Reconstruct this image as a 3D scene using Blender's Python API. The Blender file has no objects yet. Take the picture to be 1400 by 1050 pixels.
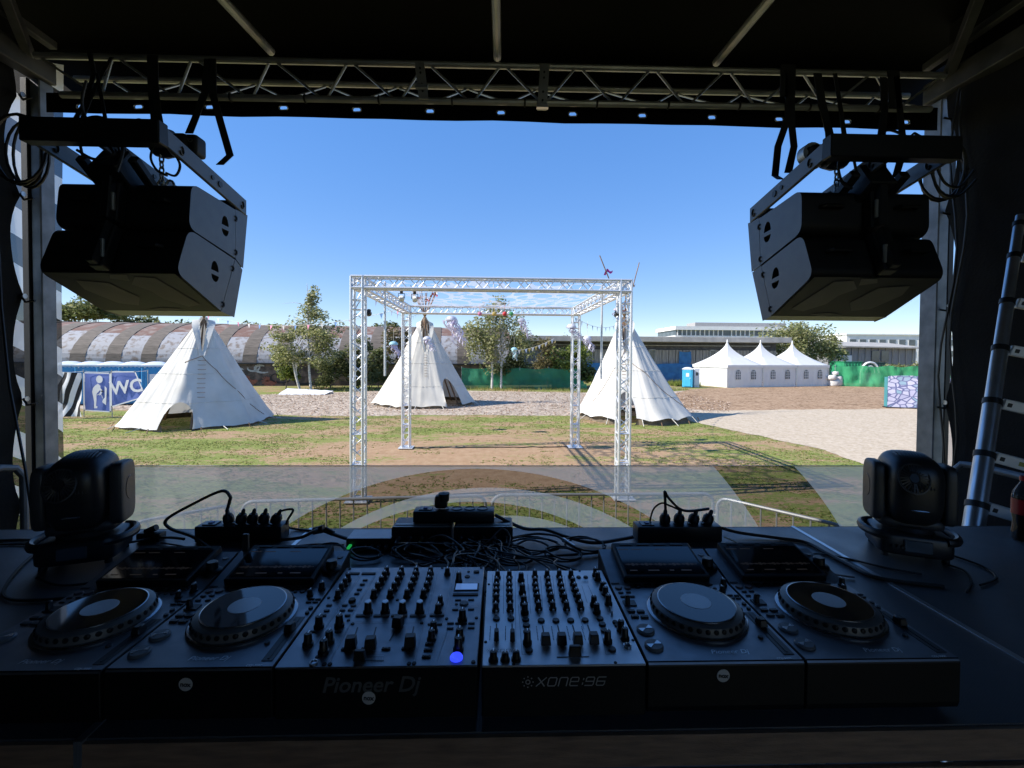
import bpy, bmesh, math, random
import numpy as np
from mathutils import Vector, Matrix, Euler, noise as mnoise

random.seed(7)
rng = np.random.default_rng(7)
SC = bpy.context.scene
COL = SC.collection
R = math.radians
V = Vector

# ------------------------------------------------------------------ camera
CZ = 2.75                                   # eye height above the field
cam_d = bpy.data.cameras.new('camera')
cam = bpy.data.objects.new('camera', cam_d)
COL.objects.link(cam)
cam.location = (0, 0, CZ)
cam.rotation_euler = (R(90 - 1.2), R(-0.39), R(-1.57))
cam_d.sensor_width = 36
cam_d.lens = 36 * 610 / 1400
cam_d.shift_y = -0.018
cam_d.clip_start = 0.03
cam_d.clip_end = 2000
SC.camera = cam

# ------------------------------------------------------------------ sky, sun, exposure
SUN_EL, SUN_AZ = 38.8, 260.0                # azimuth clockwise from +Y (straight ahead)
world = bpy.data.worlds.new('World')
SC.world = world
world.use_nodes = True
wn = world.node_tree
wn.nodes.clear()
w_out = wn.nodes.new('ShaderNodeOutputWorld')
w_bg = wn.nodes.new('ShaderNodeBackground')
w_sky = wn.nodes.new('ShaderNodeTexSky')
w_sky.sky_type = 'NISHITA'
w_sky.sun_disc = False
w_sky.sun_elevation = R(SUN_EL)
w_sky.sun_rotation = R(SUN_AZ)
w_sky.altitude = 3000
w_sky.air_density = 1.0
w_sky.dust_density = 0.0
w_sky.ozone_density = 1.0
w_bg.inputs['Strength'].default_value = 0.15
w_hs = wn.nodes.new('ShaderNodeHueSaturation')
w_hs.inputs['Saturation'].default_value = 2.4
w_hs.inputs['Value'].default_value = 1.95
w_hs.inputs['Hue'].default_value = 0.517
w_gm = wn.nodes.new('ShaderNodeGamma')
w_gm.inputs[1].default_value = 0.38
wn.links.new(w_sky.outputs[0], w_gm.inputs[0])
wn.links.new(w_gm.outputs[0], w_hs.inputs['Color'])
wn.links.new(w_hs.outputs[0], w_bg.inputs['Color'])
wn.links.new(w_bg.outputs[0], w_out.inputs['Surface'])

sun_d = bpy.data.lights.new('sun', 'SUN')
sun_d.energy = 4.2
sun_d.angle = R(0.53)
sun_d.color = (1.0, 0.95, 0.87)
sun = bpy.data.objects.new('sun', sun_d)
COL.objects.link(sun)
_s = V((math.sin(R(SUN_AZ)) * math.cos(R(SUN_EL)), math.cos(R(SUN_AZ)) * math.cos(R(SUN_EL)), math.sin(R(SUN_EL))))
sun.rotation_euler = _s.to_track_quat('Z', 'Y').to_euler()
sun.location = (-20, -5, 20)

SC.view_settings.view_transform = 'Standard'
SC.view_settings.look = 'None'
SC.view_settings.exposure = 0.95
SC.view_settings.gamma = 1.0
SC.view_settings.use_curve_mapping = False
try:
    SC.cycles.transparent_max_bounces = 24
    SC.cycles.max_bounces = 8
except Exception:
    pass

# ------------------------------------------------------------------ measuring helpers
_CM = cam.rotation_euler.to_matrix()
EYE = V((0, 0, CZ))
def ray(px, py):
    k = 36 / cam_d.lens
    d = V(((px - 700) / 1400 * k, ((525 - py) / 1400 + cam_d.shift_y) * k, -1))
    return _CM @ d
def atY(px, py, Y):
    d = ray(px, py); return EYE + d * (Y / d.y)
def atZ(px, py, Z):
    d = ray(px, py); return EYE + d * ((Z - CZ) / d.z)
def atX(px, py, X):
    d = ray(px, py); return EYE + d * (X / d.x)
def G(px, py):
    return atZ(px, py, 0.0)

# ------------------------------------------------------------------ mesh builder
WO = {}
def fr(n):                                   # frame whose z axis is n
    n = V(n).normalized()
    a = V((0, 0, 1)) if abs(n.z) < 0.92 else V((1, 0, 0))
    x = a.cross(n).normalized()
    return x, n.cross(x), n

class MB:
    def __init__(s):
        s.v, s.f, s.m, s.mi, s.T = [], [], [], 0, None
    def add(s, vs, fs):
        b = len(s.v)
        if s.T is not None:
            vs = [s.T @ V(p) for p in vs]
        s.v += [tuple(p) for p in vs]
        s.f += [tuple(i + b for i in f) for f in fs]
        s.m += [s.mi] * len(fs)
        return s
    def box(s, c, size, rot=None, taper=1.0):
        c = V(c); hx, hy, hz = size[0] / 2, size[1] / 2, size[2] / 2
        P = []
        for z, t in ((-hz, 1), (hz, taper)):
            for x, y in ((-hx, -hy), (hx, -hy), (hx, hy), (-hx, hy)):
                p = V((x * t, y * t, z))
                if rot is not None: p = rot @ p
                P.append(c + p)
        return s.add(P, [(0, 3, 2, 1), (4, 5, 6, 7), (0, 1, 5, 4), (1, 2, 6, 5), (2, 3, 7, 6), (3, 0, 4, 7)])
    def bar(s, p0, p1, w, h):                # rectangular bar from p0 to p1
        p0, p1 = V(p0), V(p1)
        x, y, n = fr(p1 - p0)
        P = []
        for p in (p0, p1):
            for a, b in ((-1, -1), (1, -1), (1, 1), (-1, 1)):
                P.append(p + x * (a * w / 2) + y * (b * h / 2))
        return s.add(P, [(0, 3, 2, 1), (4, 5, 6, 7), (0, 1, 5, 4), (1, 2, 6, 5), (2, 3, 7, 6), (3, 0, 4, 7)])
    def cyl(s, p0, p1, r0, r1=None, n=10, caps=True):
        p0, p1 = V(p0), V(p1)
        if r1 is None: r1 = r0
        x, y, _ = fr(p1 - p0)
        P = []
        for p, r in ((p0, r0), (p1, r1)):
            for i in range(n):
                a = 2 * math.pi * i / n
                P.append(p + x * (r * math.cos(a)) + y * (r * math.sin(a)))
        F = [(i, (i + 1) % n, n + (i + 1) % n, n + i) for i in range(n)]
        if caps: F += [tuple(range(n - 1, -1, -1)), tuple(range(n, 2 * n))]
        return s.add(P, F)
    def tube(s, pts, r, n=6, closed=False):
        pts = [V(p) for p in pts]
        N = len(pts)
        P, F = [], []
        up = None
        for i, p in enumerate(pts):
            a = pts[(i - 1) % N] if (closed or i) else p
            b = pts[(i + 1) % N] if (closed or i < N - 1) else p
            t = (b - a)
            if t.length < 1e-9: t = V((0, 0, 1))
            t.normalize()
            if up is None: x, y, _ = fr(t)
            else:
                x = (up - t * up.dot(t))
                x = x.normalized() if x.length > 1e-6 else fr(t)[0]
                y = t.cross(x)
            up = x
            rr = r[i] if isinstance(r, (list, tuple)) else r
            for k in range(n):
                q = 2 * math.pi * k / n
                P.append(p + x * (rr * math.cos(q)) + y * (rr * math.sin(q)))
        for i in range(N if closed else N - 1):
            j = (i + 1) % N
            for k in range(n):
                F.append((i * n + k, i * n + (k + 1) % n, j * n + (k + 1) % n, j * n + k))
        if not closed:
            F += [tuple(range(n - 1, -1, -1)), tuple(range((N - 1) * n, N * n))]
        return s.add(P, F)
    def lathe(s, prof, n=20, M=None, cap=True):        # prof: (r, z) from bottom to top
        P, F = [], []
        for r, z in prof:
            for i in range(n):
                a = 2 * math.pi * i / n
                p = V((r * math.cos(a), r * math.sin(a), z))
                P.append(M @ p if M is not None else p)
        K = len(prof)
        for k in range(K - 1):
            for i in range(n):
                F.append((k * n + i, k * n + (i + 1) % n, (k + 1) * n + (i + 1) % n, (k + 1) * n + i))
        if cap and prof[0][0] > 1e-5: F.append(tuple(range(n - 1, -1, -1)))
        if cap and prof[-1][0] > 1e-5: F.append(tuple(range((K - 1) * n, K * n)))
        return s.add(P, F)
    def prism(s, poly, d0, d1, M=None):      # poly in local xy, extruded along local z
        n = len(poly)
        P = [V((p[0], p[1], d0)) for p in poly] + [V((p[0], p[1], d1)) for p in poly]
        if M is not None: P = [M @ p for p in P]
        F = [tuple(range(n - 1, -1, -1)), tuple(range(n, 2 * n))]
        F += [(i, (i + 1) % n, n + (i + 1) % n, n + i) for i in range(n)]
        return s.add(P, F)
    def grid(s, fn, nu, nv, closed_u=False):
        P = [fn(i / nu, j / nv) for j in range(nv + 1) for i in range(nu + (0 if closed_u else 1))]
        w = nu if closed_u else nu + 1
        F = []
        for j in range(nv):
            for i in range(nu):
                i2 = (i + 1) % w
                F.append((j * w + i, j * w + i2, (j + 1) * w + i2, (j + 1) * w + i))
        return s.add(P, F)
    def sphere(s, c, r, nu=14, nv=8, sc=(1, 1, 1)):
        c = V(c)
        def fn(u, v):
            a = 2 * math.pi * u; b = math.pi * (v - 0.5)
            return c + V((r * sc[0] * math.cos(b) * math.cos(a), r * sc[1] * math.cos(b) * math.sin(a), r * sc[2] * math.sin(b)))
        return s.grid(fn, nu, nv)
    def build(s, name, mats, parent=None, smooth=False, bevel=0, seg=1, angle=35, loc=None, merge=False):
        me = bpy.data.meshes.new(name)
        off = WO.get(parent.name, V((0, 0, 0))) if parent else None
        vs = s.v
        if parent is None:
            A = np.array(vs, dtype=float)
            if loc is None:
                mn, mx = A.min(0), A.max(0)
                loc = V(((mn[0] + mx[0]) / 2, (mn[1] + mx[1]) / 2, mn[2]))
            off = V(loc)
        if off.length > 0:
            vs = [(p[0] - off.x, p[1] - off.y, p[2] - off.z) for p in vs]
        me.from_pydata(vs, [], s.f)
        if not isinstance(mats, (list, tuple)): mats = [mats]
        for m in mats: me.materials.append(m)
        if len(mats) > 1: me.polygons.foreach_set('material_index', s.m)
        if bevel > 0 or merge:
            bm = bmesh.new(); bm.from_mesh(me)
            if merge: bmesh.ops.remove_doubles(bm, verts=bm.verts, dist=1e-5)
            if bevel > 0:
                es = [e for e in bm.edges if len(e.link_faces) == 2 and e.calc_face_angle(0) > R(30)]
                bmesh.ops.bevel(bm, geom=es, offset=bevel, segments=seg, profile=0.5, affect='EDGES', clamp_overlap=True)
            bm.to_mesh(me); bm.free()
        if smooth or bevel > 0:
            me.polygons.foreach_set('use_smooth', [True] * len(me.polygons))
            try: me.set_sharp_from_angle(angle=R(angle))
            except Exception: pass
        me.update()
        o = bpy.data.objects.new(name, me)
        COL.objects.link(o)
        if parent: o.parent = parent
        else: o.location = off
        WO[o.name] = V(off)
        return o

def tag(o, label=None, cat=None, group=None, kind=None):
    if label: o['label'] = label
    if cat: o['category'] = cat
    if group: o['group'] = group
    if kind: o['kind'] = kind
    return o
def thing(name, label, cat, loc=(0, 0, 0), group=None):
    o = bpy.data.objects.new(name, None); COL.objects.link(o)
    o.location = loc; o.empty_display_size = 0.1
    WO[o.name] = V(loc)
    return tag(o, label, cat, group)
def inst(src, name, parent, loc, rot=None, scale=None):      # another part sharing src's mesh
    o = bpy.data.objects.new(name, src.data); COL.objects.link(o)
    o.parent = parent
    o.location = V(loc)
    if rot is not None: o.rotation_euler = rot
    if scale is not None: o.scale = scale
    return o
def kids(o): return list(o.children)
def copy_tree(o, parent=None):
    c = o.copy(); COL.objects.link(c)
    if parent: c.parent = parent
    for ch in kids(o): copy_tree(ch, c)
    return c

# ------------------------------------------------------------------ materials
MATS = {}
def mat(name, c1, c2=None, scale=6.0, rough=0.6, metal=0.0, bump=0.0, bscale=None, spec=0.5, rvar=0.0, detail=5, stretch=(1, 1, 1), contrast=(0.35, 0.65), coat=0.0, sheen=0.0):
    m = bpy.data.materials.new(name); m.use_nodes = True
    nt = m.node_tree; N, L = nt.nodes, nt.links
    b = N['Principled BSDF']
    b.inputs['Roughness'].default_value = rough
    b.inputs['Metallic'].default_value = metal
    b.inputs['Specular IOR Level'].default_value = spec
    b.inputs['Coat Weight'].default_value = coat
    b.inputs['Sheen Weight'].default_value = sheen
    c1 = tuple(c1) + (1,) if len(c1) == 3 else c1
    if c2 is None: c2 = tuple(min(1, x * 0.78) for x in c1[:3])
    c2 = tuple(c2) + (1,)
    tc = N.new('ShaderNodeTexCoord'); mp = N.new('ShaderNodeMapping'); mp.inputs['Scale'].default_value = stretch
    L.new(tc.outputs['Object'], mp.inputs['Vector'])
    nz = N.new('ShaderNodeTexNoise'); nz.inputs['Scale'].default_value = scale; nz.inputs['Detail'].default_value = detail
    L.new(mp.outputs[0], nz.inputs['Vector'])
    cr = N.new('ShaderNodeValToRGB')
    cr.color_ramp.elements[0].position, cr.color_ramp.elements[1].position = contrast
    cr.color_ramp.elements[0].color, cr.color_ramp.elements[1].color = c1, c2
    L.new(nz.outputs['Fac'], cr.inputs['Fac'])
    L.new(cr.outputs['Color'], b.inputs['Base Color'])
    if rvar:
        mr = N.new('ShaderNodeMapRange')
        mr.inputs['From Min'].default_value, mr.inputs['From Max'].default_value = 0.3, 0.7
        mr.inputs['To Min'].default_value, mr.inputs['To Max'].default_value = rough - rvar, rough + rvar
        L.new(nz.outputs['Fac'], mr.inputs['Value']); L.new(mr.outputs[0], b.inputs['Roughness'])
    if bump:
        n2 = N.new('ShaderNodeTexNoise'); n2.inputs['Scale'].default_value = bscale or scale * 6; n2.inputs['Detail'].default_value = 4
        L.new(mp.outputs[0], n2.inputs['Vector'])
        bp = N.new('ShaderNodeBump'); bp.inputs['Strength'].default_value = bump; bp.inputs['Distance'].default_value = 0.02
        L.new(n2.outputs['Fac'], bp.inputs['Height']); L.new(bp.outputs[0], b.inputs['Normal'])
    MATS[name] = m
    return m
def add_trans(m, w, col=None):               # thin cloth or leaf: part of the light passes through
    nt = m.node_tree; N, L = nt.nodes, nt.links
    b = N['Principled BSDF']; out = N['Material Output']
    t = N.new('ShaderNodeBsdfTranslucent'); mx = N.new('ShaderNodeMixShader'); mx.inputs[0].default_value = w
    if col: t.inputs['Color'].default_value = tuple(col) + (1,)
    else: L.new(b.inputs['Base Color'].links[0].from_socket, t.inputs['Color'])
    L.new(b.outputs[0], mx.inputs[1]); L.new(t.outputs[0], mx.inputs[2]); L.new(mx.outputs[0], out.inputs['Surface'])
    return m
def emit(m, col, k):
    b = m.node_tree.nodes['Principled BSDF']
    b.inputs['Emission Color'].default_value = tuple(col) + (1,)
    b.inputs['Emission Strength'].default_value = k
    return m

m_alu    = mat('brushed_aluminium', (0.66, 0.67, 0.69), (0.52, 0.53, 0.55), 3, 0.33, 0.85, rvar=0.06)
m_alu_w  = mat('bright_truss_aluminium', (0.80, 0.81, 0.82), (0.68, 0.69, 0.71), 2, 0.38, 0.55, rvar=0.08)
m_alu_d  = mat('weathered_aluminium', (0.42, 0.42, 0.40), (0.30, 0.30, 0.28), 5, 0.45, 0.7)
m_galv   = mat('galvanised_steel', (0.42, 0.44, 0.46), (0.28, 0.30, 0.32), 9, 0.5, 0.6, bump=0.05)
m_post   = mat('dull_steel_post', (0.24, 0.25, 0.265), (0.15, 0.16, 0.17), 9, 0.55, 0.5, bump=0.05)
m_black  = mat('matt_black_plastic', (0.016, 0.016, 0.017), (0.012, 0.012, 0.013), 10, 0.45)
m_blackm = mat('black_powder_coat', (0.012, 0.012, 0.013), (0.008, 0.008, 0.009), 12, 0.55, bump=0.08, bscale=300)
m_rubber = mat('black_rubber', (0.012, 0.012, 0.012), (0.008, 0.008, 0.008), 8, 0.5)
m_cloth  = mat('black_stage_cloth', (0.020, 0.020, 0.020), (0.012, 0.012, 0.012), 3, 0.85, bump=0.2, bscale=60, spec=0.15)
m_roof   = mat('black_tarpaulin', (0.0030, 0.0030, 0.0030), (0.0018, 0.0018, 0.0018), 1.2, 0.7, bump=0.15, bscale=8, spec=0.06)
m_wood_e = mat('plywood_edge', (0.30, 0.185, 0.115), (0.15, 0.09, 0.06), 11, 0.5, bump=0.2, stretch=(1.2, 4, 9), contrast=(0.3, 0.75))
m_rope   = mat('white_cord', (0.7, 0.68, 0.62), (0.5, 0.48, 0.42), 20, 0.8)
m_white  = mat('white_print', (0.75, 0.75, 0.75), (0.70, 0.70, 0.70), 10, 0.6)
# ================================================================== ground
def ground_mat():
    m = bpy.data.materials.new('patchy_dry_grass'); m.use_nodes = True
    nt = m.node_tree; N, L = nt.nodes, nt.links
    b = N['Principled BSDF']; b.inputs['Roughness'].default_value = 0.9; b.inputs['Specular IOR Level'].default_value = 0.15
    g = N.new('ShaderNodeNewGeometry')
    def nz(sc, det=6, stretch=None, rough=0.6):
        n = N.new('ShaderNodeTexNoise'); n.inputs['Scale'].default_value = sc; n.inputs['Detail'].default_value = det
        n.inputs['Roughness'].default_value = rough
        if stretch:
            mp = N.new('ShaderNodeMapping'); mp.inputs['Scale'].default_value = stretch; mp.inputs['Rotation'].default_value = (0, 0, R(20))
            L.new(g.outputs['Position'], mp.inputs['Vector']); L.new(mp.outputs[0], n.inputs['Vector'])
        else: L.new(g.outputs['Position'], n.inputs['Vector'])
        return n.outputs['Fac']
    def ma(op, a, b_, c=None):
        n = N.new('ShaderNodeMath'); n.operation = op
        for i, x in enumerate((a, b_, c)):
            if x is None: continue
            if hasattr(x, 'is_linked'): L.new(x, n.inputs[i])
            else: n.inputs[i].default_value = x
        return n.outputs[0]
    def ramp(x, stops):
        c = N.new('ShaderNodeValToRGB')
        while len(c.color_ramp.elements) < len(stops): c.color_ramp.elements.new(0.5)
        for e, (p, col) in zip(c.color_ramp.elements, stops): e.position = p; e.color = tuple(col) + (1,)
        L.new(x, c.inputs['Fac']); return c.outputs['Color']
    sp = N.new('ShaderNodeSeparateXYZ'); L.new(g.outputs['Position'], sp.inputs[0])
    # trampled oval between the truss legs
    dx = ma('MULTIPLY', ma('SUBTRACT', sp.outputs['X'], -0.4), 1 / 6.5)
    dy = ma('MULTIPLY', ma('SUBTRACT', sp.outputs['Y'], 12.3), 1 / 4.4)
    rad = ma('SQRT', ma('ADD', ma('MULTIPLY', dx, dx), ma('MULTIPLY', dy, dy)), 0)
    bare = N.new('ShaderNodeMapRange'); bare.interpolation_type = 'SMOOTHSTEP'
    bare.inputs['From Min'].default_value = 0.2; bare.inputs['From Max'].default_value = 1.25
    bare.inputs['To Min'].default_value = 0.075; bare.inputs['To Max'].default_value = -0.10
    L.new(rad, bare.inputs['Value'])
    mask = ma('ADD', ma('MULTIPLY', nz(0.42, 3, (0.6, 1.7, 1)), 0.85), ma('MULTIPLY', nz(1.6, 8, (0.7, 1.6, 1), 0.72), 0.62))
    mask = ma('ADD', mask, bare.outputs[0])
    fine = nz(11, 10, (0.8, 1.5, 1), 0.8)
    mask = ma('ADD', mask, ma('MULTIPLY', ma('SUBTRACT', fine, 0.5), 0.95))
    mask = ma('ADD', mask, ma('MULTIPLY', ma('SUBTRACT', nz(4.5, 6, (0.45, 2.2, 1), 0.7), 0.5), 0.45))
    mr = N.new('ShaderNodeMapRange'); mr.interpolation_type = 'SMOOTHSTEP'
    mr.inputs['From Min'].default_value = 0.628; mr.inputs['From Max'].default_value = 0.69
    L.new(mask, mr.inputs['Value'])
    grass = ramp(nz(7.5, 10, (0.8, 1.6, 1), 0.8), [(0.3, (0.115, 0.155, 0.03)), (0.5, (0.19, 0.225, 0.055)), (0.72, (0.31, 0.295, 0.11))])
    soil = ramp(nz(4.1, 10, None, 0.78), [(0.3, (0.25, 0.155, 0.085)), (0.5, (0.36, 0.235, 0.14)), (0.72, (0.43, 0.31, 0.20))])
    mx = N.new('ShaderNodeMix'); mx.data_type = 'RGBA'
    L.new(mr.outputs[0], mx.inputs[0]); L.new(grass, mx.inputs[6]); L.new(soil, mx.inputs[7])
    L.new(mx.outputs[2], b.inputs['Base Color'])
    bp = N.new('ShaderNodeBump'); bp.inputs['Strength'].default_value = 0.6; bp.inputs['Distance'].default_value = 0.05
    L.new(nz(14, 6, None, 0.7), bp.inputs['Height']); L.new(bp.outputs[0], b.inputs['Normal'])
    return m
mb = MB(); S = 600
mb.add([(-S, -S, 0), (S, -S, 0), (S, S, 0), (-S, S, 0)], [(0, 1, 2, 3)])
tag(mb.build('ground', ground_mat(), loc=(0, 0, 0)), kind='structure')

def speckle(name, cols, s1, s2, bump, bdist=0.04, stretch=(1, 1, 1)):
    m = bpy.data.materials.new(name); m.use_nodes = True
    nt = m.node_tree; N, L = nt.nodes, nt.links
    b = N['Principled BSDF']; b.inputs['Roughness'].default_value = 0.9; b.inputs['Specular IOR Level'].default_value = 0.15
    g = N.new('ShaderNodeNewGeometry')
    mp = N.new('ShaderNodeMapping'); mp.inputs['Scale'].default_value = stretch; L.new(g.outputs['Position'], mp.inputs['Vector'])
    vo = N.new('ShaderNodeTexVoronoi'); vo.inputs['Scale'].default_value = s1; L.new(mp.outputs[0], vo.inputs['Vector'])
    hs = N.new('ShaderNodeSeparateColor'); L.new(vo.outputs['Color'], hs.inputs[0])
    n = N.new('ShaderNodeTexNoise'); n.inputs['Scale'].default_value = s2; n.inputs['Detail'].default_value = 8; n.inputs['Roughness'].default_value = 0.7
    L.new(mp.outputs[0], n.inputs['Vector'])
    a = N.new('ShaderNodeMath'); a.operation = 'MULTIPLY_ADD'; a.inputs[1].default_value = 0.45
    L.new(hs.outputs[0], a.inputs[0]); 
    sc = N.new('ShaderNodeMath'); sc.operation = 'MULTIPLY'; sc.inputs[1].default_value = 0.6; L.new(n.outputs['Fac'], sc.inputs[0])
    L.new(sc.outputs[0], a.inputs[2])
    c = N.new('ShaderNodeValToRGB')
    while len(c.color_ramp.elements) < len(cols): c.color_ramp.elements.new(0.5)
    for i, (e, col) in enumerate(zip(c.color_ramp.elements, cols)):
        e.position = 0.2 + 0.6 * i / (len(cols) - 1); e.color = tuple(col) + (1,)
    L.new(a.outputs[0], c.inputs['Fac']); L.new(c.outputs['Color'], b.inputs['Base Color'])
    bp = N.new('ShaderNodeBump'); bp.inputs['Strength'].default_value = bump; bp.inputs['Distance'].default_value = bdist
    L.new(a.outputs[0], bp.inputs['Height']); L.new(bp.outputs[0], b.inputs['Normal'])
    return m
m_gravel = speckle('wood_chip_gravel', [(0.15, 0.11, 0.08), (0.34, 0.27, 0.205), (0.46, 0.38, 0.30), (0.60, 0.52, 0.43)], 9, 1.3, 0.5)
m_mulch  = speckle('brown_mulch', [(0.11, 0.07, 0.04), (0.25, 0.16, 0.095), (0.37, 0.25, 0.155), (0.46, 0.33, 0.22)], 9, 0.75, 0.5, stretch=(0.8, 1.2, 1))
m_sand   = speckle('pale_trodden_sand', [(0.36, 0.285, 0.20), (0.46, 0.375, 0.275), (0.51, 0.425, 0.32), (0.56, 0.475, 0.37)], 13, 2.6, 0.8, 0.06)

def sheet(name, pts, z, m, amp=0.25, step=0.25, seed=0):
    # polygon on the ground with a ragged outline
    P = []
    n = len(pts)
    for i in range(n):
        a, b = V(pts[i]), V(pts[(i + 1) % n])
        k = max(1, min(140, int((b - a).length / step)))
        t = (b - a).normalized(); nn = V((-t.y, t.x, 0))
        for j in range(k):
            p = a.lerp(b, j / k)
            q = V((p.x * 0.9, p.y * 0.9, seed * 7.3))
            P.append(p + nn * (amp * (mnoise.noise(q * 0.7) * 1.2 + mnoise.noise(q * 3) * 0.6 + mnoise.noise(q * 9) * 0.3)))
    bm = bmesh.new()
    vs = [bm.verts.new((p.x, p.y, z)) for p in P]
    es = [bm.edges.new((vs[i], vs[(i + 1) % len(vs)])) for i in range(len(vs))]
    bmesh.ops.triangle_fill(bm, use_beauty=True, use_dissolve=False, edges=es)
    for f in bm.faces:
        if f.normal.z < 0: f.normal_flip()
    me = bpy.data.meshes.new(name); bm.to_mesh(me); bm.free(); me.materials.append(m)
    o = bpy.data.objects.new(name, me); COL.objects.link(o); WO[o.name] = V((0, 0, 0))
    return tag(o, kind='structure')
def gp(l): return [G(x, y) for x, y in l]
gravel_pts = gp([(40, 556), (240, 563), (360, 567), (480, 569), (600, 567.5), (720, 568), (800, 569), (900, 569), (960, 566), (1000, 563)]) + gp([(1000, 531), (900, 536), (790, 537), (640, 534), (500, 535), (380, 539), (250, 541), (80, 541), (40, 540)])
sheet('gravel_path', gravel_pts, 0.004, m_gravel, 0.22, 0.3, 1)
mulch_pts = gp([(945, 560), (1100, 566), (1290, 566), (1500, 570)]) + [V((60, 24, 0)), V((60, 52, 0)), V((37, 50, 0)), V((21, 40, 0))] + gp([(950, 531.5), (925, 537), (915, 552)])
sheet('mulch_area', mulch_pts, 0.008, m_mulch, 0.3, 0.4, 2)
sand_pts = gp([(925, 569), (940, 576), (965, 581), (1005, 589), (1043, 596), (1075, 604), (1108, 611), (1150, 625), (1190, 638), (1260, 660), (1420, 700)]) + [V((9, 6, 0)), V((22, 6, 0)), V((26, 14, 0))] + gp([(1420, 561), (1257, 558.5), (1180, 560), (1100, 560), (1010, 561), (950, 562.5)])
sheet('sand_area', sand_pts, 0.012, m_sand, 0.2, 0.12, 3)

# short grass: blades as real geometry, thin where the turf is worn
def grass_patch(n, xr, yr, keep, h=(0.010, 0.032), seed=1):
    r = np.random.default_rng(seed)
    x = r.uniform(*xr, n); y = yr[0] + (yr[1] - yr[0]) * r.random(n) ** 1.3
    ok = np.array([keep(a, b) for a, b in zip(x, y)])
    x, y = x[ok], y[ok]; n = len(x)
    a = r.uniform(0, 2 * np.pi, n); hh = r.uniform(*h, n); w = r.uniform(0.012, 0.03, n)
    lx, ly = r.normal(0, 0.035, n), r.normal(0, 0.035, n)
    v = np.zeros((n, 3, 3))
    v[:, 0] = np.c_[x - np.cos(a) * w, y - np.sin(a) * w, np.full(n, 0.0)]
    v[:, 1] = np.c_[x + np.cos(a) * w, y + np.sin(a) * w, np.full(n, 0.0)]
    v[:, 2] = np.c_[x + lx, y + ly, hh]
    return v.reshape(-1, 3)
def tri_mesh(name, v, k, m, kind='stuff', parent=None):
    n = len(v) // k
    me = bpy.data.meshes.new(name)
    me.vertices.add(len(v)); me.vertices.foreach_set('co', np.ascontiguousarray(v, dtype=np.float32).ravel())
    me.loops.add(len(v)); me.loops.foreach_set('vertex_index', np.arange(len(v), dtype=np.int32))
    me.polygons.add(n); me.polygons.foreach_set('loop_start', np.arange(0, len(v), k, dtype=np.int32))
    try: me.polygons.foreach_set('loop_total', np.full(n, k, dtype=np.int32))
    except Exception: pass
    me.materials.append(m); me.update(calc_edges=True); me.validate()
    o = bpy.data.objects.new(name, me); COL.objects.link(o)
    if parent: o.parent = parent
    if kind: o['kind'] = kind
    return o
def leaf_mat(name, cols, trans=0.35, rough=0.55):
    m = bpy.data.materials.new(name); m.use_nodes = True
    nt = m.node_tree; N, L = nt.nodes, nt.links
    b = N['Principled BSDF']; b.inputs['Roughness'].default_value = rough; b.inputs['Specular IOR Level'].default_value = 0.3
    g = N.new('ShaderNodeNewGeometry'); c = N.new('ShaderNodeValToRGB')
    while len(c.color_ramp.elements) < len(cols): c.color_ramp.elements.new(0.5)
    for i, (e, col) in enumerate(zip(c.color_ramp.elements, cols)):
        e.position = i / (len(cols) - 1); e.color = tuple(col) + (1,)
    L.new(g.outputs['Random Per Island'], c.inputs['Fac']); L.new(c.outputs['Color'], b.inputs['Base Color'])
    return add_trans(m, trans)
m_blade = leaf_mat('grass_blades', [(0.13, 0.175, 0.035), (0.20, 0.24, 0.055), (0.28, 0.29, 0.09), (0.40, 0.36, 0.16)], 0.5, 0.8)
def turf(x, y):
    w = mnoise.noise(V((x * 0.5, y * 0.9, 3))) + 0.6 * mnoise.noise(V((x * 2, y * 3, 9)))
    bare = 1 - math.hypot((x + 0.4) / 6.5, (y - 12.3) / 4.4)
    return w + 0.9 * mnoise.noise(V((x * 5, y * 7, 1))) > -0.05 + 0.8 * max(0, bare)
def _insheet(x, y, poly):
    c = False; j = len(poly) - 1
    for i in range(len(poly)):
        if (poly[i].y > y) != (poly[j].y > y) and x < (poly[j].x - poly[i].x) * (y - poly[i].y) / (poly[j].y - poly[i].y) + poly[i].x: c = not c
        j = i
    return c
def keep(x, y): return abs(x) < y * 1.05 + 2 and turf(x, y) and not _insheet(x, y, sand_pts) and not _insheet(x, y, gravel_pts)
gv = grass_patch(160000, (-20, 15), (5.5, 21), keep)
gv2 = grass_patch(9000, (-15, 24), (33.5, 38), lambda x, y: mnoise.noise(V((x * 0.4, y, 0))) > -0.2 and not _insheet(x, y, gravel_pts) and not _insheet(x, y, mulch_pts), (0.08, 0.3), 5)
tag(tri_mesh('grass', np.vstack([gv, gv2]), 3, m_blade), 'short patchy grass covering the festival field', 'grass')
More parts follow.
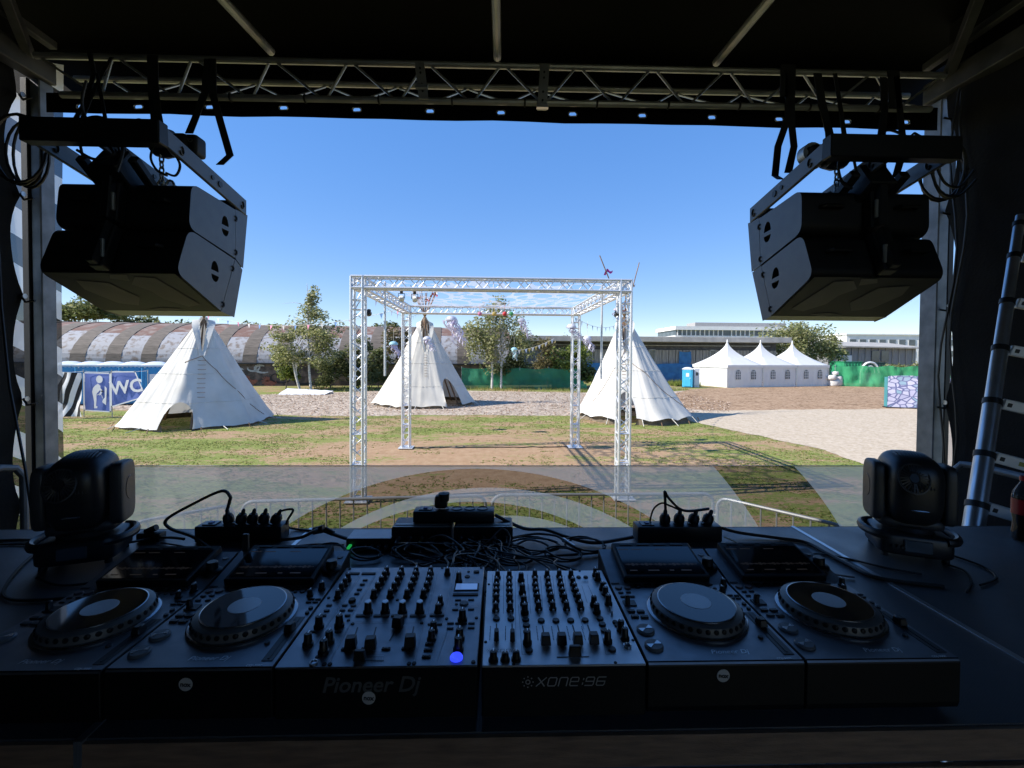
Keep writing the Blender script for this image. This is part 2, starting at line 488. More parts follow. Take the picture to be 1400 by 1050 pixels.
# wood chips lying on the path and mulch
def chips(n, poly, xr, yr, m, name, label, seed):
    r = np.random.default_rng(seed); out = []
    pts = np.c_[r.uniform(*xr, n), r.uniform(*yr, n)]
    for x, y in pts:
        if not _insheet(x, y, poly): continue
        a = r.uniform(0, 6.28); l, w = r.uniform(0.03, 0.09), r.uniform(0.012, 0.03); t = r.uniform(0.0, 0.05)
        c, s_ = math.cos(a), math.sin(a); z = 0.02 + r.uniform(0, 0.012)
        out += [(x - c * l - s_ * w, y - s_ * l + c * w, z), (x - c * l + s_ * w, y - s_ * l - c * w, z), (x + c * l + s_ * w, y + s_ * l - c * w, z + t), (x + c * l - s_ * w, y + s_ * l + c * w, z + t)]
    tag(tri_mesh(name, np.array(out), 4, m), label, 'wood chips')
m_chip = leaf_mat('wood_chips', [(0.12, 0.07, 0.045), (0.30, 0.20, 0.14), (0.45, 0.33, 0.25), (0.60, 0.50, 0.40)], 0.0, 0.9)
chips(14000, gravel_pts, (-20, 14), (20, 34), m_chip, 'wood_chips', 'pale wood chips scattered along the path between tepees', 11)
# ================================================================== trees, hall, buildings
def leaves(clumps, n, size, seed, droop=0.0, flat=0.6):
    # quads spread through gaussian clumps: (centre, radius xyz, weight)
    r = np.random.default_rng(seed)
    w = np.array([c[2] for c in clumps], float); w /= w.sum()
    idx = r.choice(len(clumps), n, p=w)
    C = np.array([c[0] for c in clumps]); S = np.array([c[1] for c in clumps])
    d = r.normal(0, 1, (n, 3)); d /= np.linalg.norm(d, axis=1)[:, None]
    rad = r.random(n) ** 0.45
    p = C[idx] + d * S[idx] * rad[:, None]
    p[:, 2] -= droop * r.random(n) ** 2
    a = r.normal(0, 1, (n, 3)); a[:, 2] *= flat; a /= np.linalg.norm(a, axis=1)[:, None]
    b = r.normal(0, 1, (n, 3)); b -= a * (a * b).sum(1)[:, None]; b /= np.linalg.norm(b, axis=1)[:, None]
    s = size * 1.22 * r.uniform(0.6, 1.4, n)[:, None]
    q = np.stack([p - a * s, p + b * s * 0.45, p + a * s, p - b * s * 0.45], 1)
    return q.reshape(-1, 3)
m_birch_leaf = leaf_mat('birch_leaves', [(0.11, 0.135, 0.045), (0.20, 0.22, 0.08), (0.30, 0.30, 0.13), (0.45, 0.42, 0.24)], 0.55)
m_pale_leaf = leaf_mat('pale_birch_leaves', [(0.15, 0.18, 0.06), (0.26, 0.28, 0.11), (0.37, 0.37, 0.17), (0.52, 0.49, 0.30)], 0.55)
m_dark_leaf  = leaf_mat('dark_leaves', [(0.065, 0.09, 0.035), (0.12, 0.145, 0.052), (0.18, 0.20, 0.08), (0.28, 0.28, 0.13)], 0.5)
m_green_leaf = leaf_mat('bright_green_leaves', [(0.07, 0.105, 0.015), (0.13, 0.175, 0.03), (0.21, 0.25, 0.05), (0.30, 0.32, 0.09)], 0.4)
m_bronze_leaf = leaf_mat('bronze_leaves', [(0.08, 0.07, 0.03), (0.13, 0.115, 0.05), (0.19, 0.165, 0.075), (0.26, 0.22, 0.11)], 0.4)
m_bark  = mat('grey_bark', (0.16, 0.13, 0.10), (0.07, 0.055, 0.045), 14, 0.9, bump=0.4)
m_birch = mat('white_birch_bark', (0.62, 0.60, 0.56), (0.12, 0.11, 0.10), 9, 0.8, bump=0.2, stretch=(1, 1, 3), contrast=(0.52, 0.68))

def tree(name, label, cat, base, spec, n, size, lm, trunk=0.09, bark=None, trunks=None, group=None, droop=0.0, seed=0, limbs=8, cs=1.35, cz=1.2):
    # spec: list of (dx, dy, z, rx, ry, rz, weight) crown lobes
    rr = random.Random(seed)
    base = V((base[0], base[1], 0))
    root = thing(name, label, cat, base, group)
    top = max(s[2] for s in spec)
    tb = MB()
    for (ox, oy, tx, ty, tz) in (trunks or [(0, 0, 0, 0, top)]):
        pts = [base + V((ox + (tx - ox) * t + 0.08 * math.sin(5 * t + seed), oy + (ty - oy) * t, tz * t - 0.05)) for t in [i / 8 for i in range(9)]]
        tb.tube(pts, [trunk * (1 - 0.85 * i / 8) for i in range(9)], 7)
        for k in range(limbs):
            s = spec[rr.randrange(len(spec))]
            t = rr.uniform(0.25, 0.85); st = pts[0].lerp(pts[-1], t)
            en = base + V((s[0] + rr.uniform(-.6, .6) * s[3], s[1] + rr.uniform(-.6, .6) * s[4], s[2] + rr.uniform(-.3, .7) * s[5]))
            if en.z < st.z - 0.4: en.z = st.z + 0.1
            mid = st.lerp(en, 0.5) + V((0, 0, 0.15))
            r0 = trunk * (1 - 0.8 * t) * 0.6
            tb.tube([st, mid, en], [r0, r0 * 0.6, r0 * 0.2], 5)
    tb.build('trunk', bark or m_bark, root, smooth=True)
    cl = []
    spec = [(a * cs, b * cs, z, rx * cs, ry * cs, rz * cz, w) for a, b, z, rx, ry, rz, w in spec]
    for s in spec:                            # break each lobe into uneven clumps
        k = max(4, int(9 * s[6]))
        for _ in range(k):
            d = V((rr.gauss(0, 1), rr.gauss(0, 1), rr.gauss(0, 1))).normalized() * rr.uniform(0.3, 1.0)
            c = (s[0] + d.x * s[3] * .75, s[1] + d.y * s[4] * .75, s[2] + d.z * s[5] * .75)
            q = rr.uniform(0.30, 0.62)
            cl.append((c, (s[3] * q, s[4] * q, s[5] * q), s[6] / k * rr.uniform(0.4, 1.6)))
    tri_mesh('crown', leaves(cl, n, size, seed + 100, droop), 4, lm, None, root)
    return root

def P2(px, d): p = atY(px, 487, d); return (p.x, d)
def Zat(py, px, d): return atY(px, py, d).z

# slender birch rising in front of the striped hall, and what grows beside it
b = P2(425, 34.5)
tree('birch_tree', 'tall slender birch with airy pointed crown before the striped hall', 'tree', b,
     [(0, 0, 7.2, .55, .5, 1.3, .5), (-.1, 0, 5.6, 1.0, .9, 1.0, .9), (0.4, 0, 4.6, 1.6, 1.2, .9, 1.2), (-1.1, 0, 4.3, 1.3, 1.1, 1.0, 1.1), (.9, 0, 3.3, 1.3, 1.1, 1.0, .9), (-1.2, 0, 3.0, 1.5, 1.1, 1.0, 1.2), (0, 0, 2.3, 1.2, 1, .8, .6)],
     7800, .09, m_pale_leaf, .10, m_birch, [(0, 0, -.35, 0, 8.2), (-.9, 0.2, -1.9, .2, 4.6)], seed=3, limbs=18, cs=1.5)
b = P2(392, 35.5)
tree('leafy_sapling', 'low bright sapling leaning out beside the birch trunk', 'tree', b,
     [(0, 0, 1.6, .9, .8, .7, .8), (-.4, 0, 2.7, .9, .8, .6, .7), (.3, 0, .9, .7, .6, .5, .4)], 1500, .10, m_green_leaf, .05, seed=5)
for px, d, hh, lab in ((452, 37, 2.9, 'bushy dark tree just right of the slender birch'), (487, 37.5, 3.6, 'dense dark tree behind the front truss leg, beside the birch'), (516, 37, 2.9, 'low dark tree between truss leg and middle tepee')):
    b = P2(px, d)
    tree('bushy_tree', lab, 'tree', b, [(0, 0, hh * .62, 1.35, 1.1, hh * .36, 1.3), (.3, 0, hh * .95, .9, .8, hh * .22, .7), (-.3, 0, hh * .3, 1.2, 1, hh * .28, .8)],
         2300, .11, m_dark_leaf, .05, m_bark, seed=int(px), limbs=6)
b = P2(546, 36.8)
tree('birch_tree', 'small birch peeping over the middle tepee shoulder', 'tree', b, [(0, 0, 4.2, .9, .9, 1.1, .8), (.1, 0, 2.8, 1.2, 1, 1.0, 1)], 2200, .11, m_bronze_leaf, .06, m_birch, seed=51)
b = P2(678, 37.2)
tree('birch_tree', 'drooping birch with two pale trunks behind the green netting', 'tree', b,
     [(0, 0, 6.8, 1.0, .9, 1.2, .9), (.5, 0, 5.6, 1.5, 1.2, 1.2, 1.2), (-.7, 0, 5.0, 1.4, 1.2, 1.1, 1.2), (1.2, 0, 4.4, 1.2, 1, 1.3, 1.0), (-.5, 0, 3.6, 1.4, 1.2, 1.2, 1.0)],
     7000, .10, m_pale_leaf, .11, m_birch, [(-.4, 0, -.1, 0, 7.4), (.35, 0.1, .7, .1, 6.6)], droop=1.5, seed=8, limbs=16, cs=1.5)
for px, d, sp, lm, lab, nm in (
    (683, 38.5, [(.5, 0, 1.9, 1.3, 1.1, .8, 1)], m_dark_leaf, 'dark shrub under the drooping birch behind the netting', 'shrub'),
    (748, 40.5, [(0, 0, 3.6, 1.0, .9, .9, .8), (.6, 0, 2.5, 1.4, 1.1, .9, 1), (-.3, 0, 1.8, 1.1, 1, .8, .7)], m_bronze_leaf, 'bronze leaved tree against the grey long building', 'shrub_tree'),
    (776, 38.8, [(0, 0, 2.3, 1.6, 1.2, 1.3, 1.5), (.4, 0, 3.0, 1.0, .9, .9, .8), (.6, 0, 1.0, 1.5, 1.1, .7, .8)], m_green_leaf, 'bright green round bush behind the rear truss leg', 'shrub_tree'),
    (795, 39.5, [(0, 0, 1.4, 1.0, 1, 1.0, 1)], m_dark_leaf, 'dark low bush beside the blue tarpaulin wall', 'shrub')):
    b = P2(px, d)
    tree(nm, lab, 'bush' if nm == 'shrub' else 'tree', b, sp, 3000, .11, lm, .06, seed=int(px) + 1, limbs=6)
b = P2(1096, 52)
tree('willow_tree', 'large pale willow spreading over the pointed marquees', 'tree', b,
     [(-1.5, 0, 5.2, 2.6, 2, 1.7, 1.5), (1.8, 0, 5.0, 2.4, 2, 1.7, 1.4), (0, 0, 6.0, 2.4, 2, 1.4, 1.3), (0, 0, 3.4, 3.2, 2, 1.5, 1.3), (3.0, 0, 4.2, 1.4, 1.2, 1.2, .8), (-3.2, 0, 4.0, 1.3, 1.2, 1.2, .8)],
     8500, .15, m_pale_leaf, .22, m_bark, droop=1.4, seed=21, limbs=14)
for px, d, lab in ((1222, 47, 'grey green bush above the bright green fence'), (1262, 46, 'small bush beyond the stone print screen')):
    b = P2(px, d)
    tree('shrub', lab, 'bush', b, [(0, 0, 1.7, 1.2, 1, .75, 1), (.8, 0, 1.4, .8, .8, .6, .6)], 1500, .12, m_birch_leaf, .05, seed=px)
for px, d, z, w, lab in ((118, 66, 11.2, 4.2, 'broad round tree rising behind the left end of the hall'), (188, 70, 8.6, 3.4, 'low spreading tree behind the hall roof under the speakers'), (243, 75, 8.0, 3.0, 'far treetop just left of the nearest tepee peak'), (345, 80, 8.0, 2.2, 'small far treetop over the hall ridge'), (530, 62, 7.5, 1.8, 'dark far treetop between truss leg and middle tepee'), (766, 63, 6.0, 2.0, 'dark treetop above the grey building roof')):
    b = P2(px, d)
    tree('background_tree', lab, 'tree', b, [(0, 0, z - 1.8, w, w * .8, 1.8, 1.4), (-w * .5, 0, z - 2.3, w * .7, w * .6, 1.4, 1), (w * .55, 0, z - 2.5, w * .7, w * .6, 1.3, 1)],
         int(1000 * w), .24, m_dark_leaf, .2, seed=px, limbs=8, group='treetops showing over the far roofs')
# weeds at the foot of the blue wall
wv = grass_patch(1500, (P2(915, 43)[0], P2(950, 43)[0]), (41.5, 44.0), lambda x, y: True, (0.2, 0.7), 15)
tag(tri_mesh('weeds', wv, 3, m_green_leaf), 'tall weeds beside the blue toilet cabin', 'weeds')

# ------------------------------------------------------------------ barrel-roofed hall
m_rustA = mat('dark_weathered_roof_sheet', (0.095, 0.078, 0.062), (0.16, 0.13, 0.105), 1.6, 0.8, bump=0.2, bscale=30, stretch=(1, 6, 6))
m_whiteA = mat('peeling_white_roof_sheet', (0.315, 0.315, 0.33), (0.165, 0.13, 0.11), 2.9, 0.7, bump=0.3, bscale=30, contrast=(0.49, 0.66))
m_rustR = mat('rusty_red_roof_sheet', (0.165, 0.09, 0.068), (0.25, 0.20, 0.175), 1.3, 0.85, bump=0.2, bscale=30, contrast=(0.48, 0.66))
m_hallwall = mat('dark_stone_wall', (0.06, 0.05, 0.045), (0.16, 0.12, 0.10), 2.2, 0.9, bump=0.6, bscale=9, contrast=(0.4, 0.6))
m_graf_k = mat('black_spray_paint', (0.02, 0.02, 0.02), None, 5, 0.7)
m_graf_w = mat('pale_spray_paint', (0.50, 0.50, 0.48), (0.35, 0.36, 0.36), 5, 0.7)
m_graf_r = mat('red_spray_paint', (0.30, 0.10, 0.06), (0.22, 0.08, 0.05), 4, 0.7)
HA, HB = V((-46, 36.5, 0)), V((1.3, 42.3, 0))
hu = (HB - HA).normalized(); hn = V((-hu.y, hu.x, 0)); HL = (HB - HA).length
hall = thing('barrel_roof_hall', 'long barrel roofed hall with rusty striped sheets and graffiti wall', 'building', HA)
def hp(u, w, z): return HA + hu * u + hn * w + V((0, 0, z))
EAVE, RISE, HW = 2.0, 3.75, 7.0
def prof(t):                                   # 0 eave, 1 ridge
    a = t * math.pi / 2
    return HW * (1 - math.cos(a)), EAVE + RISE * math.sin(a)
NP = 36; pw = HL / NP
for i in range(NP):
    dark = (i % 2 == 0)
    wv_ = pw * (0.86 if dark else 1.14)
    u0 = i * pw + (0 if dark else -0.14 * pw); u1 = u0 + wv_
    t_split = 0.47 + 0.05 * math.sin(i * 2.1)
    rows = [(0.0, 1.0, m_rustA, 0.06)] if dark else [(0.0, t_split, m_whiteA, 0.02), (t_split + .004, 1.0, m_rustR, 0.0)]
    for t0, t1, mm, lift in rows:
        mb = MB()
        K = 8
        for k in range(K + 1):
            w, z = prof(t0 + (t1 - t0) * k / K)
            dn = V((w - HW, z - EAVE)).normalized() if True else None
            o_ = lift
            mb.v += [tuple(hp(u0, w + dn.x * o_, z + dn.y * o_)), tuple(hp(u1, w + dn.x * o_, z + dn.y * o_))]
            mb.v += [tuple(hp(u0, w - dn.x * .05, z - dn.y * .05)), tuple(hp(u1, w - dn.x * .05, z - dn.y * .05))]
        for k in range(K):
            a = 4 * k
            mb.f += [(a, a + 1, a + 5, a + 4), (a, a + 4, a + 6, a + 2), (a + 1, a + 3, a + 7, a + 5)]
        mb.f += [(0, 2, 3, 1), (4 * K, 4 * K + 1, 4 * K + 3, 4 * K + 2)]
        mb.m = [0] * len(mb.f)
        mb.build('roof_sheet', mm, hall)
mb = MB()                                      # far half of the roof, gable, wall
for k in range(9):
    w, z = prof(1 - k / 8); w2 = 2 * HW - w
    mb.v += [tuple(hp(0, w2, z)), tuple(hp(HL, w2, z))]
mb.f = [(2 * k, 2 * k + 1, 2 * k + 3, 2 * k + 2) for k in range(8)]; mb.m = [0] * 8
mb.build('rear_roof', m_rustA, hall)
mb = MB()
for u in (0.0, HL):
    K = 16; b0 = len(mb.v)
    for k in range(K + 1):
        a = math.pi * k / K
        mb.v.append(tuple(hp(u, HW * (1 - math.cos(a)), EAVE + RISE * math.sin(a) - .05)))
    mb.v += [tuple(hp(u, 2 * HW, 0)), tuple(hp(u, 0, 0))]
    mb.f.append(tuple(range(b0, b0 + K + 3))); mb.m.append(0)
mb.build('gable_wall', m_hallwall, hall)
mb = MB(); mb.bar(hp(0, .15, EAVE / 2), hp(HL, .15, EAVE / 2), 0.25, EAVE) if False else None
mb.add([hp(0, .05, 0), hp(HL, .05, 0), hp(HL, .05, EAVE), hp(0, .05, EAVE), hp(0, .35, 0), hp(HL, .35, 0), hp(HL, .35, EAVE), hp(0, .35, EAVE)], [(0, 1, 2, 3), (4, 7, 6, 5), (3, 2, 6, 7)])
mb.build('front_wall', m_hallwall, hall)
mb = MB(); mb.add([hp(0, -.18, EAVE - .10), hp(HL, -.18, EAVE - .10), hp(HL, -.18, EAVE + .03), hp(0, -.18, EAVE + .03), hp(0, .1, EAVE - .1), hp(HL, .1, EAVE - .1), hp(HL, .1, EAVE + .03), hp(0, .1, EAVE + .03)], [(0, 1, 2, 3), (3, 2, 6, 7), (0, 4, 5, 1)])
mb.build('gutter', m_black, hall)
gr = random.Random(4)                          # graffiti swirls between tepee and birch
def swirl(m, u, z, s, w, k):
    mb = MB(); pts = []
    a0 = gr.uniform(0, 6)
    for i in range(14):
        t = i / 13
        a = a0 + k * t * 4.5; r_ = s * (0.35 + 0.65 * t)
        pts.append(hp(u + r_ * math.cos(a) * 1.7, .02, max(.15, min(EAVE - .2, z + r_ * math.sin(a)))))
    nrm = hn
    for i in range(13):
        a, b_ = pts[i], pts[i + 1]; d = (b_ - a)
        if d.length < 1e-5: continue
        side = d.cross(nrm).normalized() * w * (0.4 + math.sin(math.pi * (i + .5) / 13))
        mb.add([a - side, b_ - side, b_ + side, a + side], [(0, 1, 2, 3)])
    o = mb.build('graffiti_stroke', m, hall)
for i in range(22):
    u = gr.uniform(18, 34); z = gr.uniform(.5, 1.6)
    swirl(m_graf_w if i % 2 == 0 else m_graf_k, u, z, gr.uniform(.25, .7), gr.uniform(.04, .11), gr.choice((-1, 1)))
for u, z, l in ((22.2, .45, 1.4), (24.4, .6, 1.1), (26, .5, 1.6)):
    swirl(m_graf_r, u, z, .35, .22, 1)

# ------------------------------------------------------------------ long grey building
m_slab = mat('grey_roof_felt', (0.40, 0.38, 0.35), (0.30, 0.29, 0.27), 1.5, 0.85)
m_grey = mat('weathered_grey_boards', (0.40, 0.38, 0.35), (0.22, 0.21, 0.20), 2.2, 0.85, bump=0.3, bscale=6, stretch=(4, 4, .4))
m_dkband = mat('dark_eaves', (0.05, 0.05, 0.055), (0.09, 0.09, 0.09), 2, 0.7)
m_blue = mat('blue_tarpaulin', (0.02, 0.14, 0.36), (0.03, 0.20, 0.46), 1.5, 0.55, bump=0.5, bscale=3)
m_glass = mat('dark_window_glass', (0.05, 0.065, 0.08), (0.10, 0.12, 0.14), 0.6, 0.08, spec=0.6)
m_wframe = mat('grey_window_frame', (0.42, 0.43, 0.42), None, 4, 0.6)
D = 50.0
xl, xr = P2(690, D)[0], P2(1062, D)[0]
zr, ze = Zat(462, 860, D), Zat(469, 860, D)
gb = thing('grey_long_building', 'low grey building with flat overhanging roof behind the tepees', 'building', (xl, D, 0))
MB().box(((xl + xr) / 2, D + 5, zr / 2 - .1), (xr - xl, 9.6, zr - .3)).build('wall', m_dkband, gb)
MB().box(((xl + xr) / 2, D + 4.4, (zr + ze) / 2 + .1), (xr - xl + 1, 12.5, zr - ze)).build('roof', m_slab, gb, bevel=.03)
zp = Zat(478, 860, D); z1 = Zat(498.5, 860, D)
n = 40; w = (xr - xl) / n; proto = None
for i in range(n):
    px_ = xl + (i + .5) * w
    if i in (1, 2, 10, 11, 17, 21, 30): continue
    if proto is None:
        proto = MB().box((px_, D + .12, (zp + z1) / 2), (w - .06, .10, zp - z1)).build('wall_board', m_grey, gb, bevel=.01); p0x = px_
    else: inst(proto, 'wall_board', gb, (px_ - p0x, random.uniform(-.03, .03), 0))
for i in (1, 2, 10, 11, 17, 21, 30):
    c = xl + (i + .5) * w
    f = MB(); z0_ = z1 - 1.0 if i < 3 else z1
    for dx in (-.5, .5): f.box((c + dx * (w - .1), D + .08, (zp + z0_) / 2), (.09, .12, zp - z0_))
    for zz in (zp, z0_): f.box((c, D + .085, zz), (w, .13, .09))
    fo = f.build('window', m_wframe, gb)
    MB().box((c, D + .13, (zp + z0_) / 2), (w - .15, .03, zp - z0_ - .1)).build('pane', m_glass, fo)
mb = MB()
for i in range(9):
    mb.cyl((xl + 1, D - .35 + .0, ze - .25), (xr - 1, D - .35, ze - .25), .06, n=6) if i == 0 else None
mb.build('eaves_pipe', m_galv, gb)
# blue tarpaulin covering the foot of the wall
mb = MB(); x0, x1 = P2(782, D)[0], P2(945, D)[0]
def tarp(u, v):
    x = x0 + (x1 - x0) * u; zt = z1 + .05 + .12 * math.sin(u * 9)
    return V((x, D - .22 + .10 * mnoise.noise(V((x * 1.1, v * 3, 2))) - .1 * v * (1 - v), zt * v))
mb.grid(tarp, 60, 8)
tag(mb.build('blue_tarpaulin', m_blue, smooth=True), 'blue tarpaulin wrapped round the foot of the grey building', 'tarpaulin')
mb = MB()
x2, x3 = P2(928, D)[0], P2(944.5, D)[0]
mb.grid(lambda u, v: V((x2 + (x3 - x2) * u, D - .1 + .06 * math.sin(9 * u + 5 * v), z1 + .15 + (zp - z1 - .3 - .35 * u * (1 - u)) * v)), 8, 8)
tag(mb.build('hanging_tarpaulin', m_blue, smooth=True), 'small blue tarpaulin sheet nailed over a wall opening', 'tarpaulin')

# second warehouse, office block, white block
D2 = 58.0
xa, xb = P2(1132, D2)[0], P2(1252, D2)[0]
wh = thing('grey_warehouse', 'grey corrugated warehouse beside the willow with shallow roof', 'building', (xa, D2, 0))
zt = Zat(475, 1190, D2); 
MB().box(((xa + xb) / 2, D2 + 5, zt / 2), (xb - xa, 10, zt)).build('wall', mat('grey_corrugated_wall', (0.27, 0.27, 0.28), (0.17, 0.17, 0.18), 3, .7, bump=.4, bscale=4, stretch=(6, 6, .3)), wh)
mb = MB()
mb.add([(xa - .5, D2 - .6, zt + .03), (xb + .6, D2 - .6, zt - .15), (xb + .6, D2 + 5, zt + .62), (xa - .5, D2 + 5, zt + .9), (xa - .5, D2 - .6, zt + .2), (xb + .6, D2 - .6, zt + .02), (xb + .6, D2 + 5, zt + .8), (xa - .5, D2 + 5, zt + 1.08)],
       [(0, 1, 5, 4), (4, 5, 6, 7), (1, 2, 6, 5), (0, 4, 7, 3), (0, 3, 2, 1)])
mb.build('roof', m_slab, wh)
rw = random.Random(3)
for i in range(13):
    xx = xa + (xb - xa) * (i + .5) / 13
    MB().box((xx, D2 - .05, zt * .5), (.09, .1, zt - .1)).build('wall_rib', m_grey, wh)
o = MB().box((P2(1154, D2)[0], D2 - .1, Zat(491, 1154, D2)), (1.9, .12, 1.0)).build('roller_door', m_white, wh, bevel=.02)
for px in (1196, 1209):
    c = P2(px, D2)[0]
    MB().box((c, D2 - .08, Zat(487, 1200, D2)), (1.0, .12, 1.4)).build('window', m_glass, wh)

m_wht = mat('white_render', (0.80, 0.80, 0.80), (0.74, 0.74, 0.74), 1, 0.7)
D3 = 104.0
xa, xb = P2(923, D3)[0], P2(1082, D3)[0]
of = thing('white_office_block', 'distant white office block with one dark window band', 'building', (xa, D3, 0))
za, zb, zc, zd = Zat(446.5, 990, D3), Zat(451.5, 990, D3), Zat(459, 990, D3), Zat(463, 990, D3)
MB().box(((xa + xb) / 2, D3 + 6, zc / 2), (xb - xa, 12, zc)).build('wall', m_wht, of)
MB().box(((xa + xb) / 2, D3 + 6.15, (zb + zc) / 2), (xb - xa - .3, 12, zb - zc)).build('window_band', m_glass, of)
MB().box(((xa + xb) / 2, D3 + 6, (za + zb) / 2), (xb - xa + .5, 13, za - zb)).build('parapet', m_wht, of)
mb = None
for i in range(26):
    xx = xa + (xb - xa) * (i + .5) / 26
    if mb is None:
        mb = MB().box((xx, D3 + .1, (zb + zc) / 2), (.22, .2, zb - zc)).build('window_post', m_wht, of)
    elif rw.random() < .85: inst(mb, 'window_post', of, (xx - xa - (xb - xa) * .5 / 26, 0, 0), scale=(1, 1, 1))
pa, pb = P2(951, D3 + 3)[0], P2(1075, D3 + 3)[0]
MB().box(((pa + pb) / 2, D3 + 6, za + .55), (pb - pa, 5, 1.3)).build('roof_louvres', mat('grey_louvres', (.34, .33, .32), (.26, .25, .24), 5, .7), of)
D4 = 84.0
xa, xb = P2(1157, D4)[0], P2(1345, D4)[0]
wb = thing('white_block', 'long white flat roofed block with rows of grey windows', 'building', (xa, D4, 0))
def wz(t, py): return 0
z_l, z_r = Zat(458, 1157, D4), Zat(451, 1300, D4)
MB().box(((xa + xb) / 2, D4 + 5, 4.0), (xb - xa, 10, 8.0 - .9)).build('wall', m_wht, wb)
wb.children[0]
zz0 = Zat(458, 1200, D4)
MB().box(((xa + xb) / 2, D4 + 5, (7.5 + zz0) / 2), (xb - xa + .4, 10.4, max(.2, abs(zz0 - 7.5)))).build('parapet', m_wht, wb)
for row, py in enumerate((468, 483)):
    z = Zat(py, 1210, D4)
    for i in range(13):
        xx = xa + 1.2 + (xb - xa - 2) * i / 13
        fo = MB().box((xx, D4 - .02, z), (1.35, .10, 1.2)).build('window', m_wframe, wb)
        MB().box((xx, D4 - .06, z), (1.15, .06, 1.02)).build('pane', m_glass if i % 3 else mat('blind', (.5, .5, .5), None, 3, .8) if False else m_glass, fo)

# ------------------------------------------------------------------ netting fences
def net_mat(name, col, alpha):
    m = mat(name, col, tuple(c * 1.7 for c in col), 0.9, 0.55, bump=0.6, bscale=3, contrast=(.3, .75))
    add_trans(m, 0.35)
    nt = m.node_tree; N, L = nt.nodes, nt.links
    out = N['Material Output']; prev = out.inputs['Surface'].links[0].from_socket
    t = N.new('ShaderNodeBsdfTransparent'); mx = N.new('ShaderNodeMixShader'); mx.inputs[0].default_value = alpha
    L.new(prev, mx.inputs[1]); L.new(t.outputs[0], mx.inputs[2]); L.new(mx.outputs[0], out.inputs['Surface'])
    return m
def netting(name, label, a, b, h, m, posts, wav=.12, seed=0, group=None):
    a, b = V(a), V(b); L_ = (b - a).length; t = (b - a).normalized(); nn = V((t.y, -t.x, 0))
    root = thing(name, label, 'fence', a, group)
    def fn(u, v):
        x = u * L_
        sag = .10 * abs(math.sin(math.pi * u * posts)) + .05 * mnoise.noise(V((x, seed, 1)))
        z = v * (h - sag * v) + .02
        off = wav * (mnoise.noise(V((x * 1.1, v * 1.5, seed))) + .6 * mnoise.noise(V((x * 3 + v * 2, v * 3, seed + 5)))) * (1 if 0 < v else .4)
        return a + t * x + nn * off + V((0, 0, z))
    MB().grid(fn, int(L_ * 7), 10).build('netting', m, root, smooth=True, angle=80)
    p0 = None
    for i in range(posts + 1):
        c = a + t * (L_ * i / posts) - nn * .10
        if p0 is None:
            p0 = MB().cyl(c, c + V((0, 0, h + .1)), .024, n=8).build('post', m_galv, root, smooth=True); c0 = c
        else: inst(p0, 'post', root, c - c0)
    return root
m_gnet = net_mat('dark_green_netting', (0.025, 0.20, 0.105), 0.16)
m_gnet2 = net_mat('bright_green_sheeting', (0.05, 0.33, 0.14), 0.08)
a, b = G(631, 531), G(790, 532)
netting('green_netting_fence', 'dark green net fence sagging between posts behind the middle tepee', a, b, 1.75, m_gnet, 4, .14, 2)
mb = MB()
for i in range(5):                              # bright sheet crumpled at its foot
    pass
c = G(772, 531)
mb.grid(lambda u, v: c + V((-1.2 + 3.0 * u, -.35 - .35 * (1 - v) + .1 * mnoise.noise(V((u * 6, v * 3, 0))), .02 + v * (.35 + .35 * abs(math.sin(u * 13))))), 26, 6)
tag(mb.build('green_sheet', m_gnet2, smooth=True, angle=80), 'crumpled light green sheet slumped against the dark net fence', 'sheet')
a = V(P2(1143, 43.2) + (0,)); b = V(P2(1330, 40.5) + (0,))
netting('green_sheet_fence', 'bright green sheeting fence beyond the mulch beside the marquees', a, b, 2.05, m_gnet2, 5, .2, 7)
# ------------------------------------------------------------------ containers behind the bright fence
m_gcont = mat('green_container_paint', (0.02, 0.22, 0.10), (0.03, 0.28, 0.13), 2, .5)
m_gdark = mat('dark_green_paint', (0.02, 0.06, 0.045), (0.03, 0.08, 0.06), 2, .5)
def container(px0, px1, y0, d, m, lab):
    x0, x1 = P2(px0, d)[0], P2(px1, d)[0]; h = Zat(y0, px0, d)
    t = thing('container', lab, 'container', ((x0 + x1) / 2, d, 0))
    MB().box(((x0 + x1) / 2, d + 1.1, h / 2), (x1 - x0, 2.2, h)).build('body', m, t, bevel=.04)
    k = int((x1 - x0) / .3)
    mb = MB()
    for i in range(k): mb.box((x0 + (i + .5) * (x1 - x0) / k, d - .03, h / 2), (.12, .08, h - .3))
    mb.build('ribs', m, t)
    MB().box(((x0 + x1) / 2, d + 1.1, h + .03), (x1 - x0 + .08, 2.3, .06)).build('lid', m, t)
container(1154, 1179, 495, 49, m_gcont, 'bright green container showing over the fence beside the marquee')
container(1179, 1212, 496, 50.5, m_gdark, 'dark green container showing over the bright fence')
mb = MB(); cc = V((P2(1190, 48)[0], 48, 1.2)); 
mb.tube([cc + V((1.0 * math.cos(a), 0, 1.15 * math.sin(a))) for a in [math.pi * i / 14 for i in range(15)]], .11, 6)
mb.tube([cc + V((.55 * math.cos(a), 0, .75 * math.sin(a))) for a in [math.pi * i / 10 for i in range(11)]], .07, 6)
mb.box(cc + V((0, 0, -.6)), (2.2, .2, 1.2))
tag(mb.build('white_arch', m_white, smooth=True), 'white double arch frame peeping over the green fence', 'arch')
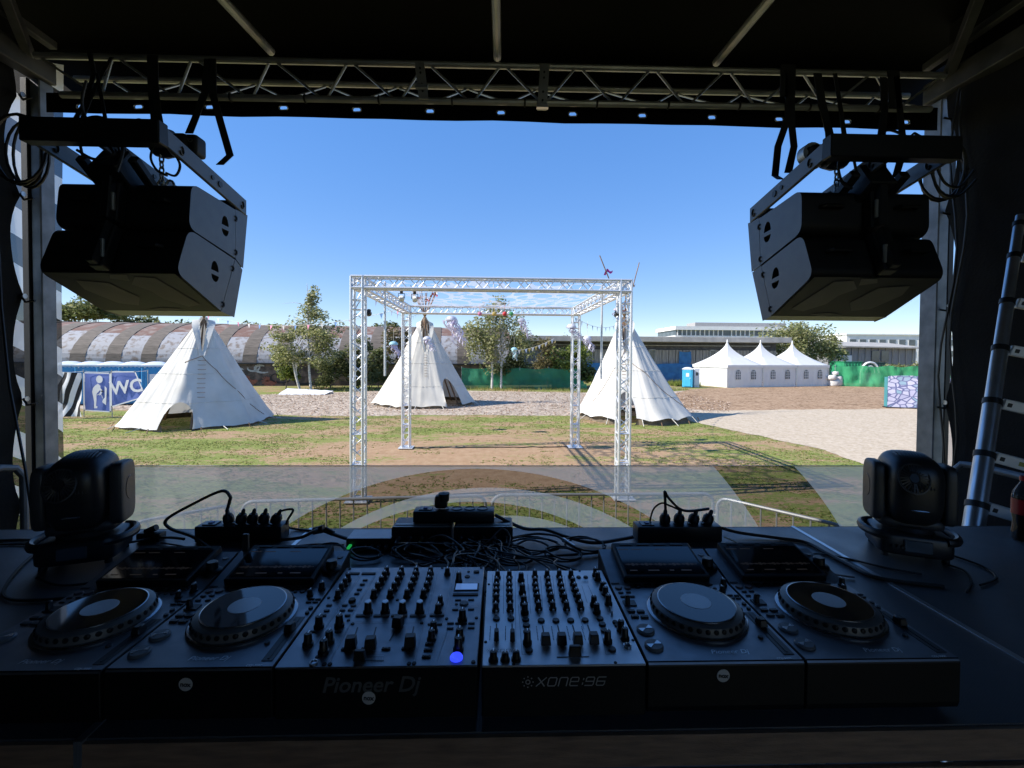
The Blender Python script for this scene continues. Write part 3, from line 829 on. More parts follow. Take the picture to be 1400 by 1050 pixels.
# ================================================================== tepees
m_canvas = add_trans(mat('cream_canvas', (0.74, 0.70, 0.615), (0.66, 0.62, 0.54), 1.6, 0.85, bump=0.12, bscale=9, spec=.2), .22)
m_canvas2 = add_trans(mat('white_canvas', (0.76, 0.74, 0.69), (0.69, 0.67, 0.62), 1.6, 0.85, bump=0.12, bscale=9, spec=.2), .22)
m_canvas3 = add_trans(mat('stained_canvas', (0.72, 0.705, 0.66), (0.58, 0.56, 0.51), 1.1, 0.85, bump=0.15, bscale=9, spec=.2, contrast=(.4, .8)), .22)
m_lining = mat('brown_liner', (0.16, 0.125, 0.085), (0.10, 0.08, 0.055), 3, .9)
m_pole = mat('tepee_pole_wood', (0.28, 0.17, 0.09), (0.15, 0.09, 0.05), 5, .7, stretch=(1, 1, .3))
m_ribM = mat('magenta_ribbon', (0.45, 0.02, 0.30), (0.35, 0.02, 0.24), 5, .6)
m_ribR = mat('red_ribbon', (0.55, 0.03, 0.04), None, 5, .6)
m_ribW = mat('white_ribbon', (0.78, 0.76, 0.80), None, 5, .6)

def adiff(a, b): return (a - b + math.pi) % (2 * math.pi) - math.pi
def tepee(label, c, Rb, H, cm, door_az, door_w, door_h, flap_az, poles, seed, lean=(0, 0), hem=.10, ns=13, ext=1.0, opening=.34, open_w=.42, nf=7, ea=0.0):
    """cone of canvas panels with door, smoke opening, two flaps, poles, pegs"""
    rr = random.Random(seed)
    c = V((c.x, c.y, 0)); root = thing('tepee', label, 'tent', c)
    nu, nv = 150, 46
    ax = V((lean[0], lean[1], H))
    def rad(az, t):
        k = az * ns / (2 * math.pi); f = k - math.floor(k)
        q_ = 2 * math.pi / nf; w_ = (az - ea) % q_ - q_ / 2
        poly = .12 + .88 * math.cos(q_ / 2) / math.cos(w_)
        r = (Rb * (1 - t) + .10 * t) * (1 - .02 * math.sin(math.pi * t)) * poly
        r *= 1 + .012 * mnoise.noise(V((az * 6, t * 3.5, seed))) * (1 - t)
        r += .036 * mnoise.noise(V((az * 17, t * 2.2, seed + 4))) + .020 * math.sin(az * ns + 9 * t + 3 * mnoise.noise(V((az * 3, t * 5, seed)))) * (1 - t)
        return r
    def pos(az, t):
        r = rad(az, t)
        h = hem * (1 - t) ** 6 * (1 + .7 * abs(math.sin(az * ns / 2)))
        return c + V((math.cos(az) * r, math.sin(az) * r, 0)) + ax * t + V((0, 0, h))
    # coordinates of a vertex in door space and smoke opening space
    def st(az, t): return adiff(az, door_az) * rad(az, t), t * H
    grid = [[(2 * math.pi * i / nu, j / nv) for i in range(nu)] for j in range(nv + 1)]
    def hole(az, t):
        s, h = st(az, t)
        if h < door_h * 1.6 and (s / door_w) ** 2 + (h / door_h) ** 2 < 1: return True
        t0 = 1 - opening
        if t > t0 and t < .985:
            w = open_w * (t - t0) / opening * (1.25 - .55 * (t - t0) / opening)
            if abs(adiff(az, flap_az)) * rad(az, t) < w * .5: return True
        return False
    bad = [[hole(*grid[j][i]) for i in range(nu)] for j in range(nv + 1)]
    P = [[None] * nu for _ in range(nv + 1)]
    for j in range(nv + 1):
        for i in range(nu):
            az, t = grid[j][i]
            if bad[j][i]:                        # pull rim vertices onto the edge of the opening
                s, h = st(az, t)
                if (s / door_w) ** 2 + (h / door_h) ** 2 < 1 and h < door_h:
                    q = math.sqrt((s / door_w) ** 2 + (h / door_h) ** 2) or 1e-3
                    s2, h2 = s / q, h / q
                    if j == 0: s2, h2 = math.copysign(door_w, s), 0
                    az = door_az + s2 / rad(az, t); t = h2 / H
            P[j][i] = pos(az, t)
    mb = MB(); mb.v = [tuple(p) for row in P for p in row]
    for j in range(nv):
        for i in range(nu):
            i2 = (i + 1) % nu
            nb = bad[j][i] + bad[j][i2] + bad[j + 1][i2] + bad[j + 1][i]
            t0 = 1 - opening
            lim = 4 if grid[j][i][1] < t0 else 2
            if nb >= lim: continue
            if nb and grid[j][i][1] < t0:
                # drop if the quad's centre is inside the door
                azc = grid[j][i][0] + math.pi / nu; s, h = st(azc, (j + .5) / nv)
                if (s / door_w) ** 2 + (h / door_h) ** 2 < .80: continue
            mb.f.append((j * nu + i, j * nu + i2, (j + 1) * nu + i2, (j + 1) * nu + i)); mb.m.append(0)
    mb.build('cover', cm, root, smooth=True, angle=75)
    # liner skirt seen under the hem
    mb = MB()
    mb.grid(lambda u, v: c + V((math.cos(2 * math.pi * u) * (rad(2 * math.pi * u, 0) - .10 - .16 * v), math.sin(2 * math.pi * u) * (rad(2 * math.pi * u, 0) - .10 - .16 * v), .20 * v)) if abs(adiff(2 * math.pi * u, door_az)) * Rb > door_w * 1.05 else c + V((math.cos(2 * math.pi * u) * (Rb - .15), math.sin(2 * math.pi * u) * (Rb - .15), .02 * v)), 90, 2, True)
    mb.build('liner', m_lining, root)
    # seams between cloth strips
    for tt in (.22, .47, .70):
        mb = MB(); seg = []
        for i in range(nu + 1):
            az = 2 * math.pi * (i % nu) / nu
            s, h = st(az, tt)
            inside = hole(az, tt)
            if inside:
                if len(seg) > 2: mb.tube(seg, .008, 4)
                seg = []
                continue
            p = pos(az, tt); o_ = V((math.cos(az), math.sin(az), .2)) * .006
            seg.append(p + o_)
        if len(seg) > 2: mb.tube(seg, .008, 4)
        mb.build('seam', cm, root)
    # poles
    apex = c + ax
    for k in range(ns):
        az = 2 * math.pi * k / ns + .02 * rr.uniform(-1, 1)
        b0 = c + V((math.cos(az) * (Rb * .86 * (.12 + .88 * math.cos(math.pi / nf))), math.sin(az) * (Rb * .86 * (.12 + .88 * math.cos(math.pi / nf))), .0))
        d = apex + V((math.cos(az), math.sin(az), 0)) * -.02 - b0
        e = b0 + d * (1 + (poles[k % len(poles)] * ext) / d.length)
        MB().cyl(b0, e, .045, .022, 6).build('pole', m_pole, root, smooth=True)
    # two smoke flaps framing the opening
    for sgn in (-1, 1):
        mb = MB()
        def fl(u, v):
            t = 1 - opening * (1 - v * .93) 
            w = open_w * (t - (1 - opening)) / opening * .5
            az = flap_az + sgn * (w / max(rad(flap_az, t), .1)) 
            p = pos(az, t)
            out = V((math.cos(az), math.sin(az), .25)).normalized()
            side = V((-math.sin(az), math.cos(az), 0)) * sgn
            return p + (out * .10 + side * .16) * u * (.5 + v) + V((0, 0, -.05 * u))
        mb.grid(fl, 4, 10); mb.build('smoke_flap', cm, root, smooth=True, angle=80)
    # pegs and their loops
    for k in range(ns * 2):
        az = 2 * math.pi * (k + .5) / (ns * 2)
        if abs(adiff(az, door_az)) * Rb < door_w: continue
        p = pos(az, .004); q = c + V((math.cos(az) * (Rb * 1.03 + .10), math.sin(az) * (Rb * 1.03 + .10), 0))
        MB().cyl(p, q + V((0, 0, .02)), .014, .012, 5).build('peg_loop', m_rope, root) if k % 2 else MB().cyl(q + V((0, 0, .16)) - (q - c).normalized() * .08, q, .022, .012, 5).build('peg', m_pole, root)
    # lacing pins above the door
    for k in range(9):
        t = (door_h + .15 + k * (H * (1 - opening) - door_h - .2) / 9) / H
        p = pos(door_az if abs(adiff(door_az, flap_az)) > .6 else flap_az, t); az = door_az
        o_ = V((math.cos(az), math.sin(az), .3)) * .02; sd = V((-math.sin(az), math.cos(az), 0)) * .16
        MB().cyl(p + o_ - sd, p + o_ + sd, .009, n=5).build('lacing_pin', m_pole, root)
    return root, pos, apex
def facing(px, d, off=0):                       # azimuth from a tent at (px,d) towards the stage, plus an offset
    x, y = P2(px, d); return math.atan2(-y, -x) + off

c1 = G(276, 577); c1.y += 0.0
t1, pos1, ap1 = tepee('nearest tepee with stained canvas, dark arched door low on its front', c1, 2.66, 4.25, m_canvas3, facing(268, c1.y, -.34), .52, .98, facing(268, c1.y, -.05), [.5, .7, .35, .8], 3, lean=(.05, .1), hem=.06, ns=11, ext=.9, opening=.36, open_w=.34, nf=6, ea=facing(268, c1.y, -.40))
c2 = G(580.5, 552)
t2, pos2, ap2 = tepee('middle tepee seen through the truss, dark door flap at its right foot', c2, 2.92, 4.95, m_canvas, facing(580, c2.y, .62), .62, 1.5, facing(580, c2.y, .06), [1.7, 2.0, 1.3, 2.1, 1.5], 9, hem=.10, ns=13, ext=.95, opening=.40, open_w=.75, nf=7, ea=facing(580, c2.y, .40))
c3 = G(864, 570.5)
t3, pos3, ap3 = tepee('white tepee behind the right truss leg with ribboned poles on top', c3, 2.66, 4.60, m_canvas2, facing(864, c3.y, -.10), .42, 1.25, facing(864, c3.y, -.08), [.7, 3.0, .5, .9, .6, .8, .4, 2.9, 1.7, .6, .9, .5], 14, lean=(-.33, .25), hem=.17, ns=12, ext=1.0, opening=.40, open_w=.5, nf=8, ea=facing(864, c3.y, .42))
# ropes lying on the canvas
def canvas_rope(pos, path, r, parent, name='tie_rope'):
    pts = []
    for k in range(len(path) - 1):
        (a0, t0), (a1, t1_) = path[k], path[k + 1]
        for i in range(12):
            f = i / 12
            az, t = a0 + (a1 - a0) * f, t0 + (t1_ - t0) * f
            pts.append(pos(az, t) + V((math.cos(az), math.sin(az), .25)) * .025)
    MB().tube(pts, r, 5).build(name, m_pole, parent, smooth=True)
fz = facing(268, c1.y)
canvas_rope(pos1, [(fz - .55, .57), (fz - .05, .63), (fz + .35, .50), (fz + .9, .16), (fz + 1.25, .03)], .011, t1)
fz3 = facing(864, c3.y)
canvas_rope(pos3, [(fz3 + .1, .55), (fz3 + .5, .45), (fz3 + 1.0, .22), (fz3 + 1.3, .06)], .01, t3)
canvas_rope(pos3, [(fz3 - .1, .66), (fz3 - .5, .45), (fz3 - .9, .12)], .01, t3)
# ribbons at the pole tips
def ribbon(parent, p, m, s=.3, seed=0):
    r_ = random.Random(seed)
    mb = MB()
    d = V((r_.uniform(.3, 1), r_.uniform(-.3, .3), r_.uniform(-.5, .5))).normalized()
    mb.grid(lambda u, v: p + d * (s * u) + V((0, .04 * math.sin(6 * u), (v - .5) * .16 * (1 - .5 * u) + .05 * math.sin(7 * u))), 8, 2)
    mb.grid(lambda u, v: p + V((-.2 * s * u, .05 * u, -s * .6 * u)) + V(((v - .5) * .1, 0, 0)), 4, 1)
    mb.build('ribbon', m, parent, smooth=True, angle=80)
poles3 = [o for o in t3.children if o.name.startswith('pole')]
def tips(t, ax):
    out = []
    for o in t.children:
        if o.name.startswith('pole'):
            zs = max(o.data.vertices, key=lambda v: v.co.z); out.append(WO[o.name] + zs.co)
    return sorted(out, key=lambda p: -p.z)
for i, p in enumerate(tips(t3, ap3)[:4]):
    ribbon(t3, p - (p - ap3) * (.25 if i == 0 else .35 + .1 * i), (m_ribM, m_ribW, m_ribR, m_ribM)[i], .30 if i == 0 else .2, i)
for i, p in enumerate(tips(t2, ap2)[:9]):
    ribbon(t2, p - (p - ap2) * (.1 + .08 * (i % 5)), (m_ribR, m_ribW, m_ribR, m_ribW)[i % 4], .22, i + 30)

# ================================================================== pagoda marquees
m_pvc = add_trans(mat('white_tent_fabric', (0.82, 0.82, 0.80), (0.77, 0.77, 0.75), 1.2, .5, bump=.1, bscale=4), .25)
m_tentwin = mat('clear_tent_window', (0.22, 0.25, 0.26), (0.13, 0.16, 0.17), .8, .1)
PHI = R(14.5); S_ = 3.95
C0 = atY(995, 487, 40.3); C0 = V((C0.x, 40.3, 0))
fu = V((math.cos(PHI), math.sin(PHI), 0)); fw = V((-math.sin(PHI), math.cos(PHI), 0))
EV = 2.05; PK = Zat(465, 994, 42.0)
tents = (('white pointed marquee at the end nearest the blue toilet cabin', 0), ('white pointed marquee in the middle of the row of three', 1), ('white pointed marquee at the end with white sacks beside it', 2))
for lab, k in tents:
    o_ = C0 + fu * (S_ * 1.02 * k)
    root = thing('pagoda_marquee', lab, 'marquee', o_, 'pointed white marquees in a row')
    DP = 4.6
    def q(u, w, z): return o_ + fu * (u * S_) + fw * (w * DP) + V((0, 0, z))
    for (a, b_, nm) in (((0, 0), (1, 0), 'front_wall'), ((1, 0), (1, 1), 'side_wall'), ((1, 1), (0, 1), 'rear_wall'), ((0, 1), (0, 0), 'side_wall')):
        mb = MB()
        def wl(u, v, a=a, b_=b_):
            p = q(a[0] + (b_[0] - a[0]) * u, a[1] + (b_[1] - a[1]) * u, v * EV)
            nrm = (fw if nm == 'front_wall' else fu)
            return p + nrm * (.025 * math.sin(u * 30) * (1 - v) * (1 if 0 < u < 1 else 0))
        mb.grid(wl, 20, 3); w_ = mb.build(nm, m_pvc, root, smooth=True, angle=80)
        if nm == 'front_wall':
            for uc in (.30, .74):
                fm = MB(); wd, hh = .27, .40
                def arch(r_, grow=0):
                    pts = [(uc * S_ - wd - grow, .75 - grow), (uc * S_ + wd + grow, .75 - grow)]
                    for i in range(9):
                        a_ = math.pi * i / 8
                        pts.append((uc * S_ + (wd + grow) * math.cos(a_), .75 + 2 * hh * .75 + (wd + grow) * math.sin(a_)))
                    return pts
                M_ = Matrix((( fu.x, 0, -fw.x, o_.x), (fu.y, 0, -fw.y, o_.y), (0, 1, 0, 0), (0, 0, 0, 1)))
                wo = MB().prism(arch(0), .035, .045, M_).build('window', m_tentwin, root)
                fmn = MB()
                for dx in (-wd / 3, wd / 3): fmn.prism([(uc * S_ + dx - .018, .75), (uc * S_ + dx + .018, .75), (uc * S_ + dx + .018, 1.55), (uc * S_ + dx - .018, 1.55)], .046, .055, M_)
                for zz in (.98, 1.22, 1.45): fmn.prism([(uc * S_ - wd, zz - .018), (uc * S_ + wd, zz - .018), (uc * S_ + wd, zz + .018), (uc * S_ - wd, zz + .018)], .056, .062, M_)
                fmn.build('glazing_bar', m_pvc, wo)
    mb = MB()                                    # swept roof
    K = 12
    cx = q(.5, .5, 0)
    def ring(t): 
        f = (1 - t) ** 1.9
        z = EV + (PK - EV) * t
        return f, z
    N_ = 24
    def edge(i):
        s = (i % N_) / N_ * 4; e = int(s); f = s - e
        return ((f, 0), (1, f), (1 - f, 1), (0, 1 - f))[e]
    def rf(u, v):
        a = edge(int(round(u * N_))); f, z = ring(v)
        base = q(a[0], a[1], 0); p = cx.lerp(base, f * 1.03 + .015)
        return V((p.x, p.y, z))
    mb.grid(rf, N_, K, True); mb.build('roof', m_pvc, root, smooth=True, angle=50)
    mb = MB()
    def vl(u, v):
        a = edge(int(round(u * N_))); base = q(a[0], a[1], 0); p = cx.lerp(base, 1.05)
        return V((p.x, p.y, EV + .03 - .26 * v))
    mb.grid(vl, N_, 1, True); mb.build('valance', m_pvc, root)
    MB().cyl((cx.x, cx.y, PK - .15), (cx.x, cx.y, PK + .12), .07, .04, 8).build('finial', m_white, root)
    for a in ((0, 0), (1, 0), (1, 1), (0, 1)):
        p = q(a[0], a[1], 0); p = cx.lerp(p, 1.012)
        MB().cyl(p, p + V((0, 0, EV)), .035, n=6).build('corner_pole', m_alu, root, smooth=True)

# sacks by the last marquee
m_sack = mat('white_woven_sack', (0.68, 0.66, 0.62), (0.50, 0.48, 0.45), 3, .8, bump=.5, bscale=6)
e0 = C0 + fu * (S_ * 3.06)
for i, (du, dz, sc, lab) in enumerate(((.45, .0, (.60, .42, .36), 'white sack at the bottom of the pile by the last marquee'), (.95, .0, (.40, .4, .58), 'upright white sack leaning at the pile end by the green fence'), (.15, .62, (.44, .38, .27), 'white sack lying on top of the pile by the last marquee'), (.62, 1.10, (.34, .3, .20), 'small round white sack topmost of the pile'))):
    mb = MB(); p = e0 + fu * du - fw * .2 + V((0, 0, dz + sc[2] * .9))
    def sk(u, v):
        a = 2 * math.pi * u; b_ = math.pi * (v - .5)
        n_ = 1 + .16 * mnoise.noise(V((math.cos(a) * 1.6 + i, math.sin(a) * 1.6, v * 3)))
        z = math.sin(b_); z = math.copysign(abs(z) ** .45, z)
        return p + V((sc[0] * n_ * math.cos(b_) ** .42 * math.cos(a), sc[1] * n_ * math.cos(b_) ** .42 * math.sin(a), sc[2] * .9 * z))
    mb.grid(sk, 18, 10); tag(mb.build('sack', m_sack, smooth=True, angle=80), lab, 'sack', 'white sacks beside the last marquee')

# ================================================================== toilet cabins
m_pblue = mat('blue_cabin_plastic', (0.03, 0.22, 0.46), (0.035, 0.26, 0.52), 2, .45)
m_pblue2 = mat('light_blue_cabin_plastic', (0.06, 0.42, 0.68), (0.07, 0.46, 0.72), 2, .45)
m_pwhite = mat('translucent_white_roof', (0.72, 0.76, 0.80), (0.66, 0.71, 0.76), 2, .4)
def cabin(x, y, lab, rz=0, m=m_pblue, group=None, roof=m_pwhite):
    root = thing('toilet_cabin', lab, 'toilet cabin', (0, 0, 0), group)
    MB().box((0, 0, 1.05), (1.1, 1.1, 2.1)).build('body', m, root, bevel=.04)
    do = MB().box((0, -.57, 1.08), (.72, .05, 1.86)).build('door', m, root, bevel=.015)
    MB().box((.28, -.61, 1.05), (.05, .03, .14)).build('handle', m_pwhite, do)
    MB().box((0, -.60, 1.45), (.34, .01, .42)).build('door_sign', m_white, do)
    mb = MB()
    mb.grid(lambda u, v: V(((u - .5) * 1.2, (v - .5) * 1.2, 2.1 + .20 * (1 - abs(2 * u - 1) ** 2.5) * (1 - abs(2 * v - 1) ** 2.5) + .03)), 10, 10)
    mb.box((0, 0, 2.1), (1.2, 1.2, .08)); mb.build('roof', roof, root, smooth=True)
    for i in range(5):
        MB().box((-.35 + i * .17, -.565, 2.0), (.09, .03, .05)).build('vent', m_pwhite, root)
    MB().box((0, 0, .03), (1.2, 1.2, .1)).build('base', m_black, root)
    root.location = (x, y, 0); root.rotation_euler = (0, 0, rz)
    return root
for px, d, lab in ((96, 24.6, 'blue toilet cabin at the end hidden behind the zebra cloth'), (126, 24.7, 'blue toilet cabin behind the banner with the standing figure'), (155, 24.8, 'blue toilet cabin behind the gap between both blue banners'), (184, 24.9, 'blue toilet cabin behind the lettered blue banner'), (214, 25.0, 'blue toilet cabin closest to the stained tepee')):
    x, y = P2(px, d); cabin(x, y, lab, R(24), group='blue toilet cabins with white roofs')
x, y = P2(940.5, 40.5); cabin(x, y, 'light blue toilet cabin beside the first pointed marquee', R(-24), m_pblue2).scale = (.80, .80, .80)
x, y = P2(951.5, 40.6)
fr_ = thing('white_cabinet', 'narrow white upright cabinet between blue cabin and marquee', 'cabinet', (x, y, 0))
MB().box((x, y, .88), (.52, .5, 1.76)).build('body', m_white, fr_, bevel=.03)
MB().box((x, y - .26, .95), (.44, .03, 1.5)).build('door', m_wht, fr_, bevel=.01)
MB().box((x, y - .285, 1.25), (.2, .02, .3)).build('door_label', m_glass, fr_)

# ================================================================== text helper and banners
def text(s, size, ext=0.002, shear=0.0, spacing=1.0, bold=0.0):
    cu = bpy.data.curves.new('lettering', 'FONT'); cu.body = s; cu.size = size; cu.extrude = ext; cu.shear = shear
    cu.align_x = 'CENTER'; cu.align_y = 'CENTER'; cu.space_character = spacing; cu.offset = bold
    cu.resolution_u = 3
    ob = bpy.data.objects.new('lettering', cu); COL.objects.link(ob)
    dg = bpy.context.evaluated_depsgraph_get(); ev = ob.evaluated_get(dg); me = ev.to_mesh()
    vs = [v.co.copy() for v in me.vertices]; fs = [tuple(p.vertices) for p in me.polygons]
    ev.to_mesh_clear(); bpy.data.objects.remove(ob); bpy.data.curves.remove(cu)
    return vs, fs
def put_text(name, s, size, M_, m, parent, **k):
    vs, fs = text(s, size, **k)
    mb = MB(); mb.add([M_ @ v for v in vs], fs); return mb.build(name, m, parent)
def strokes(mb, lines, w, M_, z=.001):           # flat lettering made of strokes
    for ln in lines:
        for a, b_ in zip(ln[:-1], ln[1:]):
            a, b_ = V((a[0], a[1], 0)), V((b_[0], b_[1], 0)); d = (b_ - a)
            if d.length < 1e-6: continue
            d.normalize(); n_ = V((-d.y, d.x, 0)) * (w / 2); e = d * (w * .45)
            P = [a - n_ - e, b_ - n_ + e, b_ + n_ + e, a + n_ - e]
            mb.add([M_ @ (p + V((0, 0, z))) for p in P], [(0, 1, 2, 3)])
m_bblue = add_trans(mat('blue_banner_cloth', (0.13, 0.19, 0.50), (0.16, 0.225, 0.56), 2, .7, bump=.1), .25)
m_bwhite = mat('banner_white_print', (0.78, 0.78, 0.78), (0.74, 0.74, 0.74), 3, .7)
DB = 19.6
def banner_frame(px0, px1, y0, y1, d):
    a = atY(px0, y1, d); b_ = atY(px1, y1, d); h = atY(px0, y0, d).z - a.z
    M_ = Matrix(((1, 0, 0, a.x), (0, 0, -1, a.y), (0, 1, 0, a.z), (0, 0, 0, 1)))     # local xy -> wall, z towards viewer
    return M_, b_.x - a.x, h
M1, w1, h1 = banner_frame(116.5, 152, 509.5, 562, DB)
def wobble(M_, poly, m, name, root, bend=.05, z=0.0, seed=0, nu=14, nv=14, outline=None):
    # cloth patch with gentle folds, four corners in local xy
    (a, b_, c_, d_) = [V((p[0], p[1], 0)) for p in poly]
    def fn(u, v):
        p = a.lerp(b_, u).lerp(d_.lerp(c_, u), v)
        return M_ @ V((p.x, p.y, z + bend * mnoise.noise(V((p.x * 1.6, p.y * 1.1, seed)))))
    return MB().grid(fn, nu, nv).build(name, m, root, smooth=True, angle=80)
ban = thing('toilet_banner', 'blue cloth banner with a standing white figure at a urinal', 'banner', M1 @ V((w1 / 2, 0, 0)))
wobble(M1, [(0, .04), (w1, -.02), (w1 * 1.0, h1 * .99), (0, h1)], m_bblue, 'cloth', ban, .06, 0, 1)
bor = MB(); bw = .05
strokes(bor, [[(0, .04), (w1, -.02), (w1, h1 * .99), (0, h1), (0, .04)]], bw, M1, .045); bor.build('border', m_bwhite, ban)
fig = MB()
cxh, czh = w1 * .60, h1 * .83
fig.add([M1 @ V((cxh + .14 * math.cos(2 * math.pi * i / 18), czh + .165 * math.sin(2 * math.pi * i / 18), .05)) for i in range(18)], [tuple(range(18))])
body = [(.40, .66), (.52, .72), (.62, .66), (.60, .55), (.50, .48), (.46, .44), (.46, .30), (.44, .14), (.50, .12), (.48, .08), (.36, .08), (.37, .25), (.33, .40), (.30, .50), (.33, .60)]
fig.prism([(x * w1 + .02, y * h1) for x, y in body][::-1], .046, .05, M1)
strokes(fig, [[(w1 * .60, h1 * .60), (w1 * .70, h1 * .52), (w1 * .60, h1 * .44)]], .07, M1, .051)
fig.prism([(w1 * .80, h1 * .66), (w1 * .88, h1 * .60), (w1 * .84, h1 * .16), (w1 * .70, h1 * .24), (w1 * .72, h1 * .30), (w1 * .80, h1 * .36)][::-1], .046, .05, M1)
strokes(fig, [[(w1 * .50, h1 * .42), (w1 * .60, h1 * .45), (w1 * .68, h1 * .42), (w1 * .72, h1 * .34)]], .022, M1, .052)
fig.build('figure', m_bwhite, ban)
M2, w2, h2 = banner_frame(153.5, 200, 508.5, 556, DB)
ban2 = thing('toilet_banner', 'blue arrow shaped cloth banner lettered WC', 'banner', M2 @ V((w2 / 2, 0, 0)))
arrow = [(0, .0), (w2 * .70, .10 * h2), (w2, .34 * h2), (w2 * .68, h2 * 1.0), (0, h2)]
wobble(M2, [(0, 0), (w2 * 1.0, .30 * h2), (w2 * .70, h2 * 1.01), (0, h2)], m_bblue, 'cloth', ban2, .05, 0, 4)
bor = MB(); strokes(bor, [[(0, 0), (w2, .30 * h2), (w2 * .70, h2 * 1.01), (0, h2), (0, 0)]], bw, M2, .045); bor.build('border', m_bwhite, ban2)
put_text('lettering', 'WC', .78, M2 @ Matrix.Translation((w2 * .45, h2 * .56, .05)) @ Matrix.Rotation(R(7), 4, 'Z'), m_bwhite, ban2, ext=.004, bold=.018)
m_zebra = bpy.data.materials.new('zebra_print_cloth'); m_zebra.use_nodes = True
def zebra_nodes(m, scale, rot, trans=.2):
    nt = m.node_tree; N, L = nt.nodes, nt.links; b = N['Principled BSDF']; b.inputs['Roughness'].default_value = .75
    tc = N.new('ShaderNodeTexCoord'); mp = N.new('ShaderNodeMapping'); mp.inputs['Rotation'].default_value = rot
    L.new(tc.outputs['Object'], mp.inputs['Vector'])
    wv = N.new('ShaderNodeTexWave'); wv.inputs['Scale'].default_value = scale; wv.inputs['Distortion'].default_value = 1.6; wv.inputs['Detail'].default_value = 0; wv.inputs['Detail Scale'].default_value = .4
    L.new(mp.outputs[0], wv.inputs['Vector'])
    c = N.new('ShaderNodeValToRGB'); c.color_ramp.interpolation = 'CONSTANT'
    c.color_ramp.elements[0].color = (.02, .02, .022, 1); c.color_ramp.elements[1].color = (.78, .78, .78, 1); c.color_ramp.elements[1].position = .5
    L.new(wv.outputs['Fac'], c.inputs['Fac']); L.new(c.outputs['Color'], b.inputs['Base Color'])
    return add_trans(m, trans)
zebra_nodes(m_zebra, .85, (0, R(-24), 0))
M3, w3, h3 = banner_frame(70, 112, 509.5, 570, 19.2)
zb_ = thing('zebra_cloth', 'black and white zebra striped cloth hung beside the blue banners', 'banner', M3 @ V((w3 / 2, 0, 0)))
wobble(M3, [(0, .02), (w3, .0), (w3, h3), (0, h3 * 1.02)], m_zebra, 'cloth', zb_, .22, 0, 6, 24, 10)
# line and posts the banners hang from
ln = thing('banner_posts', 'thin steel posts and line carrying the toilet banners', 'posts', (M1 @ V((0, 0, 0))).xy.to_3d())
for px in (114, 152.7, 202):
    p = atY(px, 507, DB + .06)
    MB().cyl((p.x, p.y, 0), (p.x, p.y, p.z + .05), .018, n=6).build('post', m_galv, ln, smooth=True)
a, b_ = atY(72, 508, DB + .06), atY(202, 507, DB + .06)
MB().tube([a.lerp(b_, i / 12) + V((0, 0, -.04 * math.sin(math.pi * i / 4) ** 2)) for i in range(13)], .006, 4).build('line', m_rope, ln)
# stone print screen
m_stone = bpy.data.materials.new('printed_stones'); m_stone.use_nodes = True
nt = m_stone.node_tree; N, L = nt.nodes, nt.links; bs = N['Principled BSDF']; bs.inputs['Roughness'].default_value = .6
tc = N.new('ShaderNodeTexCoord'); mp = N.new('ShaderNodeMapping'); mp.inputs['Scale'].default_value = (1, 1, 1.5); L.new(tc.outputs['Object'], mp.inputs['Vector'])
vo = N.new('ShaderNodeTexVoronoi'); vo.feature = 'DISTANCE_TO_EDGE'; vo.inputs['Scale'].default_value = 3.0; L.new(mp.outputs[0], vo.inputs['Vector'])
v2 = N.new('ShaderNodeTexVoronoi'); v2.inputs['Scale'].default_value = 3.0; L.new(mp.outputs[0], v2.inputs['Vector'])
sx = N.new('ShaderNodeSeparateColor'); L.new(v2.outputs['Color'], sx.inputs[0])
cs = N.new('ShaderNodeValToRGB')
for p_, c_ in ((.35, (.40, .39, .55)), (.7, (.50, .49, .62))): 
    e = cs.color_ramp.elements[0 if p_ < .5 else 1]; e.position = p_; e.color = c_ + (1,)
e = cs.color_ramp.elements.new(.06); e.color = (.22, .36, .44, 1)
L.new(sx.outputs[1], cs.inputs['Fac'])
th = N.new('ShaderNodeMath'); th.operation = 'GREATER_THAN'; th.inputs[1].default_value = .085; L.new(vo.outputs['Distance'], th.inputs[0])
mxs = N.new('ShaderNodeMix'); mxs.data_type = 'RGBA'; mxs.inputs[6].default_value = (.13, .14, .27, 1)
L.new(th.outputs[0], mxs.inputs[0]); L.new(cs.outputs['Color'], mxs.inputs[7]); L.new(mxs.outputs[2], bs.inputs['Base Color'])
p = atY(1213, 556.5, 24.4); q_ = atY(1330, 561, 22.9)
sc_ = thing('stone_print_screen', 'freestanding screen printed with lilac cobblestones beside the post', 'screen', (p.x, p.y, 0))
u_ = V((q_.x - p.x, q_.y - p.y, 0)); Ls = u_.length; u_.normalize(); nrm = V((u_.y, -u_.x, 0))
def rp(u, w, z): return V((p.x, p.y, 0)) + u_ * u + nrm * w + V((0, 0, z))
def sfold(u, v): return rp(u * Ls, .035 * mnoise.noise(V((u * 9, v * 3, 1))), .06 + v * (1.72 + .05 * math.sin(u * 7)))
MB().grid(sfold, 30, 10).build('printed_cloth', m_stone, sc_, smooth=True, angle=80)
MB().add([rp(0, -.06, .05), rp(Ls, -.06, .05), rp(Ls, -.06, 1.72), rp(0, -.06, 1.72), rp(0, -.5, .05), rp(Ls, -.5, .05), rp(Ls, -.5, 1.72), rp(0, -.5, 1.72)], [(0, 3, 2, 1), (4, 5, 6, 7), (0, 4, 7, 3), (1, 2, 6, 5), (3, 7, 6, 2)]).build('body', mat('teal_cloth', (.05, .22, .25), (.06, .26, .28), 3, .7), sc_)
MB().box((p.x + u_.x * Ls / 2, p.y + u_.y * Ls / 2 + .2, .03), (Ls, .6, .06), Matrix.Rotation(math.atan2(u_.y, u_.x), 3, 'Z')).build('base', m_black, sc_)
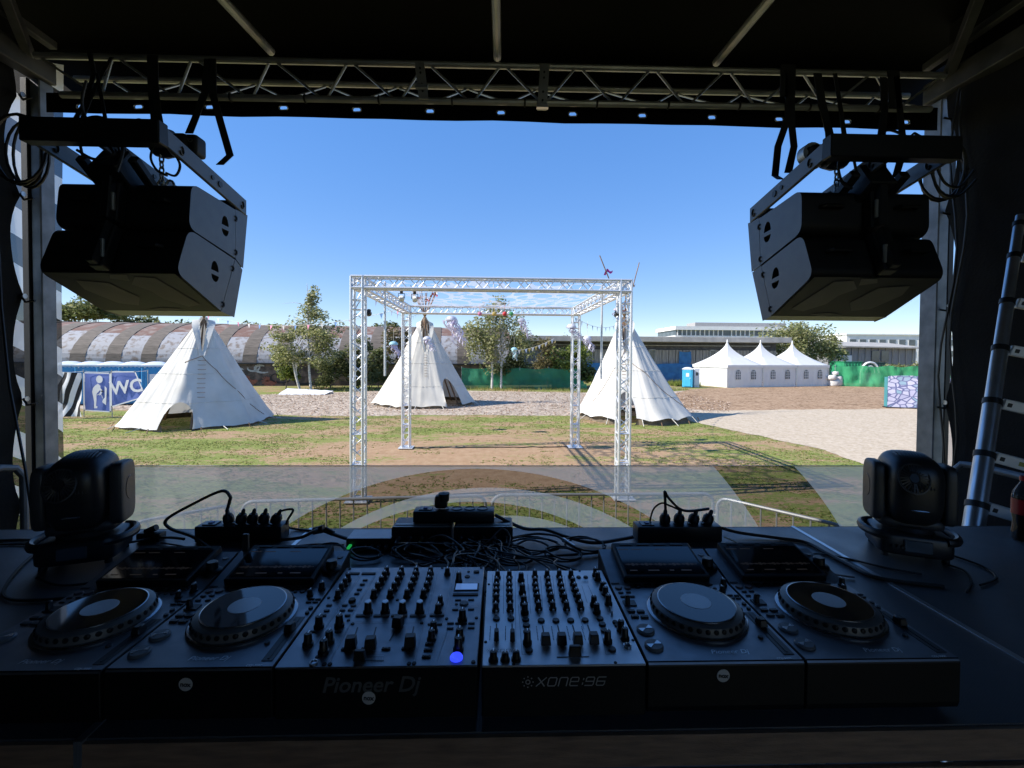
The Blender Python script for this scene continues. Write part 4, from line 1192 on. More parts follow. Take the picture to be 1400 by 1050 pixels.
# white sheet lying on the verge
a, b_ = G(379, 540), G(444, 540)
mb = MB()
mb.grid(lambda u, v: V((a.x + (b_.x - a.x) * u + .25 * v, a.y + (b_.y - a.y) * u + .9 * v, .03 + .36 * v * (1 - .45 * u) + .03 * mnoise.noise(V((u * 9, v * 3, 2))))), 24, 6)
mb.grid(lambda u, v: V((a.x + (b_.x - a.x) * u + .25, a.y + (b_.y - a.y) * u + .9 + .02, (.39 * (1 - .45 * u)) * (1 - v))), 24, 2)
tag(mb.build('white_sheet', m_bwhite, smooth=True, angle=80), 'long white sheet lying propped on the verge under the birch', 'sheet')
# ================================================================== square truss frame on the lawn
FL, FR, RL, RR = G(488.5, 685), G(857, 682), G(556.5, 613), G(781.5, 612)
tc_ = (FL + FR + RL + RR) / 4
tu = ((FR - FL) + (RR - RL)).normalized(); tv = V((-tu.y, tu.x, 0))
HU = ((FR - FL).length + (RR - RL).length) / 4
HV = (((RL - FL).dot(tv)) + ((RR - FR).dot(tv))) / 4
TW = 0.26                                       # truss side
TOP = atY(491, 377, FL.y).z
def tp(u, v, z): return V((tc_.x, tc_.y, 0)) + tu * u + tv * v + V((0, 0, z))
fs_ = thing('truss_frame', 'large square frame of silver lattice truss standing on the lawn', 'truss frame', tp(0, 0, 0))
CR = .026
def truss_run(name, p0, p1, ax1, ax2, parent, pitch=.42, w=TW, cr=CR, br=.010, m=m_alu_w, ladder=()):
    """box truss from p0 to p1: 4 chords (own parts) and lattice on the faces (one part per face)"""
    p0, p1 = V(p0), V(p1); d = p1 - p0; L_ = d.length; d.normalize(); h = w / 2 - cr
    node = thing(name, None, None, p0); node.parent = parent; node.location = p0 - WO[parent.name]; WO[node.name] = p0
    ch = MB().cyl(p0 + ax1 * -h + ax2 * -h, p1 + ax1 * -h + ax2 * -h, cr, n=10).build('chord', m, node, smooth=True)
    for a, b_ in ((1, -1), (1, 1), (-1, 1)):
        inst(ch, 'chord', node, ax1 * (h * (a + 1)) + ax2 * (h * (b_ + 1)))
    k = max(2, int(round(L_ / pitch)))
    for (fa, fb) in ((ax1, ax2), (ax2, ax1)):
        for sg in (-1, 1):
            mb = MB()
            for i in range(k):
                t0, t1 = i * L_ / k + .02, (i + 1) * L_ / k - .02; tm = (t0 + t1) / 2
                off = fb * (h * sg)
                a0 = p0 + off - fa * h; b0 = p0 + off + fa * h
                if ladder and (t0 < ladder[0] or t1 > L_ - ladder[1]):
                    for tt in (t0, tm): mb.cyl(a0 + d * tt, b0 + d * tt, br * 1.2, n=6)
                    mb.cyl(a0 + d * t0, b0 + d * t1, br, n=6)
                else:
                    q_ = (t0, tm, t1) if (i % 2 == 0) == (sg > 0) else (t0, tm, t1)
                    if (sg > 0): mb.cyl(a0 + d * t0, b0 + d * tm, br, n=6); mb.cyl(b0 + d * tm, a0 + d * t1, br, n=6)
                    else: mb.cyl(b0 + d * t0, a0 + d * tm, br, n=6); mb.cyl(a0 + d * tm, b0 + d * t1, br, n=6)
            mb.build('lattice', m, node, smooth=True)
    return node
zB = TOP - TW
for u, v in ((-1, -1), (1, -1), (1, 1), (-1, 1)):
    n_ = truss_run('truss_leg', tp(u * HU, v * HV, .05), tp(u * HU, v * HV, zB), tu, tv, fs_, .40, ladder=(.5, .3))
    mb = MB(); mb.box(tp(u * HU, v * HV, .03), (TW + .16, TW + .16, .015), Matrix.Rotation(math.atan2(tu.y, tu.x), 3, 'Z')); mb.build('base_plate', m_alu_w, n_)
    # connector collars between truss lengths
    for zz in (.72, 1.28):
        mb = MB()
        for a in (-1, 1):
            mb.cyl(tp(u * HU - (TW / 2 - CR), v * HV + a * (TW / 2 - CR), zz), tp(u * HU + TW / 2 - CR, v * HV + a * (TW / 2 - CR), zz), .018, n=6)
            mb.cyl(tp(u * HU + a * (TW / 2 - CR), v * HV - (TW / 2 - CR), zz), tp(u * HU + a * (TW / 2 - CR), v * HV + TW / 2 - CR, zz), .018, n=6)
        mb.build('collar', m_alu_w, n_, smooth=True)
    # corner box: frame of rungs
    mb = MB(); h = TW / 2 - CR
    for z in (zB + CR, TOP - CR):
        for a in (-1, 1):
            mb.cyl(tp(u * HU - h, v * HV + a * h, z), tp(u * HU + h, v * HV + a * h, z), CR, n=8)
            mb.cyl(tp(u * HU + a * h, v * HV - h, z), tp(u * HU + a * h, v * HV + h, z), CR, n=8)
    for a in (-1, 1):
        for b_ in (-1, 1):
            mb.cyl(tp(u * HU + a * h, v * HV + b_ * h, zB), tp(u * HU + a * h, v * HV + b_ * h, TOP - CR), CR, n=8)
        mb.cyl(tp(u * HU - h, v * HV + a * h, zB + .03), tp(u * HU + h, v * HV + a * h, TOP - .03), .012, n=6)
        mb.cyl(tp(u * HU + a * h, v * HV - h, zB + .03), tp(u * HU + a * h, v * HV + h, TOP - .03), .012, n=6)
    mb.build('corner_block', m_alu_w, fs_, smooth=True)
zc_ = TOP - TW / 2; e_ = TW / 2
ZV = V((0, 0, 1))
for sg in (-1, 1):
    truss_run('truss_beam', tp(-HU + e_, sg * HV, zc_), tp(HU - e_, sg * HV, zc_), tv, ZV, fs_, .40)
    truss_run('truss_beam', tp(sg * HU, -HV + e_, zc_), tp(sg * HU, HV - e_, zc_), tu, ZV, fs_, .40)
for sg in (-1, 1):                              # mid joints of the long front and rear beams
    mb = MB()
    for dz in (-.1, .1): mb.box(tp(0, sg * HV, zc_ + dz), (.05, .24, .03))
    for dv in (-.1, .1): mb.cyl(tp(0, sg * HV + dv, zB + .03), tp(0, sg * HV + dv, TOP - .03), .012, n=6)
    mb.build('joint', m_alu_w, fs_)
# vertical drop tubes hanging inside two corners
for u, lo in ((-HU + .42, 2.35), (HU - .36, 2.30)):
    t_ = thing('drop_tube', 'thin silver tube clamped upright inside the front %s truss corner' % ('left' if u < 0 else 'right'), 'tube', tp(u, -HV + .30, lo))
    MB().cyl(tp(u, -HV + .30, lo), tp(u, -HV + .30, TOP - .05), .022, n=8).build('tube', m_alu_w, t_, smooth=True)
    MB().box(tp(u, -HV + .22, zB + .06), (.06, .18, .06)).build('clamp', m_alu, t_, bevel=.008)
# ------------------------------------------------------------------ lacy canopy stretched inside the frame
def canopy():
    r = random.Random(5); W2, D2_ = HU - .25, HV - .22
    circ = []
    tries = 0
    while tries < 14000 and len(circ) < 600:
        tries += 1
        rr = r.choice((.52, .40, .28, .20, .14, .10)) * r.uniform(.8, 1.15)
        x, y = r.uniform(-W2, W2), r.uniform(-D2_, D2_)
        if all((x - a) ** 2 + (y - b_) ** 2 > (rr + c_ + .02) ** 2 for a, b_, c_ in circ): circ.append((x, y, rr))
    nu, nv = 190, 190
    xs = np.linspace(-W2, W2, nu + 1); ys = np.linspace(-D2_, D2_, nv + 1)
    X, Y = np.meshgrid(xs, ys)
    inside = np.full(X.shape, -1)
    best = np.full(X.shape, 1e9)
    for i, (a, b_, c_) in enumerate(circ):
        dd = np.hypot(X - a, Y - b_)
        inside[dd < c_] = i
    XX, YY = X.copy(), Y.copy()
    # pull interior rim vertices to the circles so the holes are round
    nbr = np.zeros(X.shape, bool)
    out = inside < 0
    nbr[1:] |= out[:-1]; nbr[:-1] |= out[1:]; nbr[:, 1:] |= out[:, :-1]; nbr[:, :-1] |= out[:, 1:]
    rim = (~out) & nbr
    for j, i in zip(*np.where(rim)):
        a, b_, c_ = circ[inside[j, i]]; d = math.hypot(X[j, i] - a, Y[j, i] - b_) or 1e-6
        XX[j, i] = a + (X[j, i] - a) * c_ / d; YY[j, i] = b_ + (Y[j, i] - b_) * c_ / d
    keepv = out | rim
    mb = MB()
    for j in range(nv + 1):
        for i in range(nu + 1):
            x, y = XX[j, i], YY[j, i]
            edge = (1 - (x / W2) ** 2) * (1 - (y / D2_) ** 2)
            z = TOP - .06 - .16 * edge + .05 * mnoise.noise(V((x * 1.3, y * 1.3, 4)))
            mb.v.append(tuple(tp(x, y, z)))
    for j in range(nv):
        for i in range(nu):
            ids = [(j, i), (j, i + 1), (j + 1, i + 1), (j + 1, i)]
            if all(keepv[q] for q in ids) and any(out[q] for q in ids):
                mb.f.append(tuple(q[0] * (nu + 1) + q[1] for q in ids)); mb.m.append(0)
    return mb
m_net = add_trans(mat('white_lace_net', (0.82, 0.82, 0.86), (0.76, 0.75, 0.84), 1.5, .7), .5)
_nt = m_net.node_tree; _o = _nt.nodes['Material Output']; _pv = _o.inputs['Surface'].links[0].from_socket
_t = _nt.nodes.new('ShaderNodeBsdfTransparent'); _mx = _nt.nodes.new('ShaderNodeMixShader'); _mx.inputs[0].default_value = .45
_nt.links.new(_pv, _mx.inputs[1]); _nt.links.new(_t.outputs[0], _mx.inputs[2]); _nt.links.new(_mx.outputs[0], _o.inputs['Surface'])
tag(canopy().build('lace_canopy', m_net, smooth=True), 'white lacy net canopy with round holes stretched under the truss top', 'canopy')
# ------------------------------------------------------------------ decorations
m_lilac = add_trans(mat('lilac_tinsel', (0.58, 0.52, 0.72), (0.74, 0.70, 0.82), 8, .5), .45)
m_pearl = add_trans(mat('pearl_cloth', (0.80, 0.80, 0.84), (0.72, 0.74, 0.82), 4, .4), .35)
m_aqua = add_trans(mat('aqua_cloth', (0.30, 0.62, 0.70), (0.55, 0.76, 0.80), 4, .5), .35)
def jelly(label, p, r, L_, wind, ms, seed, n=14, spread=1.0):
    rr = random.Random(seed); p = V(p); r *= .66; L_ *= .78
    t = thing('jellyfish_lantern', label, 'decoration', p, 'hanging jellyfish decorations')
    mb = MB()
    mb.lathe([(r * math.sin(a) * 1.0, r * .75 * math.cos(a)) for a in [math.pi * .52 * (1 - i / 7) for i in range(8)]], 16, Matrix.Translation(p))
    mb.build('bell', ms[0], t, smooth=True, angle=80)
    for k in range(n):
        a = 2 * math.pi * k / n + rr.uniform(-.2, .2); q = p + V((math.cos(a), math.sin(a), 0)) * (r * rr.uniform(.3, .85) * spread)
        l = L_ * rr.uniform(.6, 1.05); w = r * rr.uniform(.10, .22); ph = rr.uniform(0, 6)
        ax = V((math.cos(a + 1.2), math.sin(a + 1.2), 0))
        MB().grid(lambda u, v: q + V(wind) * (v ** 1.2 * l) + V((0, 0, -l * v * .85)) + V((.05, .04, 0)) * math.sin(ph + 9 * v) * 1.2 + ax * ((u - .5) * 2 * w * (1 - .6 * v)), 1, 9).build('tentacle', ms[1 + k % (len(ms) - 1)], t, smooth=True, angle=80)
    MB().cyl(p + V((0, 0, r * .7)), p + V((0, 0, r * .7 + .45)), .004, n=4).build('string', m_rope, t)
    return t
jelly('aqua topped jellyfish trailing a lilac tail beside the middle tepee', atY(538, 471, 16), .24, .85, (.55, 0, 0), (m_aqua, m_lilac, m_lilac), 1)
jelly('pearly jellyfish with lilac streamers in front of the middle tepee', atY(584, 464, 15.5), .22, .75, (.5, 0, 0), (m_pearl, m_lilac, m_pearl), 2)
jelly('big fluffy lilac jellyfish hanging under the rear truss beam', atY(617, 438, 12.6), .26, 1.15, (.42, 0, 0), (m_pearl, m_lilac, m_lilac, m_pearl), 3, 22, 1.3)
jelly('small white jellyfish with thin pink tail near the drooping birch', atY(713, 439, 12.4), .17, .75, (.45, 0, 0), (m_pearl, m_lilac), 4, 9)
jelly('pale blue jellyfish hanging low before the green netting', atY(703, 478, 20), .22, .75, (.1, 0, 0), (m_aqua, m_aqua, m_pearl), 5, 9)
jelly('white and lilac streamer jellyfish wrapped on the rear right truss leg', atY(781, 448, 12.2), .22, .55, (.8, 0, 0), (m_pearl, m_pearl, m_lilac), 6, 14)
jelly('ragged white streamer bundle hanging beside the ribboned tepee', atY(803, 463, 14), .20, .62, (.35, 0, 0), (m_pearl, m_pearl, m_lilac), 7, 18, 1.6)
jelly('lilac streamer puff caught on the front right truss corner', atY(842, 424, FR.y + .3), .08, .30, (-.1, 0, 0), (m_lilac, m_lilac, m_pearl), 8, 10)
def bunting(label, a, b_, n, sag, ms, s=.14, seed=0):
    a, b_ = V(a), V(b_); t = thing('bunting', label, 'bunting', a); pts = []
    for i in range(25):
        f = i / 24; pts.append(a.lerp(b_, f) + V((0, 0, -sag * 4 * f * (1 - f))))
    MB().tube(pts, .006, 4).build('cord', m_rope, t)
    d = (b_ - a).normalized(); r_ = random.Random(seed)
    for i in range(n):
        f = (i + .5) / n; p = a.lerp(b_, f) + V((0, 0, -sag * 4 * f * (1 - f)))
        tw = V((0, 1, 0)) * r_.uniform(-.5, .5)
        MB().add([p - d * s * .5, p + d * s * .5, p + V((0, 0, -s * 1.3)) + tw * s], [(0, 1, 2)]).build('flag', ms[i % len(ms)], t)
m_fy = mat('yellow_flag', (.62, .45, .12), None, 4, .7); m_fp = mat('pink_flag', (.62, .22, .35), None, 4, .7); m_fb = mat('blue_flag', (.10, .22, .48), None, 4, .7)
bunting('string of small flags from rear truss to the ribboned tepee', tp(HU - .1, HV, zB), ap3 + V((0, 0, -.15)), 12, .35, (m_fb, m_ribW, m_fp), .14, 1)
bunting('yellow and white flag string sloping before the bronze tree', atY(703, 479, 20), atY(757, 463, 21), 12, .12, (m_fy, m_ribW), .15, 2)
bunting('long sparse flag line from tepee peak to the truss corner', ap1 + V((0, 0, .1)), tp(-HU, HV, TOP - .05), 16, .5, (m_fp, m_ribW, m_fb), .13, 3)
bunting('short flag line from truss corner to the middle tepee poles', tp(-HU, -HV, zB + .1), ap2 + V((0, 0, .6)), 14, .6, (m_fp, m_ribR, m_fb), .12, 4)
# coloured lantern balls along the rear beam
for px, c_, lab in ((656, m_fp, 'pink paper ball on the rear truss beam'), (676, m_fy, 'yellow paper ball on the rear truss beam'), (690, m_ribR, 'red paper ball on the rear truss beam'), (699, mat('green_paper', (.10, .42, .16), None, 4, .7), 'green paper ball on the rear truss beam')):
    p = atY(px, 429, (RL.y + RR.y) / 2 - .35)
    mb = MB().sphere(p, .065, 12, 8); mb.cyl(p + V((0, 0, .08)), p + V((0, 0, .30)), .004, n=4)
    tag(mb.build('paper_ball', c_, smooth=True), lab, 'paper ball', 'paper balls on the rear beam')
# lamps clamped beneath the front beam
m_lens = mat('lamp_lens', (.85, .85, .80), None, 4, .12); 
for px, dy, lab in ((549, 0, 'white flood lamp under the front truss beam, the one nearer the corner'), (567, .05, 'white flood lamp under the front truss beam beside the first lamp')):
    p = atY(px, 403, FL.y + .25 + dy); p.z = zB - .12
    t = thing('flood_lamp', lab, 'lamp', p, 'flood lamps on the truss')
    mb = MB(); mb.lathe([(.03, -.05), (.05, -.035), (.052, .02), (.035, .045)], 14, Matrix.Translation(p) @ Matrix.Rotation(R(55), 4, 'X')); mb.build('housing', m_white, t, smooth=True)
    MB().lathe([(.0, -.045), (.046, -.042)], 14, Matrix.Translation(p + V((0, -.012, -.012))) @ Matrix.Rotation(R(55), 4, 'X')).build('lens', m_lens, t, smooth=True)
    mb = MB(); mb.tube([p + V((-.06, 0, 0)), p + V((-.06, 0, .09)), p + V((.06, 0, .09)), p + V((.06, 0, 0))], .008, 5); mb.box(p + V((0, 0, .13)), (.05, .05, .08)); mb.build('bracket', m_black, t)
for p, lab in ((atY(503.5, 428, FL.y + .2), 'small black lamp clamped to the front left truss leg'), (atY(844, 430, FR.y + .15), 'small black lamp clamped to the front right truss leg')):
    t = thing('clamp_lamp', lab, 'lamp', p)
    MB().lathe([(.03, -.07), (.055, -.05), (.055, .05), (.03, .07)], 12, Matrix.Translation(p) @ Matrix.Rotation(R(80), 4, 'X')).build('housing', m_black, t, smooth=True)
    MB().box(p + V((0, .06, .05)), (.05, .10, .06)).build('clamp', m_blackm, t, bevel=.01)
# cable on the grass between the rear legs
a, b_ = RL + V((.1, .0, .012)), RR + V((-.1, .05, .012))
pts = [a.lerp(b_, i / 60) + V((0, .07 * mnoise.noise(V((i * .25, 0, 0))) * 2, .004)) for i in range(61)]
tag(MB().tube(pts, .014, 6).build('ground_cable', m_rubber, smooth=True), 'black cable lying on the grass between the rear truss legs', 'cable')

# ================================================================== crowd barriers
m_barr = mat('galvanised_barrier', (0.50, 0.51, 0.52), (0.40, 0.41, 0.42), 6, .5, .4)
def barrier(label, a, b_):
    a, b_ = V((a.x, a.y, 0)), V((b_.x, b_.y, 0)); L_ = (b_ - a).length; d = (b_ - a).normalized(); n_ = V((-d.y, d.x, 0))
    t = thing('crowd_barrier', label, 'barrier', (a + b_) / 2, 'silver crowd barriers in front of the stage')
    H_, lo, r_ = 1.10, .18, .12
    def q(x, z): return a + d * x + V((0, 0, z))
    loop = []
    for cx, cz, a0 in ((r_, H_ - r_, 180), (L_ - r_, H_ - r_, 90), (L_ - r_, lo + r_, 0), (r_, lo + r_, -90)):
        for i in range(6):
            an = R(a0 - 90 * i / 5); loop.append(q(cx + r_ * math.cos(an), cz + r_ * math.sin(an)))
    MB().tube(loop, .019, 8, True).build('frame', m_barr, t, smooth=True)
    k = int(L_ / .145); p0 = None
    for i in range(1, k):
        x = L_ * i / k
        if p0 is None:
            p0 = MB().cyl(q(x, lo), q(x, H_ - .01), .0085, n=6).build('bar', m_barr, t, smooth=True); x0_ = x
        else: inst(p0, 'bar', t, d * (x - x0_))
    for x in (.35, L_ - .35):
        MB().tube([q(x, lo) - n_ * .02, q(x, .05) - n_ * .05, q(x, .02) - n_ * .28], .016, 6).build('foot', m_barr, t, smooth=True)
        MB().tube([q(x, lo) + n_ * .02, q(x, .05) + n_ * .05, q(x, .02) + n_ * .28], .016, 6).build('foot', m_barr, t, smooth=True)
    for x, s_ in ((0, 1), (L_, -1)):
        MB().tube([q(x - .0 * s_, H_ - .22), q(x - .05 * s_, H_ - .22), q(x - .05 * s_, H_ - .34), q(x, H_ - .34)], .009, 5).build('hook', m_barr, t)
HB_ = 1.10
def hb(px, py): return atZ(px, py, HB_)
barrier('crowd barrier turned towards the stage at the left moving head', hb(176, 716), hb(319, 690))
barrier('crowd barrier between the left power strip and the centre gap', hb(331, 686), hb(664, 677.5))
barrier('crowd barrier behind the two mixers right of the centre gap', hb(673, 677), hb(975, 675))
barrier('crowd barrier slanting down towards the deck at the right moving head', hb(981, 679.5), hb(1160, 721))

# ================================================================== printed mesh banner on the stage front
YS = 3.16
def circ3(pts):
    (x1, y1), (x2, y2), (x3, y3) = pts
    A = np.array([[2 * (x2 - x1), 2 * (y2 - y1)], [2 * (x3 - x1), 2 * (y3 - y1)]]); B = np.array([x2**2 + y2**2 - x1**2 - y1**2, x3**2 + y3**2 - x1**2 - y1**2])
    c_ = np.linalg.solve(A, B); return c_[0], c_[1], math.hypot(x1 - c_[0], y1 - c_[1])
def sp_(px, py): p = atY(px, py, YS); return (p.x, p.z)
m_scrim = bpy.data.materials.new('printed_mesh'); m_scrim.use_nodes = True
nt = m_scrim.node_tree; N, L = nt.nodes, nt.links; N.remove(N['Principled BSDF'])
tc = N.new('ShaderNodeNewGeometry'); sx = N.new('ShaderNodeSeparateXYZ'); L.new(tc.outputs['Position'], sx.inputs[0])
def mth(op, a, b_):
    n = N.new('ShaderNodeMath'); n.operation = op
    for i, x in enumerate((a, b_)):
        if hasattr(x, 'is_linked'): L.new(x, n.inputs[i])
        else: n.inputs[i].default_value = x
    return n.outputs[0]
def inside(c_):
    dx = mth('SUBTRACT', sx.outputs['X'], c_[0]); dz = mth('SUBTRACT', sx.outputs['Z'], c_[1])
    return mth('LESS_THAN', mth('ADD', mth('MULTIPLY', dx, dx), mth('MULTIPLY', dz, dz)), c_[2] ** 2)
def cpx(*pp): return circ3([sp_(*p) for p in pp])
o1 = inside(cpx((450, 686), (664, 641), (871, 697))); i1 = inside(cpx((478, 715), (682, 667), (853, 715)))
o2 = inside(cpx((518, 711), (655, 686), (782, 714))); i2 = inside(cpx((605, 723), (697, 705), (790, 726)))
l1 = inside(cpx((975, 637), (1005, 674), (1034, 716))); l2 = inside(cpx((1085, 637), (1116, 672), (1145, 714)))
dark = mth('MULTIPLY', o1, mth('SUBTRACT', 1, i1)); dark = mth('ADD', dark, mth('MULTIPLY', o2, mth('SUBTRACT', 1, i2)))
dark = mth('ADD', dark, mth('MULTIPLY', l2, mth('SUBTRACT', 1, l1))); dark = mth('MINIMUM', dark, 1.0)
tr = N.new('ShaderNodeBsdfTransparent'); 
wd = N.new('ShaderNodeBsdfDiffuse'); wd.inputs['Color'].default_value = (.64, .63, .615, 1)
wt = N.new('ShaderNodeBsdfTranslucent'); wt.inputs['Color'].default_value = (.64, .63, .615, 1)
bd = N.new('ShaderNodeBsdfDiffuse'); bd.inputs['Color'].default_value = (.02, .02, .02, 1)
mw = N.new('ShaderNodeMixShader'); mw.inputs[0].default_value = .75; L.new(wd.outputs[0], mw.inputs[1]); L.new(wt.outputs[0], mw.inputs[2])
mp_ = N.new('ShaderNodeMixShader'); L.new(dark, mp_.inputs[0]); L.new(mw.outputs[0], mp_.inputs[1]); L.new(bd.outputs[0], mp_.inputs[2])
op = N.new('ShaderNodeMapRange'); op.inputs['To Min'].default_value = .74; op.inputs['To Max'].default_value = .66; L.new(dark, op.inputs['Value'])
mf = N.new('ShaderNodeMixShader'); L.new(op.outputs[0], mf.inputs[0]); L.new(tr.outputs[0], mf.inputs[1]); L.new(mp_.outputs[0], mf.inputs[2])
L.new(mf.outputs[0], N['Material Output'].inputs['Surface'])
xl_, xr_ = atY(66, 640, YS).x, atY(1262, 640, YS).x; zt_ = (atY(80, 637, YS).z + atY(1180, 637, YS).z) / 2
bn = thing('mesh_banner', 'see-through grey mesh banner with dark ring print along the stage front', 'banner', ((xl_ + xr_) / 2, YS, .2))
def bs_(u, v):
    x = xl_ + (xr_ - xl_) * u; return V((x, YS + .02 * math.sin(x * 3) * (1 - v), .25 + (zt_ - .25) * v))
MB().grid(bs_, 60, 12).build('mesh', m_scrim, bn, smooth=True, angle=80)
MB().tube([V((xl_, YS + .004, zt_)), V((xr_, YS + .004, zt_))], .0028, 5).build('hem', m_galv, bn)
# ================================================================== covered stage
SF = CZ - 1.70                                  # stage floor height
YF = 3.10                                       # front line of posts
YB = -2.6
XLw, XRw = -3.27, 3.09
st_ = thing('covered_stage', 'black covered festival stage with cloth roof, side walls and steel posts', 'stage', (0, .3, 0))
m_floor = mat('stage_floor_board', (0.022, 0.019, 0.017), (0.014, 0.012, 0.011), 3, .6, bump=.1)
MB().box((-.06, (YF + YB) / 2, SF / 2), (XRw - XLw + .1, YF - YB, SF)).build('floor', m_floor, st_)
def post(px0, px1, pym, w, yy):
    a = atY((px0 + px1) / 2, pym, yy); 
    return a.x
# square posts at the two front corners
def hollow_post(x, y, w, z0, z1):
    mb = MB(); mb.box((x, y, (z0 + z1) / 2), (w, w, z1 - z0)); return mb
XPL = atY(66, 400, YF).x; XPR = atY(1268.5, 400, YF).x
ZR = CZ + 2.08
XIL, XIR = atY(81, 400, YF + .065).x, atY(1257, 400, YF + .065).x
MB().box((XIL - .032, YF, (ZR - .28) / 2), (.064, .10, ZR - .28)).build('corner_post', m_post, st_, bevel=.006)
MB().box((XIL - .088, YF - .02, (ZR - .28) / 2), (.045, .09, ZR - .28)).build('post_rail', m_blackm, st_, bevel=.004)
MB().box((XIR + .0375, YF, (ZR - .28) / 2), (.075, .13, ZR - .28)).build('corner_post', m_post, st_, bevel=.006)
MB().box((XIR + .0955, YF - .02, (ZR - .28) / 2), (.04, .09, ZR - .28)).build('post_rail', m_blackm, st_, bevel=.004)
# roof: sagging tarpaulin over rafters, a little higher at the front
def roof(u, v):
    x = XLw - .35 + (XRw - XLw + .7) * u; y = YB - .2 + (YF + .65 - YB) * v
    return V((x, y, ZR + .13 + .07 * v + .03 * math.sin(u * 4 * math.pi) ** 2 + .02 * mnoise.noise(V((x, y, 0)))))
mb = MB(); mb.grid(roof, 40, 24); n0 = len(mb.v)
mb.grid(lambda u, v: roof(1 - u, v) + V((0, 0, .06)), 40, 24)
mb.build('roof_cover', m_roof, st_, smooth=True)
for k, (pa, pb) in enumerate((((371, 71), (305, 0)), ((680, 79), (678, 0)), ((979, 86), (1051, 0)))):
    a = atY(pa[0], pa[1], YF - .12)
    ray_x = a.x
    d = ray(pb[0], pb[1]); 
    b_ = EYE + d * ((a.z - .04 - CZ) / d.z)
    b_.x = a.x + (b_.x - a.x)
    dirn = (b_ - a).normalized()
    e = a + dirn * 4.6
    MB().cyl(a, e, .026, n=10).build('roof_rafter', m_alu_d, st_, smooth=True)
# side eave beams and corner braces
m_beam = mat('worn_grey_steel', (0.10, 0.10, 0.10), (0.05, 0.05, 0.05), 6, .6, .3)
for sx_, x in ((-1, XPL - .02), (1, XPR + .02)):
    MB().bar(V((x, YF + .05, ZR - .20)), V((x, YB, ZR - .28)), .10, .14).build('eave_beam', m_beam, st_, bevel=.006)
    MB().bar(V((x - sx_ * .10, YF - .02, ZR - .05)), V((x - sx_ * .05, YF - 1.6, ZR + .02)), .05, .05).build('eave_beam', m_beam, st_, bevel=.004)
    MB().bar(V((x - sx_ * .02, YF - .1, ZR - .16)), V((x - sx_ * .55, YF - .9, ZR + .08)), .05, .07).build('corner_brace', m_beam, st_, bevel=.004)
# side walls: black cloth laced to the posts, scalloped front edge
m_mesh = m_cloth
def side_wall(sx_):
    X0 = atY(27, 400, 2.99).x if sx_ < 0 else atY(1303, 400, 2.99).x
    ties = [1.05, 1.75, 2.45, 3.12, 3.78, 4.42]
    def edge(z):
        k = min(range(len(ties) - 1), key=lambda i: 0 if ties[i] <= z <= ties[i + 1] else 9)
        f = (z - ties[k]) / (ties[k + 1] - ties[k]); f = min(max(f, 0), 1)
        return YF - .08 - .075 * math.sin(math.pi * f) ** .8 - .03 * mnoise.noise(V((0, z * 2, sx_)))
    zt = ZR + .30
    def fn(u, v):
        z = SF - .2 + (zt - SF + .2) * v; y = YB + (edge(z) - YB) * u
        return V((X0 + .05 * mnoise.noise(V((y * 1.5, z * .6, sx_))) + .02 * math.sin(y * 8), y, z))
    MB().grid(fn, 60, 60).build('side_wall', m_mesh, st_, smooth=True, angle=80)
    xp = XPL if sx_ < 0 else XPR
    for z in ties[1:]:
        e = V((X0, edge(z) - .02, z))
        MB().tube([e, e.lerp(V((xp - .0 * sx_, YF - .12, z - .02)), .5) + V((0, 0, -.03)), V((xp - sx_ * .03, YF - .115, z - .03))], .007, 5).build('tie_cord', m_rubber, st_)
        MB().cyl(e + V((-.015 * -sx_ * -1, 0, 0)) - V((sx_ * .012, 0, 0)), e - V((sx_ * .022, 0, 0)), .016, n=10).build('eyelet', m_alu, st_)
side_wall(-1); side_wall(1)
def bw_(u, v): x = XLw + (XRw - 2.2 - XLw) * u; return V((x, YB + .04 * math.sin(x * 6), SF - .2 + (ZR + .2 - SF) * v))
MB().grid(bw_, 40, 10).build('back_wall', m_cloth, st_, smooth=True, angle=80)
